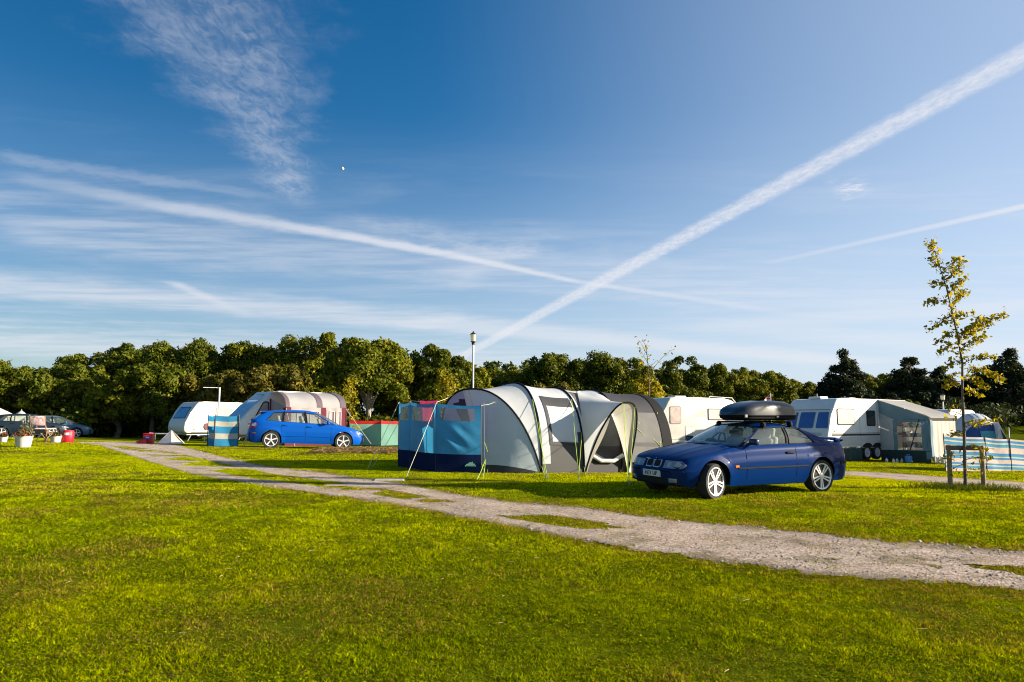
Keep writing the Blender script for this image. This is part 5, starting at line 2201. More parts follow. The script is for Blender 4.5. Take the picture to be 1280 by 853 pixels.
# middle caravan behind the coupe
cc, S, Fr, win, bv = make_caravan('cream single axle caravan between the grey tent and the roof box', 5.3, 2.1, .45, 2.52, .55, .95, cream)
win(-.95, 1.72, .62, .78, curtain, .10)
win(-3.30, 1.76, 1.15, .52, mat('white_blind_window', (.70, .64, .60), .12, coat=1.0, var=.08, scale=3), .05)
win(-3.35, 1.12, .48, .40, curtain, .05)
Fr(0, 1.72, rrect(1.8, .62, .08), 'front_window', trimblk, .012)
Fr(0, 1.72, rrect(1.7, .54, .07), 'pane', mat('teal_window', (.05, .13, .18), .06, coat=1.0), .022)
S(-1.65, .98, rrect(.34, .46, .04), 'locker_door', cream, .010)
S(-1.65, .98, rrect(.30, .42, .03), 'locker_panel', seamm, .004) if False else None
for w_, xx, zz in ((.36, -1.65, 1.215), (.36, -1.65, .745)):
    S(xx, zz, rrect(w_, .012, .003), 'panel_seam', seamm, .011)
for xx in (-1.83, -1.47):
    S(xx, .98, rrect(.012, .46, .003), 'panel_seam', seamm, .011)
S(-2.6, .66, rrect(4.6, .015, .004), 'panel_seam', seamm, .006)
S(-2.3, 1.90, roundpoly([(-.5, -.25), (.35, -.25), (.35, .2)], .03), 'decal', mat('caravan_beige', (.60, .55, .46), .45), .005)
S(-2.85, .50, [(.37 * math.cos(a), .22 * math.sin(a)) for a in np.linspace(0, PI, 13)], 'wheel_arch', dark, .010)
caravan_wheel(cc, -2.85, .95)
MB().rbox((-1.75, .1, 2.55), (.62, .62, .11), .04, 2).build('roof_vent', cream, cc, smooth=40)
mb = MB()
mb.tube([(-3.0, .85, 2.50), (-3.0, .85, 2.57), (-4.3, .85, 2.52), (-4.5, .85, 2.30)], .022, 6)
mb.tube([(-3.0, -.3, 2.50), (-3.0, -.3, 2.57), (-4.3, -.3, 2.52)], .022, 6)
mb.build('roof_rail', cream, cc, smooth=40)
RZ_C = math.atan2(-.40, -.915)
MC_ = put(cc, (824, 576), (-.05, 1.05), RZ_C, 31.5)
cc.location.z = tz(cc.location.x, cc.location.y)
# small flag on a stick on its far side
fp = at(962, 505, 26.5)
fl = thing('flag', 'small red and white flag fluttering just above the roof box', 'flag', (fp.x, fp.y, tz(fp.x, fp.y)))
hz = at(962, 494, 26.5).z - fl.location.z
MB().tube([(0.05, 0, -.1), (.05, 0, hz + .06)], .010, 6).build('flag_pole', steel, fl)
mb = MB()
rows = []
for i in range(9):
    u = i / 8
    rows.append([Vector((.05 - .26 * u, .06 * math.sin(u * 5), hz + .05 - .22 * u - .30 * v * (1 - .5 * u) - .05 * v)) for v in (0, .33, .66, 1)])
mb.grid(rows)
fm = bpy.data.materials.new('flag_cloth')
nt, N, L = nodes_of(fm)
tc = N.new('ShaderNodeTexCoord')
w_ = N.new('ShaderNodeTexWave')
w_.inputs['Scale'].default_value = 3.2
w_.bands_direction = 'Z'
L.new(tc.outputs['Object'], w_.inputs['Vector'])
L.new(gramp(w_.outputs['Fac'], [(.45, (.55, .03, .04)), (.55, (.75, .66, .64))]), N['Principled BSDF'].inputs['Base Color'])
mb.build('flag_cloth', fm, fl, smooth=60)

# left: small white caravan with aerial
RZ_L = R(230)
c1, S, Fr, win, bv = make_caravan('small cream caravan with sloping front beside the striped windbreak', 4.4, 2.05, .48, 2.33, .66, .20, cream)
f = Fr(0, 1.68, roundpoly([(-.75, -.34), (.75, -.34), (.68, .34), (-.68, .34)], .06), 'front_window', trimblk, .012)
Fr(0, 1.68, roundpoly([(-.70, -.30), (.70, -.30), (.63, .30), (-.63, .30)], .05), 'pane', mat('pale_blue_window', (.12, .20, .34), .06, coat=1.0, var=.3), .022, par=f)
win(-2.35, 1.72, .95, .56, curtain, .08)
for xx in (-1.1, -1.5, -1.9):
    S(xx, 1.5, rrect(.010, 1.5, .002), 'panel_seam', seamm, .006)
S(-.55, 1.2, rrect(.02, 1.35, .005), 'panel_seam', seamm, .008)
S(-1.35, .86, [(.17 * math.cos(a), .20 * math.sin(a)) for a in np.linspace(0, 2 * PI, 15)[:-1]], 'water_flap', mat('maroon', (.12, .01, .02), .6), .05)
S(-2.4, .53, [(.37 * math.cos(a), .20 * math.sin(a)) for a in np.linspace(0, PI, 13)], 'wheel_arch', dark, .010)
caravan_wheel(c1, -2.4, .92)
M1 = put(c1, (230, 553.5), (-.05, 1.02), RZ_L, 42)
ap = at(273, 520, 41)
a1_ = thing('television_aerial', 'thin pale television aerial on a mast above the small cream caravan', 'aerial', (ap.x, ap.y, tz(ap.x, ap.y)))
hz = at(273, 484.5, 41).z - a1_.location.z
MB().tube([(0, 0, -.1), (0, 0, hz)], .05, 8).build('mast', white, a1_, smooth=40)
mb = MB()
q = at(255, 485, 41) - a1_.location
mb.tube([(0.05, 0, hz - .03), (q.x, 0, hz + .0)], .03, 6)
for i in range(8):
    f = .15 + .8 * i / 7
    mb.tube([(q.x * f, -.22, hz - .01), (q.x * f, .22, hz - .01)], .012, 5)
mb.build('antenna', white, a1_)

# left: bigger caravan with awning
RZ_A = R(222)
c2, S, Fr, win, bv = make_caravan('pale caravan with long raked front window behind the bright blue car', 5.6, 2.15, .46, 2.66, 1.55, .4, white)
f = Fr(0, 1.75, roundpoly([(-.85, -.50), (.85, -.50), (.78, .52), (-.78, .52)], .06), 'front_window', greyp, .012)
Fr(0, 1.75, roundpoly([(-.79, -.45), (.79, -.45), (.72, .47), (-.72, .47)], .05), 'pane', mat('grey_blue_window', (.22, .25, .34), .06, coat=1.0, var=.2), .022, par=f)
f = S(-1.38, 1.72, roundpoly([(-.62, -.50), (.15, -.50), (.15, .40), (-.14, .40)], .10), 'window', trimblk, .014)
S(-1.38, 1.72, roundpoly([(-.53, -.44), (.10, -.44), (.10, .34), (-.12, .34)], .08), 'pane', mat('lilac_curtain_window', (.36, .33, .36), .10, coat=1.0, var=.12, scale=8), .024, par=f)
S(-2.8, 1.06, rrect(4.6, .03, .005), 'stripe', mat('stripe_maroon', (.16, .02, .04), .5), .008)
S(-3.0, .51, [(.37 * math.cos(a), .22 * math.sin(a)) for a in np.linspace(0, PI, 13)], 'wheel_arch', dark, .010)
caravan_wheel(c2, -3.0, .96)
M2 = put(c2, (297, 556.5), (-.05, 1.07), RZ_A, 35)
aw2 = thing('caravan_awning', 'grey and maroon awning with rounded roof behind the bright blue car', 'awning')
aw2.matrix_world = M2
x0, x1 = -1.55, -4.75
yi, yo = 1.08, 3.0
mar = mat('awning_maroon', (0.13, 0.012, 0.03), .85, var=.15, scale=3, trans=.1)
ag = mat('awning_silver', (0.34, 0.335, 0.34), .8, var=.06, scale=2, bump=.15, bscale=4, trans=.12)
apk = mat('awning_pink_grey', (0.40, 0.33, 0.34), .8, var=.08, scale=2, bump=.15, bscale=4, trans=.15)


def roofpt(x, v, drop=0.0):
    a = v * PI / 2
    y = yi + (yo - yi) * (math.sin(a) ** .9)
    z = 1.80 + (2.62 - 1.80) * math.cos(a) ** .8 if v < 1 else 1.80
    return Vector((x, y, z - drop))


mb = MB()
mb.grid(wall(lambda u, v: roofpt(x0 + (x1 - x0) * u, v, .03 * math.sin(PI * 2 * u) ** 2), 20, 12))
mb.build('roof', ag, aw2, smooth=60)
mb = MB()
for xx, wb in ((x0 - .08, .10), (x0 - 1.75, .15), (x1 + .16, .16)):
    rows = [[roofpt(xx + q, v) + Vector((0, .012, .012)) for v in np.linspace(0, 1, 13)] for q in (-wb, 0, wb)]
    mb.grid(rows)
mb.build('roof_band', mat('band_charcoal', (.11, .08, .10), .8), aw2, smooth=60)
mb = MB()
for xx in (x0, x0 - 1.85, x1 + .22):
    mb.grid(wall(lambda u, v: Vector((xx + .01 - .26 * u, yo + .004, -.05 + 1.86 * v)), 2, 6))
mb.grid(wall(lambda u, v: Vector((x0 + .003, yi + .02 + .22 * u, -.05 + 2.3 * v)), 2, 6))
mb.grid(wall(lambda u, v: Vector((x0 + .003, yo - .30 + .30 * u, -.05 + 1.84 * v)), 2, 6))
mb.grid(wall(lambda u, v: Vector((x0 - .02 + (x1 - x0 + .04) * u, yo + .002, -.05 + .55 * v)), 8, 2))
mb.grid(wall(lambda u, v: Vector((x1 - .003, yi + (yo - yi) * u, -.05 + 1.84 * v)), 4, 4))
mb.build('maroon_panel', mar, aw2)
for k, (a, b_) in enumerate(((x0 - .26, x0 - 1.85), (x0 - 2.11, x1 + .22))):
    mb = MB()
    mb.grid(wall(lambda u, v: Vector((a + (b_ - a) * u, yo + .001 + .015 * math.sin(u * 12), .50 + 1.31 * v)), 16, 6))
    w1 = mb.build('front_panel', apk, aw2, smooth=60)
    mb = MB()
    for fx in (.18, .62):
        xa, xb = a + (b_ - a) * fx, a + (b_ - a) * (fx + .30)
        for p, q in (((xa, .85), (xb, .85)), ((xa, 1.62), (xb, 1.62)), ((xa, .85), (xa, 1.62)), ((xb, .85), (xb, 1.62))):
            mb.tube([(p[0], yo + .03, p[1]), (q[0], yo + .03, q[1])], .02, 5)
    mb.build('window_frame', mat('pale_pink', (.62, .52, .53), .7), w1)
mb = MB()
mb.grid(wall(lambda u, v: Vector((x0 + .001, yi + .24 + (yo - .54 - yi) * u, -.05 + (2.25 - .3 * u) * v)), 6, 6))
mb.build('end_wall', apk, aw2)
mb = MB()
for u, v in ((x0 + .4, 1.2), (x1 - .5, 1.1)):
    pass
mb.tube([(x1, yo, 1.75), (x1 - .9, yo + 1.0, 0)], .012, 5)
mb.tube([(x0, yo, 1.75), (x0 + .2, yo + 1.5, 0)], .012, 5)
mb.build('guy_rope', mat('rope_white', (.6, .58, .5), .8), aw2)
# faraway caravan whose roof shows over the green awning
c3, S, Fr, win, bv = make_caravan('far white caravan, only its roof showing over the green awning', 5.0, 2.1, .45, 2.5, .6, .4, white)
win(-1.2, 1.75, .9, .6, darkwin)
win(-3.4, 1.75, .9, .6, darkwin)
Fr(0, 1.72, rrect(1.8, .62, .08), 'front_window', darkwin, .012)
caravan_wheel(c3, -2.6, .95)
p = at(1165, 512, 50)
c3.location = (p.x - .2, 50, at(1160, 511.5, 50).z - 2.52)
c3.location.z = max(c3.location.z, tz(p.x, 50) - .9)
c3.rotation_euler = (0, 0, R(215))
# ------------------------------------------------------------------ the big grey tent
t_grey = mat('tent_grey', (0.72, 0.75, 0.77), .8, var=.05, scale=1.5, bump=.5, bscale=2.6, trans=.40, spec=.2)
t_front = mat('tent_front', (0.70, 0.80, 0.84), .8, var=.05, scale=1.5, bump=.5, bscale=2.6, trans=.45, spec=.2)
t_white = mat('tent_white', (0.70, 0.71, 0.72), .75, var=.04, scale=1.5, bump=.25, bscale=3.5, trans=.18)
t_cream = mat('tent_cream', (0.60, 0.57, 0.50), .75, var=.04, scale=1.5, bump=.2, bscale=3.5, trans=.22)
t_char = mat('tent_charcoal', (0.030, 0.030, 0.036), .7, var=.1, scale=2, bump=.2, bscale=3.0)
t_skirt = mat('tent_skirt', (0.060, 0.060, 0.062), .8, var=.1, scale=2, bump=.2, bscale=3.0)
t_mesh = mat('tent_mesh', (0.15, 0.15, 0.145), .85, var=.1, scale=3, trans=.10)
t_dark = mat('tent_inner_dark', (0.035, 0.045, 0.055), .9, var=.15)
t_slate = mat('tent_slate', (0.34, 0.48, 0.58), .8, var=.1, scale=2, trans=.0, bump=.2, bscale=3)
sleeve = mat('pole_sleeve', (0.009, 0.009, 0.011), .8, spec=.2)
lime = mat('lime_rope', (0.42, 0.62, 0.07), .7, var=.1)
pale_rope = mat('pale_rope', (0.62, 0.62, 0.42), .7, var=.1)
OX, OY = 0.0, 18.9
ORG = Vector((OX, OY, tz(OX, OY)))
AX = Vector((.864, .504))
UX = Vector((.504, -.864))
HW = 1.42
NEXP = 2.5
SB, SD, SE, SG = 0.0, 1.26, 2.47, 3.99


def th(s):
    return float(np.interp(s, [-.5, 0, 1.26, 2.47, 3.99, 4.8], [2.20, 2.22, 2.14, 2.13, 2.08, 2.0]))


def lz(x, y):
    return tz(OX + x, OY + y) - ORG.z


def tun(s, t, off=0.0):
    c, sn = math.cos(t), max(0.0, math.sin(t))
    cx = math.copysign(abs(c) ** (2 / NEXP), c)
    sz = sn ** (2 / NEXP)
    # cloth sags a little between hoops
    hs = [SB, SD, SE, SG]
    sag = 0
    for i in range(3):
        if hs[i] < s < hs[i + 1]:
            sag = .022 * math.sin(PI * (s - hs[i]) / (hs[i + 1] - hs[i])) * sn
    w = HW * (1 - sag * .6) + off
    h = th(s) * (1 - sag) + off
    p = AX * s + UX * (w * cx)
    gz = lz(p.x, p.y)
    return Vector((p.x, p.y, gz * (1 - sz * .5) + h * sz))


def tz_(z, s=1.0):
    return math.asin(min(1, (z / th(s)) ** (NEXP / 2)))


def tgrid(s0, s1, t0, t1, ns=10, nt_=18, off=0.0):
    return [[tun(s0 + (s1 - s0) * i / ns, t0 + (t1 - t0) * k / nt_, off) for k in range(nt_ + 1)] for i in range(ns + 1)]


tent = thing('tunnel_tent', 'big pale grey tunnel tent with black hoops and a side porch', 'tent', ORG)
HP = PI / 2
# outer fabric
mb = MB()
mb.grid(tgrid(SB, SD, tz_(.70), PI, 10, 30))
mb.grid(tgrid(SD, SE, HP * .80, PI, 10, 20))
mb.grid(tgrid(SD, SD + .10, tz_(.1), HP, 2, 16))
mb.grid(tgrid(SB, SB + .27, tz_(.22), tz_(.72), 3, 8))
mb.build('fabric', t_grey, tent, smooth=60)
mb = MB()
mb.grid(tgrid(SE, SG, tz_(1.60), PI, 10, 24))
mb.grid(tgrid(SG, SG + .25, 0, PI, 3, 30))
mb.build('rear_fabric', t_char, tent, smooth=60)
mb = MB()
mb.grid(tgrid(SB + .27, SD, 0, tz_(.70), 8, 8))
mb.grid(tgrid(SB, SB + .27, 0, tz_(.22), 3, 4))
mb.build('mud_skirt', t_skirt, tent, smooth=60)
mb = MB()
mb.grid(tgrid(SB + .36, SD - .14, tz_(.76), tz_(1.62), 8, 10, .010))
mb.build('window_blind', t_white, tent, smooth=60)
mb = MB()
mb.grid(tgrid(SB + .30, SD - .10, tz_(1.62), tz_(1.86), 8, 4, .012))
mb.grid(tgrid(SB + .27, SB + .36, tz_(.66), tz_(1.86), 2, 12, .014))
mb.grid(tgrid(SB + .27, SD - .02, tz_(.66), tz_(.74), 8, 2, .014))
mb.grid(tgrid(SD - .14, SD - .02, tz_(.2), tz_(1.0), 2, 12, .012))
mb.build('window_frame', t_char, tent, smooth=60)
# mesh side panel of the bedroom, dark door mesh in the porch
mb = MB()
mb.grid(tgrid(SE + .18, SG, tz_(.78), tz_(1.60), 8, 12))
mb.grid(tgrid(SE + .18, SG, 0, tz_(.68), 8, 8))
mb.build('mesh_panel', t_mesh, tent, smooth=60)
mb = MB()
mb.grid(tgrid(SE + .18, SG, tz_(.68), tz_(.78), 8, 2, .004))
mb.build('mesh_band', t_char, tent, smooth=60)
mb = MB()
mb.grid(tgrid(SD + .10, SE + .18, tz_(.60), HP * .82, 8, 14, -.03))
mb.build('door_mesh', mat('door_mesh', (.10, .10, .10), .85, var=.15, scale=3), tent, smooth=60)
mb = MB()
mb.grid(tgrid(SD + .10, SE + .18, 0, tz_(.60), 8, 6, -.03))
mb.grid(tgrid(SD + .10, SE + .18, tz_(.60), tz_(.68), 8, 2, -.02))
mb.build('door_lower', t_char, tent, smooth=60)
# rolled door at the threshold
q0, q1 = tun(SD + .22, tz_(.36), .03), tun(SE + .0, tz_(.34), .05)
mb = MB()
mb.tube([q0 + Vector((0, 0, .08)), q0 * .7 + q1 * .3 + Vector((0, 0, -.06)), q0 * .3 + q1 * .7 + Vector((0, 0, -.05)), q1 + Vector((0, 0, .10))], .055, 8)
mb.build('rolled_door', mat('rolled_white', (.55, .55, .56), .7), tent, smooth=60)
# groundsheet darkness inside
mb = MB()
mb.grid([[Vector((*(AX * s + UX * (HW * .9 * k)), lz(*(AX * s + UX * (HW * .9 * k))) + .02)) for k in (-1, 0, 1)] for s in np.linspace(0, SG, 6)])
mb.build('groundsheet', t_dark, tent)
# rear wall of the bedroom
mb = MB()
e = [tun(SG + .25, PI * k / 24) for k in range(25)]
c_ = Vector((*(AX * (SG + .75)), .9))
mb.add(e + [c_], [(k, k + 1, 25) for k in range(24)])
mb.build('rear_wall', t_char, tent, smooth=60)
# hoops
mb = MB()
for s, r0 in ((SB, .028), (SD, .026), (SE, .024)):
    mb.tube([tun(s, PI * k / 40, .012) for k in range(41)], r0, 6)
mb.build('hoop_sleeve', sleeve, tent, smooth=60)
mb = MB()
mb.grid([[tun(SG + q, PI * k / 40, .014) for k in range(41)] for q in (-.07, 0, .10, .27)])
mb.build('rear_hoop_band', sleeve, tent, smooth=60)


# front canopy: a hoop leaning forward from the first one
def front_hoop(t):
    c, sn = math.cos(t), max(0.0, math.sin(t))
    n = 2.3
    cx = math.copysign(abs(c) ** (2 / n), c)
    sz = sn ** (2 / n)
    shift_ = -1.15 * (1 - cx) / 2 * 1.0
    lean = -.62 * sz
    p = AX * (shift_ + lean) + UX * (HW * cx)
    gz = lz(p.x, p.y)
    return Vector((p.x, p.y, gz * (1 - sz * .5) + 2.04 * sz))


mb = MB()
rows = []
for i in range(9):
    f = i / 8
    rows.append([tun(SB, PI * k / 36) * (1 - f) + front_hoop(PI * k / 36) * f + Vector((0, 0, -.05 * math.sin(PI * f) * math.sin(PI * k / 36))) for k in range(37)])
mb.grid(rows)
mb.build('front_canopy', t_grey, tent, smooth=60)
mb = MB()
mb.tube([front_hoop(PI * k / 40) + Vector((0, 0, .006)) for k in range(41)], .024, 6)
mb.build('front_hoop_sleeve', sleeve, tent, smooth=60)
V1 = gnd(607, 591) - ORG
FN = tun(SB, 0) + Vector((0, 0, .02))
TT = 1.72
bot = [FN * (1 - f) + V1 * f + Vector((-.02, -.10, 0)) * math.sin(PI * f) for f in np.linspace(0, 1, 13)]
top = [front_hoop(.03 + (TT - .03) * f) for f in np.linspace(0, 1, 13)]


def fw(a0, a1, nv):
    rows = []
    for i in range(13):
        A, B = bot[i] + Vector((0, 0, -.02)), top[i]
        rows.append([A * (1 - v) + B * v + Vector((-.03, -.05, 0)) * math.sin(PI * v) * (i / 12) for v in np.linspace(a0, a1, nv)])
    return rows


mb = MB()
mb.grid(fw(.10, 1.0, 12))
mb.build('front_wall', t_front, tent, smooth=60)
mb = MB()
mb.grid(fw(0, .10, 3))
mb.build('front_skirt', t_char, tent, smooth=60)
# round toggle patch on the front wall
# dark doorway left of the front wall and the slate vent above
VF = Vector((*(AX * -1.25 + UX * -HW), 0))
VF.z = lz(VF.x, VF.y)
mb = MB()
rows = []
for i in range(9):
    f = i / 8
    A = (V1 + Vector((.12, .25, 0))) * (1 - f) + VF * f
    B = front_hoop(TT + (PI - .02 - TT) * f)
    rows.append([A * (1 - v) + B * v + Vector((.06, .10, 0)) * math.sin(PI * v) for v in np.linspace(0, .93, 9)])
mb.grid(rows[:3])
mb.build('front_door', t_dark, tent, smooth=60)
mb = MB()
rows = []
for i in range(9):
    f = i / 8
    A = (V1 + Vector((.12, .25, 0))) * (1 - f) + VF * f
    B = front_hoop(TT + (PI - .02 - TT) * f)
    rows.append([A * (1 - v) + B * v + Vector((.06, .10, 0)) * math.sin(PI * v) for v in np.linspace(0, 1, 9)])
mb.grid(rows[2:])
mb.grid([r_[7:] for r_ in rows[:3]])
mb.build('front_vent', t_slate, tent, smooth=60)

# side porch: a second hoop leaning out over the door
FS0, FS1 = 2.66, 1.30


def porch_hoop(ph):
    c, sn = math.cos(ph), max(0.0, math.sin(ph))
    n = 2.5
    cx = math.copysign(abs(c) ** (2 / n), c)
    sz = sn ** (2 / n)
    s = (FS0 + FS1) / 2 + (FS0 - FS1) / 2 * cx * (1 - .10 * sz)
    p = AX * s + UX * (HW + .88 * sz ** 1.1)
    return Vector((p.x, p.y, lz(p.x, p.y) * (1 - sz) + sz * 1.70))


def roofline(ph):
    """where the porch roof leaves the tunnel: up one hoop, over, down the other"""
    f = ph / PI
    s = FS0 + .10 + (SD - FS0 - .10) * (3 * f * f - 2 * f ** 3)
    t = (1 - abs(2 * f - 1) ** 1.5) * HP * .94
    return tun(s, t, .012)


mb = MB()
rows = []
for i in range(13):
    f = i / 12
    rows.append([porch_hoop(PI * k / 36) * (1 - f) + roofline(PI * k / 36) * f + Vector((0, 0, -.09 * math.sin(PI * f) * math.sin(PI * k / 36))) for k in range(37)])
mb.grid(rows)
mb.build('porch_roof', t_grey, tent, smooth=60)
mb = MB()
mb.tube([porch_hoop(PI * k / 40) for k in range(41)], .022, 6)
mb.build('porch_hoop_sleeve', sleeve, tent, smooth=60)
P0 = porch_hoop(2.2)
foot = porch_hoop(.0)
rows = []
for i in range(15):
    f = i / 14
    A = porch_hoop(2.2 * (1 - f))
    mid_ = P0 * .46 + foot * .54 + Vector((*(AX * .10), .08))
    B = P0 * (1 - f) ** 2 + mid_ * 2 * f * (1 - f) + foot * f * f
    rows.append([A * (1 - v) + B * v + Vector((*(UX * -.05), 0)) * math.sin(PI * v) for v in np.linspace(0, 1, 9)])
mb = MB()
mb.grid(rows)
mb.build('porch_curtain', t_cream, tent, smooth=60)
foot2 = porch_hoop(PI)
rows = []
for i in range(13):
    f = i / 12
    A = porch_hoop(2.30 + (PI - 2.30) * f)
    w_ = .05 + .10 * math.sin(PI * min(1, f * 1.1))
    rows.append([A + Vector((*(AX * w_ * v), -.03 * v)) for v in (0, .35, .7, 1.0)])
mb = MB()
mb.grid(rows)
mb.build('porch_flap', t_cream, tent, smooth=60)


def rope(mb, a, b, sag=.03, r=.006):
    a, b = Vector(a), Vector(b)
    mb.tube([a, (a + b) / 2 + Vector((0, 0, -sag)), b], r, 5)


def peg(mb, p):
    mb.tube([p + Vector((0, 0, -.08)), p + Vector((0, 0, .09))], .010, 5)


def G_(px, py):
    return gnd(px, py) - ORG


def T_(px, py, Y):
    return at(px, py, Y) - ORG


pegs = []
for A, B in ((tun(SB, tz_(1.75), .02), G_(685, 600)), (tun(SB, tz_(1.2), .02), G_(682, 597)), (tun(SD, tz_(1.85), .02), G_(724, 601)), (tun(SD, tz_(1.0), .02), G_(723, 599)),
             (porch_hoop(1.75), G_(787, 607)), (porch_hoop(1.7), G_(785, 604)), (porch_hoop(1.2), G_(786, 606)),
             (tun(SG, tz_(1.6), .02), T_(826, 559, 19.6)), (tun(SG - .9, tz_(1.45), .02), T_(825, 557, 19.6)), (tun(SG - .9, tz_(1.15), .02), T_(822, 557, 19.6)),
             (front_hoop(1.0), G_(607, 583) + Vector((0, -.1, 0))), (front_hoop(1.7), V1 + Vector((-.06, -.1, .10))), (V1 + Vector((0, -.02, .32)), G_(596, 600)), (V1 + Vector((0, -.02, .28)), G_(604, 597)),
             (tun(SB, .04), G_(683, 597)), (tun(SD, .04), G_(733, 596)), (front_hoop(1.62), V1 + Vector((.05, -.12, .5)))):
    m_ = MB()
    rope(m_, A, B)
    m_.build('guy_rope', lime, tent, smooth=60)
    m_ = MB()
    peg(m_, Vector((B.x, B.y, lz(B.x, B.y))))
    m_.build('peg', steel, tent)
# upright canopy pole and its short top bar beside the doorway
mb = MB()
a_ = V1 + Vector((.0, -.03, 0))
mb.tube([a_ + Vector((-.02, 0, -.05)), a_ + Vector((-.05, 0, 1.72))], .009, 6)
mb.tube([a_ + Vector((-.05, 0, 1.72)), a_ + Vector((.24, .0, 1.70))], .008, 6)
mb.build('canopy_pole', mat('pole_grey', (.45, .45, .46), .4, .5), tent, smooth=60)
# pale storage box showing under the front wall
p = gnd(642, 590.5)
bx = thing('storage_crate', 'low pale plastic crate half hidden under the tent front', 'crate', p)
MB().rbox((0, 0, .10), (.36, .24, .20), .02, 2).build('crate_body', mat('crate_pale', (.30, .36, .36), .5), bx, smooth=40)
MB().rbox((0, 0, .215), (.38, .26, .03), .01, 1).build('crate_lid', mat('crate_lid', (.36, .40, .40), .5), bx)
# small white things by the pegs at the windbreak corner
p = gnd(597, 594.5)


# ------------------------------------------------------------------ windbreaks
def striped(name, stops):
    """horizontal stripes by height over the ground: list of (height from, colour)"""
    m = bpy.data.materials.new(name)
    nt, N, L = nodes_of(m)
    b = N['Principled BSDF']
    b.inputs['Roughness'].default_value = .8
    a_ = N.new('ShaderNodeAttribute')
    a_.attribute_name = 'tint'
    L.new(a_.outputs['Fac'], b.inputs['Roughness'])
    b.inputs['Roughness'].default_value = .8
    for l in list(L):
        if l.to_socket == b.inputs['Roughness']:
            L.remove(l)
    uv = N.new('ShaderNodeUVMap')
    sp = N.new('ShaderNodeSeparateXYZ')
    L.new(uv.outputs[0], sp.inputs[0])
    r_ = N.new('ShaderNodeValToRGB')
    r_.color_ramp.interpolation = 'CONSTANT'
    el = r_.color_ramp.elements
    while len(el) < len(stops):
        el.new(.5)
    for e_, (p_, c_) in zip(el, stops):
        e_.position = p_
        e_.color = (*c_, 1)
    L.new(sp.outputs[1], r_.inputs[0])
    tcn = N.new('ShaderNodeTexCoord')
    nz = N.new('ShaderNodeTexNoise')
    nz.inputs['Scale'].default_value = 4
    L.new(tcn.outputs['Object'], nz.inputs['Vector'])
    bpn = N.new('ShaderNodeBump')
    bpn.inputs['Strength'].default_value = .3
    bpn.inputs['Distance'].default_value = .05
    L.new(nz.outputs['Fac'], bpn.inputs['Height'])
    L.new(bpn.outputs[0], b.inputs['Normal'])
    L.new(r_.outputs[0], b.inputs['Base Color'])
    tr_ = N.new('ShaderNodeBsdfTranslucent')
    L.new(r_.outputs[0], tr_.inputs['Color'])
    ms = N.new('ShaderNodeMixShader')
    ms.inputs[0].default_value = .5
    L.new(b.outputs[0], ms.inputs[1])
    L.new(tr_.outputs[0], ms.inputs[2])
    L.new(ms.outputs[0], N['Material Output'].inputs['Surface'])
    return m


def windbreak(label, feet, H, m, name='windbreak', extra=None, group=None, polemat=None, nx_=14, sag=.03, pole_up=.04, seed=1):
    """cloth hung between poles; feet are ground points"""
    g = np.random.default_rng(seed)
    c0 = feet[0]
    o = thing(name, label, 'windbreak', c0, 0, group)
    for i in range(len(feet) - 1):
        A, B = feet[i] - c0, feet[i + 1] - c0
        d = Vector((B.x - A.x, B.y - A.y, 0))
        nrm = Vector((-d.y, d.x, 0)).normalized()
        n = max(4, int(d.length / .12))
        rows, uvs = [], []
        for k in range(n + 1):
            u = k / n
            p = A * (1 - u) + B * u
            row = []
            for j in range(13):
                v = j / 12
                top = H - sag * math.sin(PI * u)
                bul = .05 * math.sin(PI * u) * math.sin(PI * v) + .016 * math.sin(9 * u + 4 * v + i * 2) + .010 * math.sin(21 * (u - v * .6) + i)
                row.append(p + nrm * bul + Vector((0, 0, .02 + (top - .02) * v)))
                uvs.append((u, v))
            rows.append(row)
        mb = MB()
        mb.grid(rows)
        c = mb.build('cloth', m, o, smooth=70)
        uvl = c.data.uv_layers.new(name='UVMap')
        for l in c.data.loops:
            uvl.data[l.index].uv = uvs[l.vertex_index]
    for i, p in enumerate(feet):
        q = p - c0
        mb = MB()
        mb.tube([q + Vector((0, -.012, -.1)), q + Vector((0, -.012, H + pole_up))], .016, 7)
        mb.build('pole', polemat or stripeb, o, smooth=50)
    return o


cy = (0.03, 0.30, 0.56)
wc = (0.62, 0.58, 0.46)
m1 = striped('stripes_blue_cream', [(0, cy), (.24, wc), (.42, cy), (.65, wc), (.82, cy)])
B1 = [gnd(259, 557.5), gnd(268, 558.8), gnd(297.5, 558.8)]
Hh = (at(268, 519.5, B1[1].y).z - B1[1].z)
windbreak('blue and cream striped windbreak standing in front of the small cream caravan', B1, Hh, m1, seed=2, group='striped windbreaks')
pe = (0.78, 0.62, 0.53)
bl = (0.03, 0.27, 0.56)
bl2 = (0.05, 0.33, 0.50)
ye = (0.66, 0.66, 0.42)
st_ = [(0, pe), (.09, bl), (.14, bl2), (.17, ye), (.20, bl), (.255, pe), (.375, bl), (.43, ye), (.465, bl2), (.50, bl), (.565, pe), (.74, bl2), (.80, bl), (.83, ye), (.875, bl), (.945, pe)]
m2 = striped('stripes_beach', st_)
Y0 = gnd(1182, 589.5).y
B2 = [gnd(1182, 589.5), at(1234, 591.0, Y0 + 1.1), at(1265, 592.0, Y0 + 1.8), at(1345, 594.5, Y0 + 3.6)]
for p in B2[1:]:
    p.z = min(p.z, tz(p.x, p.y) - .02)
Hh = (at(1182, 543.5, B2[0].y).z - B2[0].z)
w2 = windbreak('long peach, blue and yellow striped windbreak behind the staked young tree', B2, Hh, m2, seed=3, group='striped windbreaks', polemat=mat('pole_maroon', (.14, .05, .04), .6))
mb = MB()
q = B2[2] - B2[0]
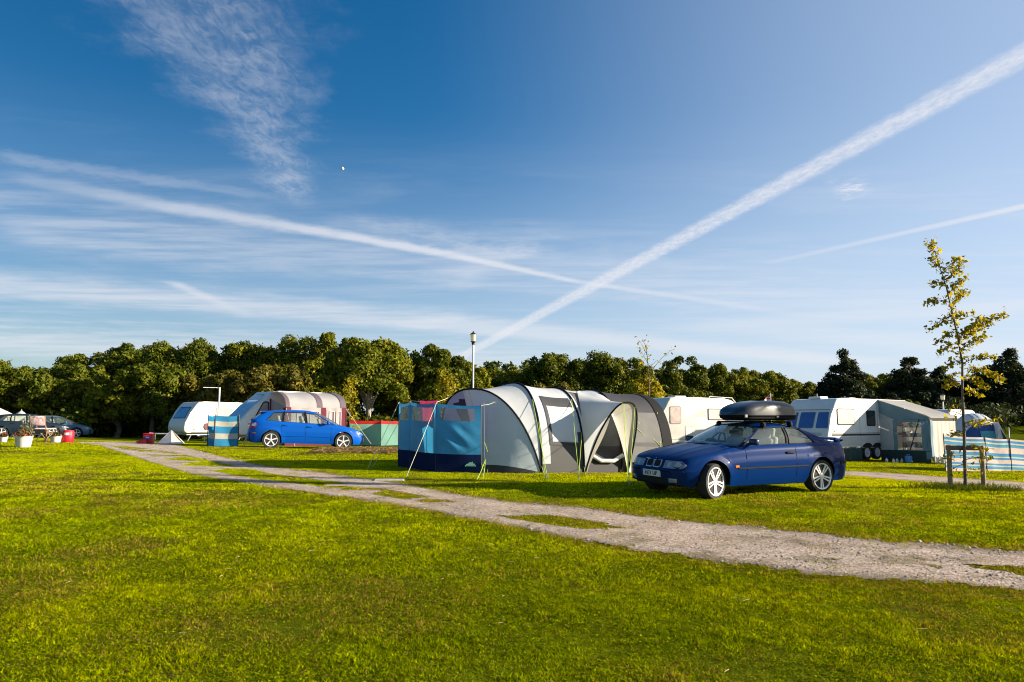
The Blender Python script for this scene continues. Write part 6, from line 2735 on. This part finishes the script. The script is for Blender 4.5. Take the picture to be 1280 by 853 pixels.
mb.tube([q + Vector((.02, .03, 0)), q + Vector((.02, .03, Hh + .42))], .02, 6)
mb.build('tall_pole', steel, w2, smooth=50)
mint = (0.22, 0.46, 0.37)
redc = (0.62, 0.03, 0.03)
m3 = striped('mint_red', [(0, mint), (.86, redc)])
B3 = [gnd(437, 556.5), gnd(476, 557.8), gnd(512, 556.5)]
Hh = (at(476, 526, B3[1].y).z - B3[1].z)
windbreak('mint green windbreak with a red top band right of the bright blue car', B3, Hh, m3, seed=4)

# tall blue screen with clear windows
wb_b = mat('screen_blue', (0.045, 0.33, 0.60), .5, var=.08, scale=2, bump=.35, bscale=3.0, trans=.35)
wb_n = mat('screen_navy', (0.003, 0.012, 0.060), .8, var=.1, scale=2, bump=.2, bscale=3, spec=.12)
wb_l = mat('screen_light_blue', (0.05, 0.25, 0.50), .6, var=.06, trans=.2)
vinyl = glass('screen_window', (.80, .82, .84), .05, .22, (.35, .36, .38))
feet = [gnd(497.5, 583.5), gnd(512, 586), gnd(545, 591), gnd(601, 592)]
c0 = feet[2].copy()
ws_ = thing('windbreak', 'tall blue screen with clear windows and a navy foot beside the grey tent', 'windbreak', c0)
Hs = [at(497.5, 504, feet[0].y).z - feet[0].z, at(512, 503, feet[1].y).z - feet[1].z, at(545, 504.5, feet[2].y).z - feet[2].z, at(601, 507, feet[3].y).z - feet[3].z]


def panel_pt(i, u, v):
    A, B = feet[i] - c0, feet[i + 1] - c0
    p = A * (1 - u) + B * u
    d = (B - A)
    nrm = Vector((-d.y, d.x, 0)).normalized()
    h = Hs[i] * (1 - u) + Hs[i + 1] * u - .03 * math.sin(PI * u)
    w_ = d.length
    crease = 0
    if i == 2:
        # slack cloth pulled into folds from the top corner
        crease = .030 * math.sin(24 * (v + .55 * u)) * math.sin(PI * u) * max(0, math.sin(PI * min(1, max(0, (v - .28) / .45)))) * (.6 + .4 * math.sin(5 * u))
    bul = .05 * math.sin(PI * u) * math.sin(PI * v) * min(1, w_) + crease
    return p - nrm * bul + Vector((0, 0, .01 + (h - .01) * v))


def band(mb, i, u0, u1, v0, v1, nu=14, nv=8):
    mb.grid([[panel_pt(i, u0 + (u1 - u0) * a / nu, v0 + (v1 - v0) * b / nv) for b in range(nv + 1)] for a in range(nu + 1)])


wins = [(.15, .85), (.10, .86), (.09, .86)]
navy_mb, blue_mb, light_mb = MB(), MB(), MB()
for i in range(3):
    u0, u1 = wins[i]
    a, b_ = (.74, .945) if i < 2 else (.765, .955)
    band(navy_mb, i, 0, 1, 0, .27)
    band(blue_mb, i, 0, 1, .27, a, 24, 22)
    band(blue_mb, i, 0, u0, a, b_, 3, 4)
    band(blue_mb, i, u1, 1, a, b_, 3, 4)
    band(light_mb if i < 2 else blue_mb, i, 0, 1, b_, 1, 14, 2)
navy_mb.build('foot_band', wb_n, ws_, smooth=70)
blue_mb.build('cloth', wb_b, ws_, smooth=70)
light_mb.build('top_band', wb_l, ws_, smooth=70)
for i in range(3):
    u0, u1 = wins[i]
    a, b_ = (.74, .945) if i < 2 else (.765, .955)
    mb = MB()
    band(mb, i, u0, u1, a, b_, 10, 5)
    mb.build('window', vinyl, ws_, smooth=70)
for i in range(4):
    q = feet[i] - c0
    mb = MB()
    mb.tube([q + Vector((0, .02, -.08)), q + Vector((0, .02, Hs[i] + .03))], .014, 7)
    mb.build('pole', stripeb if i == 3 else mat('pole_navy', (.01, .02, .06), .5), ws_, smooth=50)
# hill shaped pale green emblem on the navy foot
ol = [(-.13, -.055), (.13, -.055), (.13, -.02), (.115, -.02), (.10, .02), (.07, .015), (.045, .07), (.02, .045), (-.02, .05), (-.06, .015), (-.10, .005), (-.115, -.02), (-.13, -.02)]
mb = MB()
d = (feet[3] - feet[2]).normalized()
cp = panel_pt(2, .77, .125)
nrm = Vector((d.y, -d.x, 0)).normalized()
mb.slab([cp + d * x + Vector((0, 0, z)) + nrm * .012 for x, z in ol], nrm, .003)
em = mb.build('emblem', mat('emblem_green', (.28, .60, .38), .6), ws_)
mb = MB()
for k in range(9):
    x = -.105 + .026 * k
    mb.slab([cp + d * (x + a) + Vector((0, 0, z)) + nrm * .016 for a, z in ((0, -.05), (.015, -.05), (.015, -.03), (0, -.03))], nrm, .002)
mb.build('emblem_marks', wb_n, em)
for A, B in ((panel_pt(1, 1, 1) + Vector((0, 0, .03)), gnd(508, 596) - c0), (panel_pt(1, 1, 1) + Vector((0, 0, .03)), front_hoop(1.95) + ORG - c0), (panel_pt(1, 1, 1) + Vector((0, 0, .03)), panel_pt(1, 0, 1) + Vector((0, 0, .04))),
             (panel_pt(0, 0, 1) + Vector((0, 0, .03)), gnd(459, 587) - c0), (panel_pt(0, 1, 1) + Vector((0, 0, .03)), gnd(466, 584) - c0), (panel_pt(2, 1, 1), V1 + ORG - c0 + Vector((.24, 0, 1.70)))):
    m_ = MB()
    rope(m_, A, B, .02, .006)
    m_.build('guy_rope', pale_rope, ws_, smooth=60)
# magenta towel thrown over the inner side of the screen
tw = thing('towel', 'bright pink towel hanging over the top of the blue screen', 'towel', c0)
mb = MB()
rows = []
for k in range(13):
    u = .30 + .66 * k / 12
    row = []
    for j in range(9):
        v = 1.035 - .36 * j / 8 + (.0 if j else .01) + .03 * math.sin(k * .9) * (j / 8)
        p = panel_pt(1, u, min(v, 1.0)) + Vector((.035 + .02 * math.sin(k * 1.1), .06 + .02 * math.sin(k * 1.4), max(0, v - 1) * 1.7))
        row.append(p)
    rows.append(row)
mb.grid(rows)
mb.build('cloth', mat('towel_pink', (.72, .03, .17), .9, var=.15, scale=10, trans=.25), tw, smooth=70)

# ------------------------------------------------------------------ small things about the camp
# left group
def bucket(name, label, px, py, wpx, hpx, m, plant=None, group=None):
    p = gnd(px, py)
    s = p.y / F
    r, h = wpx * s / 2, hpx * s
    o = thing(name, label, 'planter', p, 0, group)
    MB().lathe([(r * .76, 0), (r * .80, .01), (r, h * .96), (r * 1.04, h), (r * .96, h), (r * .92, h * .9), (0, h * .88)], 24).build('tub', m, o, smooth=40)
    mb = MB()
    for sg in (1, -1):
        mb.tube([(sg * r * 1.0, -.03, h * .92), (sg * r * 1.13, -.02, h * 1.02), (sg * r * 1.13, .02, h * 1.02), (sg * r * 1.0, .03, h * .92)], .012, 6)
    mb.build('handle', m, o, smooth=50)
    if plant:
        g = np.random.default_rng(int(px))
        n = 190
        P = np.stack([g.normal(0, r * .45, n), g.normal(0, r * .45, n), h + np.abs(g.normal(0, r * .42, n))], -1)
        V, Fq = leaf_quads(P, g.normal(0, 1, (n, 3)) + [0, 0, .5], .07 * g.uniform(.6, 1.4, n), g)
        t = np.where(g.uniform(0, 1, (n, 1)) < .45, np.array(plant), np.array([.06, .09, .015])) * g.uniform(.6, 1.3, (n, 1))
        np_mesh('foliage', V, Fq, leaf, o, tint=np.repeat(t, 4, 0))
        mb = MB()
        for i in range(9):
            a = g.uniform(0, 2 * PI)
            mb.tube([(r * .3 * math.cos(a), r * .3 * math.sin(a), h * .8), (r * .5 * math.cos(a), r * .5 * math.sin(a), h + r * g.uniform(.3, .9))], .006, 4)
        mb.build('stem_tuft', bark, o)
    return o


tubw = mat('tub_white', (.72, .70, .68), .4, var=.05, scale=3)
bucket('planter', 'larger white tub planter with rust coloured flowers on the grass at far left', 29, 559.3, 19.5, 13.5, tubw, (.30, .10, .04), 'white tub planters')
bucket('planter', 'smaller white tub planter next to the red drum', 69.5, 553.2, 12.5, 7.5, tubw, (.22, .13, .05), 'white tub planters')
bucket('planter', 'half cut off white planter at the extreme left picture edge', 4, 553.0, 9, 6.5, tubw, (.35, .06, .03), 'white tub planters')
# red drum
p = gnd(84.5, 553.3)
s = p.y / F
o = thing('storage_drum', 'bright red round drum on the grass in front of the steel blue car', 'drum', p)
r, h = 6.6 * s, 15.2 * s
redm = mat('drum_red', (.62, .012, .03), .5, var=.08)
MB().lathe([(r * .92, 0), (r, .02), (r, h * .86), (r * .9, h * .93)], 28).build('drum_body', redm, o, smooth=40)
MB().lathe([(r * .9, h * .931), (r * .86, h * .97), (r * .5, h), (0, h)], 28).build('drum_lid', redm, o, smooth=40)
mb = MB()
for k in range(-3, 4):
    pass
rows = [[Vector((r * 1.008 * math.cos(a), r * 1.008 * math.sin(a), h * z)) for z in (.60, .80)] for a in np.linspace(-1.75, -.85, 8)]
mb.grid(rows)
mb.build('drum_sticker', mat('sticker_white', (.75, .70, .68), .5, var=.25, scale=30), o)


# folding chairs with red and white seats
def folding_chair(px, py, Y, rz, label, colr):
    p = gnd(px, py) if Y is None else at(px, py, Y)
    o = thing('folding_chair', label, 'chair', (p.x, p.y, tz(p.x, p.y)), rz, 'folding chairs at the far left')
    fr = mat('chair_wood', (.30, .17, .08), .6, var=.2, scale=10)
    for sx in (-.24, .24):
        m_ = MB()
        m_.tube([(sx, -.25, 0), (sx, .22, .50)], .016, 6)
        m_.build('leg', fr, o)
        m_ = MB()
        m_.tube([(sx, .25, 0), (sx, -.22, .46)], .016, 6)
        m_.build('leg', fr, o)
        m_ = MB()
        m_.tube([(sx, .18, .44), (sx, .34, .95)], .016, 6)
        m_.build('back_post', fr, o)
    MB().rbox((0, 0, .47), (.46, .46, .05), .02, 2).build('seat', colr, o, smooth=40)
    MB().rbox((0, .27, .76), (.46, .05, .36), .02, 2, Matrix.Rotation(R(-16), 3, 'X')).build('backrest', colr, o, smooth=40)
    return o


chk = mat('chair_check', (.60, .42, .44), .8, var=.5, scale=9)
folding_chair(48, 552, None, R(200), 'wooden folding chair with a pale red and white back, left one by the cars', chk)
folding_chair(57, 551.8, None, R(160), 'wooden folding chair with a pale red and white back, beside the smaller planter', chk)
o = thing('potted_plant', 'grey green leafy plant standing up before the dark slate blue car', 'plant', gnd(33, 553.2))
g = np.random.default_rng(33)
mb = MB()
P = []
for i in range(8):
    a = g.uniform(0, 2 * PI)
    e_ = Vector((.16 * math.cos(a), .16 * math.sin(a), g.uniform(.5, .82)))
    mb.tube([(0, 0, 0), e_ * .5, e_], .008, 4)
    for k in range(20):
        P.append(e_ * g.uniform(.55, 1.05) + Vector(g.normal(0, .05, 3)))
mb.build('stems', bark, o)
P = np.array([tuple(q) for q in P])
V, Fq = leaf_quads(P, g.normal(0, 1, (len(P), 3)), .08 * g.uniform(.6, 1.4, len(P)), g)
np_mesh('leaves', V, Fq, leaf, o, tint=np.repeat(np.array([[.20, .22, .15]]) * g.uniform(.6, 1.3, (len(P), 1)), 4, 0))

# white bell tent at the left edge
bt = thing('bell_tent', 'white bell tent with two peaks at the left picture edge', 'tent', (at(0, 540, 49.5).x, 49.5, tz(at(0, 540, 49.5).x, 49.5)))
cv = mat('canvas_white', (.70, .64, .56), .85, var=.05, bump=.2, bscale=2, trans=.2)
for (px, py, wd, Yo) in ((-6, 508, 3.1, 0), (12, 513, 1.75, 1.2)):
    tp = at(px, py, 49.5) - bt.location
    mb = MB()
    rows = []
    for i in range(25):
        a = 2 * PI * i / 24
        lob_ = 1 + .03 * math.cos(a * 12)
        rows.append([Vector((tp.x + wd * k * lob_ * math.cos(a) * .75, Yo + wd * k * lob_ * math.sin(a) * .75, z)) for k, z in ((.02, tp.z), (.30, tp.z * .84), (.75, tp.z * .55), (1, tp.z * .32), (1.03, -.3))])
    mb.grid(rows)
    mb.build('canvas', cv, bt, smooth=50)
    MB().tube([(tp.x, Yo, tp.z - .3), (tp.x, Yo, tp.z + .1)], .03, 6).build('pole', steel, bt)

# red cool box and a red mat by the track end
p = at(185.5, 555.8, 27.5)
p.z = tz(p.x, p.y)
s = p.y / F
o = thing('cool_box', 'red cool box with a blue label at the far end of the gravel track', 'box', p, R(8))
w_, h_ = 11.5 * s, (at(185, 541.5, p.y).z - p.z)
MB().rbox((0, 0, h_ * .42), (w_, w_ * .8, h_ * .84), .03, 2).build('box_body', mat('box_red', (.42, .012, .02), .5), o, smooth=40)
MB().rbox((0, 0, h_ * .92), (w_ * 1.03, w_ * .84, h_ * .15), .03, 2).build('box_lid', mat('box_red', (.42, .012, .02), .5), o, smooth=40)
mb = MB()
mb.box((0, -w_ * .40 - .004, h_ * .60), (w_ * .45, .006, h_ * .28))
lb = mb.build('label_patch', mat('label_blue', (.05, .10, .40), .5), o)
mb = MB()
mb.box((0, -w_ * .40 - .008, h_ * .61), (w_ * .30, .004, h_ * .07))
mb.build('label_stripe', platew, lb)
p = at(177, 555.5, 27.2)
o = thing('folded_mat', 'flat bright red folded mat lying left of the red cool box', 'mat', (p.x, p.y, tz(p.x, p.y)), R(10))
MB().rbox((0, 0, .06), (.30, .25, .10), .02, 2).build('fold', mat('mat_red', (.60, .03, .04), .7), o, smooth=40)
MB().rbox((.02, 0, .13), (.22, .2, .05), .02, 2).build('fold', mat('mat_red', (.60, .03, .04), .7), o, smooth=40)
# white pointed cover
p = at(212, 555.8, 29.0)
o = thing('pup_tent', 'small white pointed tent cover between the cool box and small cream caravan', 'tent', (p.x, p.y, tz(p.x, p.y)))
tp = at(214.5, 537.5, 29.0) - o.location
l0 = at(195, 556, 28.6) - o.location
r0 = at(226, 556, 28.4) - o.location
bk = Vector((.1, 1.1, 0))
for q in (l0, r0):
    q.z = 0
mb = MB()
rows = []
for i in range(9):
    f = i / 8
    b0 = l0 * (1 - f) + (r0 * .62 + l0 * .38) * f
    rows.append([b0 * (1 - v) + tp * v + Vector((0, -.05 * math.sin(PI * v), -.05 * math.sin(PI * v))) for v in np.linspace(0, 1, 7)])
mb.grid(rows)
mb.build('left_slope', mat('cover_grey_white', (.52, .52, .52), .8, trans=.15), o, smooth=60)
mb = MB()
rows = []
for i in range(9):
    f = i / 8
    b0 = (r0 * .62 + l0 * .38) * (1 - f) + r0 * f + Vector((0, .3 * f, 0))
    rows.append([b0 * (1 - v) + tp * v + Vector((0, -.03 * math.sin(PI * v), -.06 * math.sin(PI * v))) for v in np.linspace(0, 1, 7)])
mb.grid(rows)
mb.add([l0, bk, tp], [(0, 1, 2)])
mb.add([r0 + Vector((0, .3, 0)), bk, tp], [(0, 1, 2)])
mb.build('right_slope', cv, o, smooth=60)
mb = MB()
mb.tube([tp * .8, tp * .55 + Vector((-.12, -.12, 0))], .03, 5)
mb.build('strap', stripeb, o)

# dark red box right of the hatchback
p = gnd(459.5, 557.2)
s = p.y / F
o = thing('storage_box', 'dark red upright box beside the nose of the bright blue car', 'box', p)
MB().rbox((0, 0, 6.2 * s), (10 * s, 8 * s, 12.4 * s), .03, 2).build('box_body', mat('box_maroon', (.20, .008, .02), .6), o, smooth=40)
MB().rbox((0, 0, 13.2 * s), (10.6 * s, 8.6 * s, 1.6 * s), .02, 2).build('box_lid', mat('box_maroon', (.20, .008, .02), .6), o, smooth=40)

# pale slab let into the grass
p = gnd(487, 600.5)
o = thing('paving_slab', 'pale worn stone slab let into the grass left of the tent', 'slab', p, R(6))
MB().rbox((0, 0, -.012), (.62, .42, .07), .01, 1).build('slab', mat('slab_stone', (.48, .43, .36), .9, var=.25, scale=8, bump=.3), o)

# bottles and water carrier along the foot of the green awning
for i, (px, py) in enumerate(((1108.5, 578.2), (1117, 578.5), (1121.5, 578.6), (1127.5, 578.8))):
    p = gnd(px, py)
    o = thing('bottle', ['white bottle at the foot of the green awning, nearest the caravan wheels', 'white bottle at the foot of the green awning, second from the wheels', 'white bottle at the foot of the green awning, third from the wheels', 'white bottle at the foot of the green awning, next to the blue carrier'][i], 'bottle', p, 0, 'white bottles by the green awning')
    MB().lathe([(.05, 0), (.055, .02), (.055, .11), (.025, .15), (.022, .17)], 14).build('bottle_body', mat('bottle_white', (.70, .68, .62), .4), o, smooth=40)
    MB().lathe([(.026, .171), (.026, .20), (0, .20)], 12).build('cap', [redm, stripeb, bblue, lime][i], o)
p = gnd(1136, 579.3)
o = thing('water_carrier', 'blue water carrier with white tap by the green awning window', 'water carrier', p, R(20))
MB().rbox((0, 0, .16), (.28, .18, .30), .05, 3).build('tank', mat('carrier_blue', (.06, .22, .50), .4), o, smooth=40)
MB().tube([(-.08, 0, .31), (-.06, 0, .36), (.06, 0, .36), (.08, 0, .31)], .015, 6).build('handle', mat('carrier_blue', (.06, .22, .50), .4), o, smooth=40)
MB().lathe([(.03, 0), (.03, .05), (0, .05)], 12, Matrix.Rotation(R(90), 3, 'X'), (.06, -.09, .08)).build('tap', platew, o)

# blue and white family tent beyond the striped windbreak, and a small white ridge tent
Y = 40.0
p = at(1219, 548, Y)
gz = tz(p.x, Y)
o = thing('family_tent', 'blue tent with white striped rounded roof beyond the striped windbreak', 'tent', (p.x, Y, gz))
k_ = Y / F
H_ = at(1219, 517, Y).z - gz
Wd = 24 * k_
tb = mat('tent_blue', (.03, .08, .26), .7, var=.1, trans=.1)
ta = mat('tent_aqua', (.10, .40, .50), .7, var=.1, trans=.15)


def fam(u, t, off=0):
    """tunnel lying across the view, ends rounded off"""
    e_ = (1 - abs(u) ** 2.6) ** .5 if abs(u) < 1 else 0
    return Vector((u * Wd, -1.3 * math.cos(t) * (.55 + .45 * e_), (H_ + off) * math.sin(t) ** .8 * (.45 + .55 * e_)))


mb = MB()
mb.grid([[fam(u, t) for t in np.linspace(math.asin(.74), PI, 14)] for u in np.linspace(-.97, .97, 22)])
mb.build('roof', t_white, o, smooth=60)
mb = MB()
for a, b_ in ((-.45, -.34), (-.12, -.02), (.22, .31), (.52, .60)):
    mb.grid([[fam(u, t, .02) for t in np.linspace(math.asin(.70), PI * .8, 10)] for u in np.linspace(a, b_, 3)])
mb.build('roof_stripe', t_slate, o, smooth=60)
mb = MB()
mb.grid([[fam(u, t) for t in np.linspace(.02, math.asin(.74), 8)] for u in np.linspace(-.97, .97, 22)])
mb.build('lower_wall', tb, o, smooth=60)
mb = MB()
mb.grid([[fam(u, t, .02) + Vector((0, -.04, 0)) for t in np.linspace(.03, math.asin(.54), 6)] for u in np.linspace(-.4, .75, 12)])
mb.build('porch_panel', ta, o, smooth=60)
Y = 38.5
p = at(1255, 548, Y)
gz = tz(p.x, Y)
o = thing('ridge_tent', 'small white ridge tent with dark opening right of the blue family tent', 'tent', (p.x, Y, gz))
H_ = at(1250, 527, Y).z - gz
k_ = Y / F
a_, b_, c_ = Vector((-10 * k_, 0, 0)), Vector((12 * k_, -.2, 0)), Vector((-4 * k_, .1, H_))
a2, b2, c2_ = a_ + Vector((.4, 2, 0)), b_ + Vector((.4, 2, 0)), c_ + Vector((.4, 2, -.2))
mb = MB()
mb.grid([[a_ * (1 - v) + c_ * v, a2 * (1 - v) + c2_ * v] for v in np.linspace(0, 1, 5)])
mb.grid([[b_ * (1 - v) + c_ * v, b2 * (1 - v) + c2_ * v] for v in np.linspace(0, 1, 5)])
mb.add([a_, b_, c_], [(0, 1, 2)])
mb.build('canvas', mat('ridge_white', (.66, .64, .66), .8, trans=.15), o)
mb = MB()
mb.slab([c_ * .80 + a_ * .10 + b_ * .10 + Vector((0, -.03, 0)), c_ * .45 + a_ * .25 + b_ * .30 + Vector((0, -.03, 0)), c_ * .45 + a_ * .02 + b_ * .53 + Vector((0, -.03, 0))], (0, -1, 0), .01)
mb.build('opening', t_dark, o)
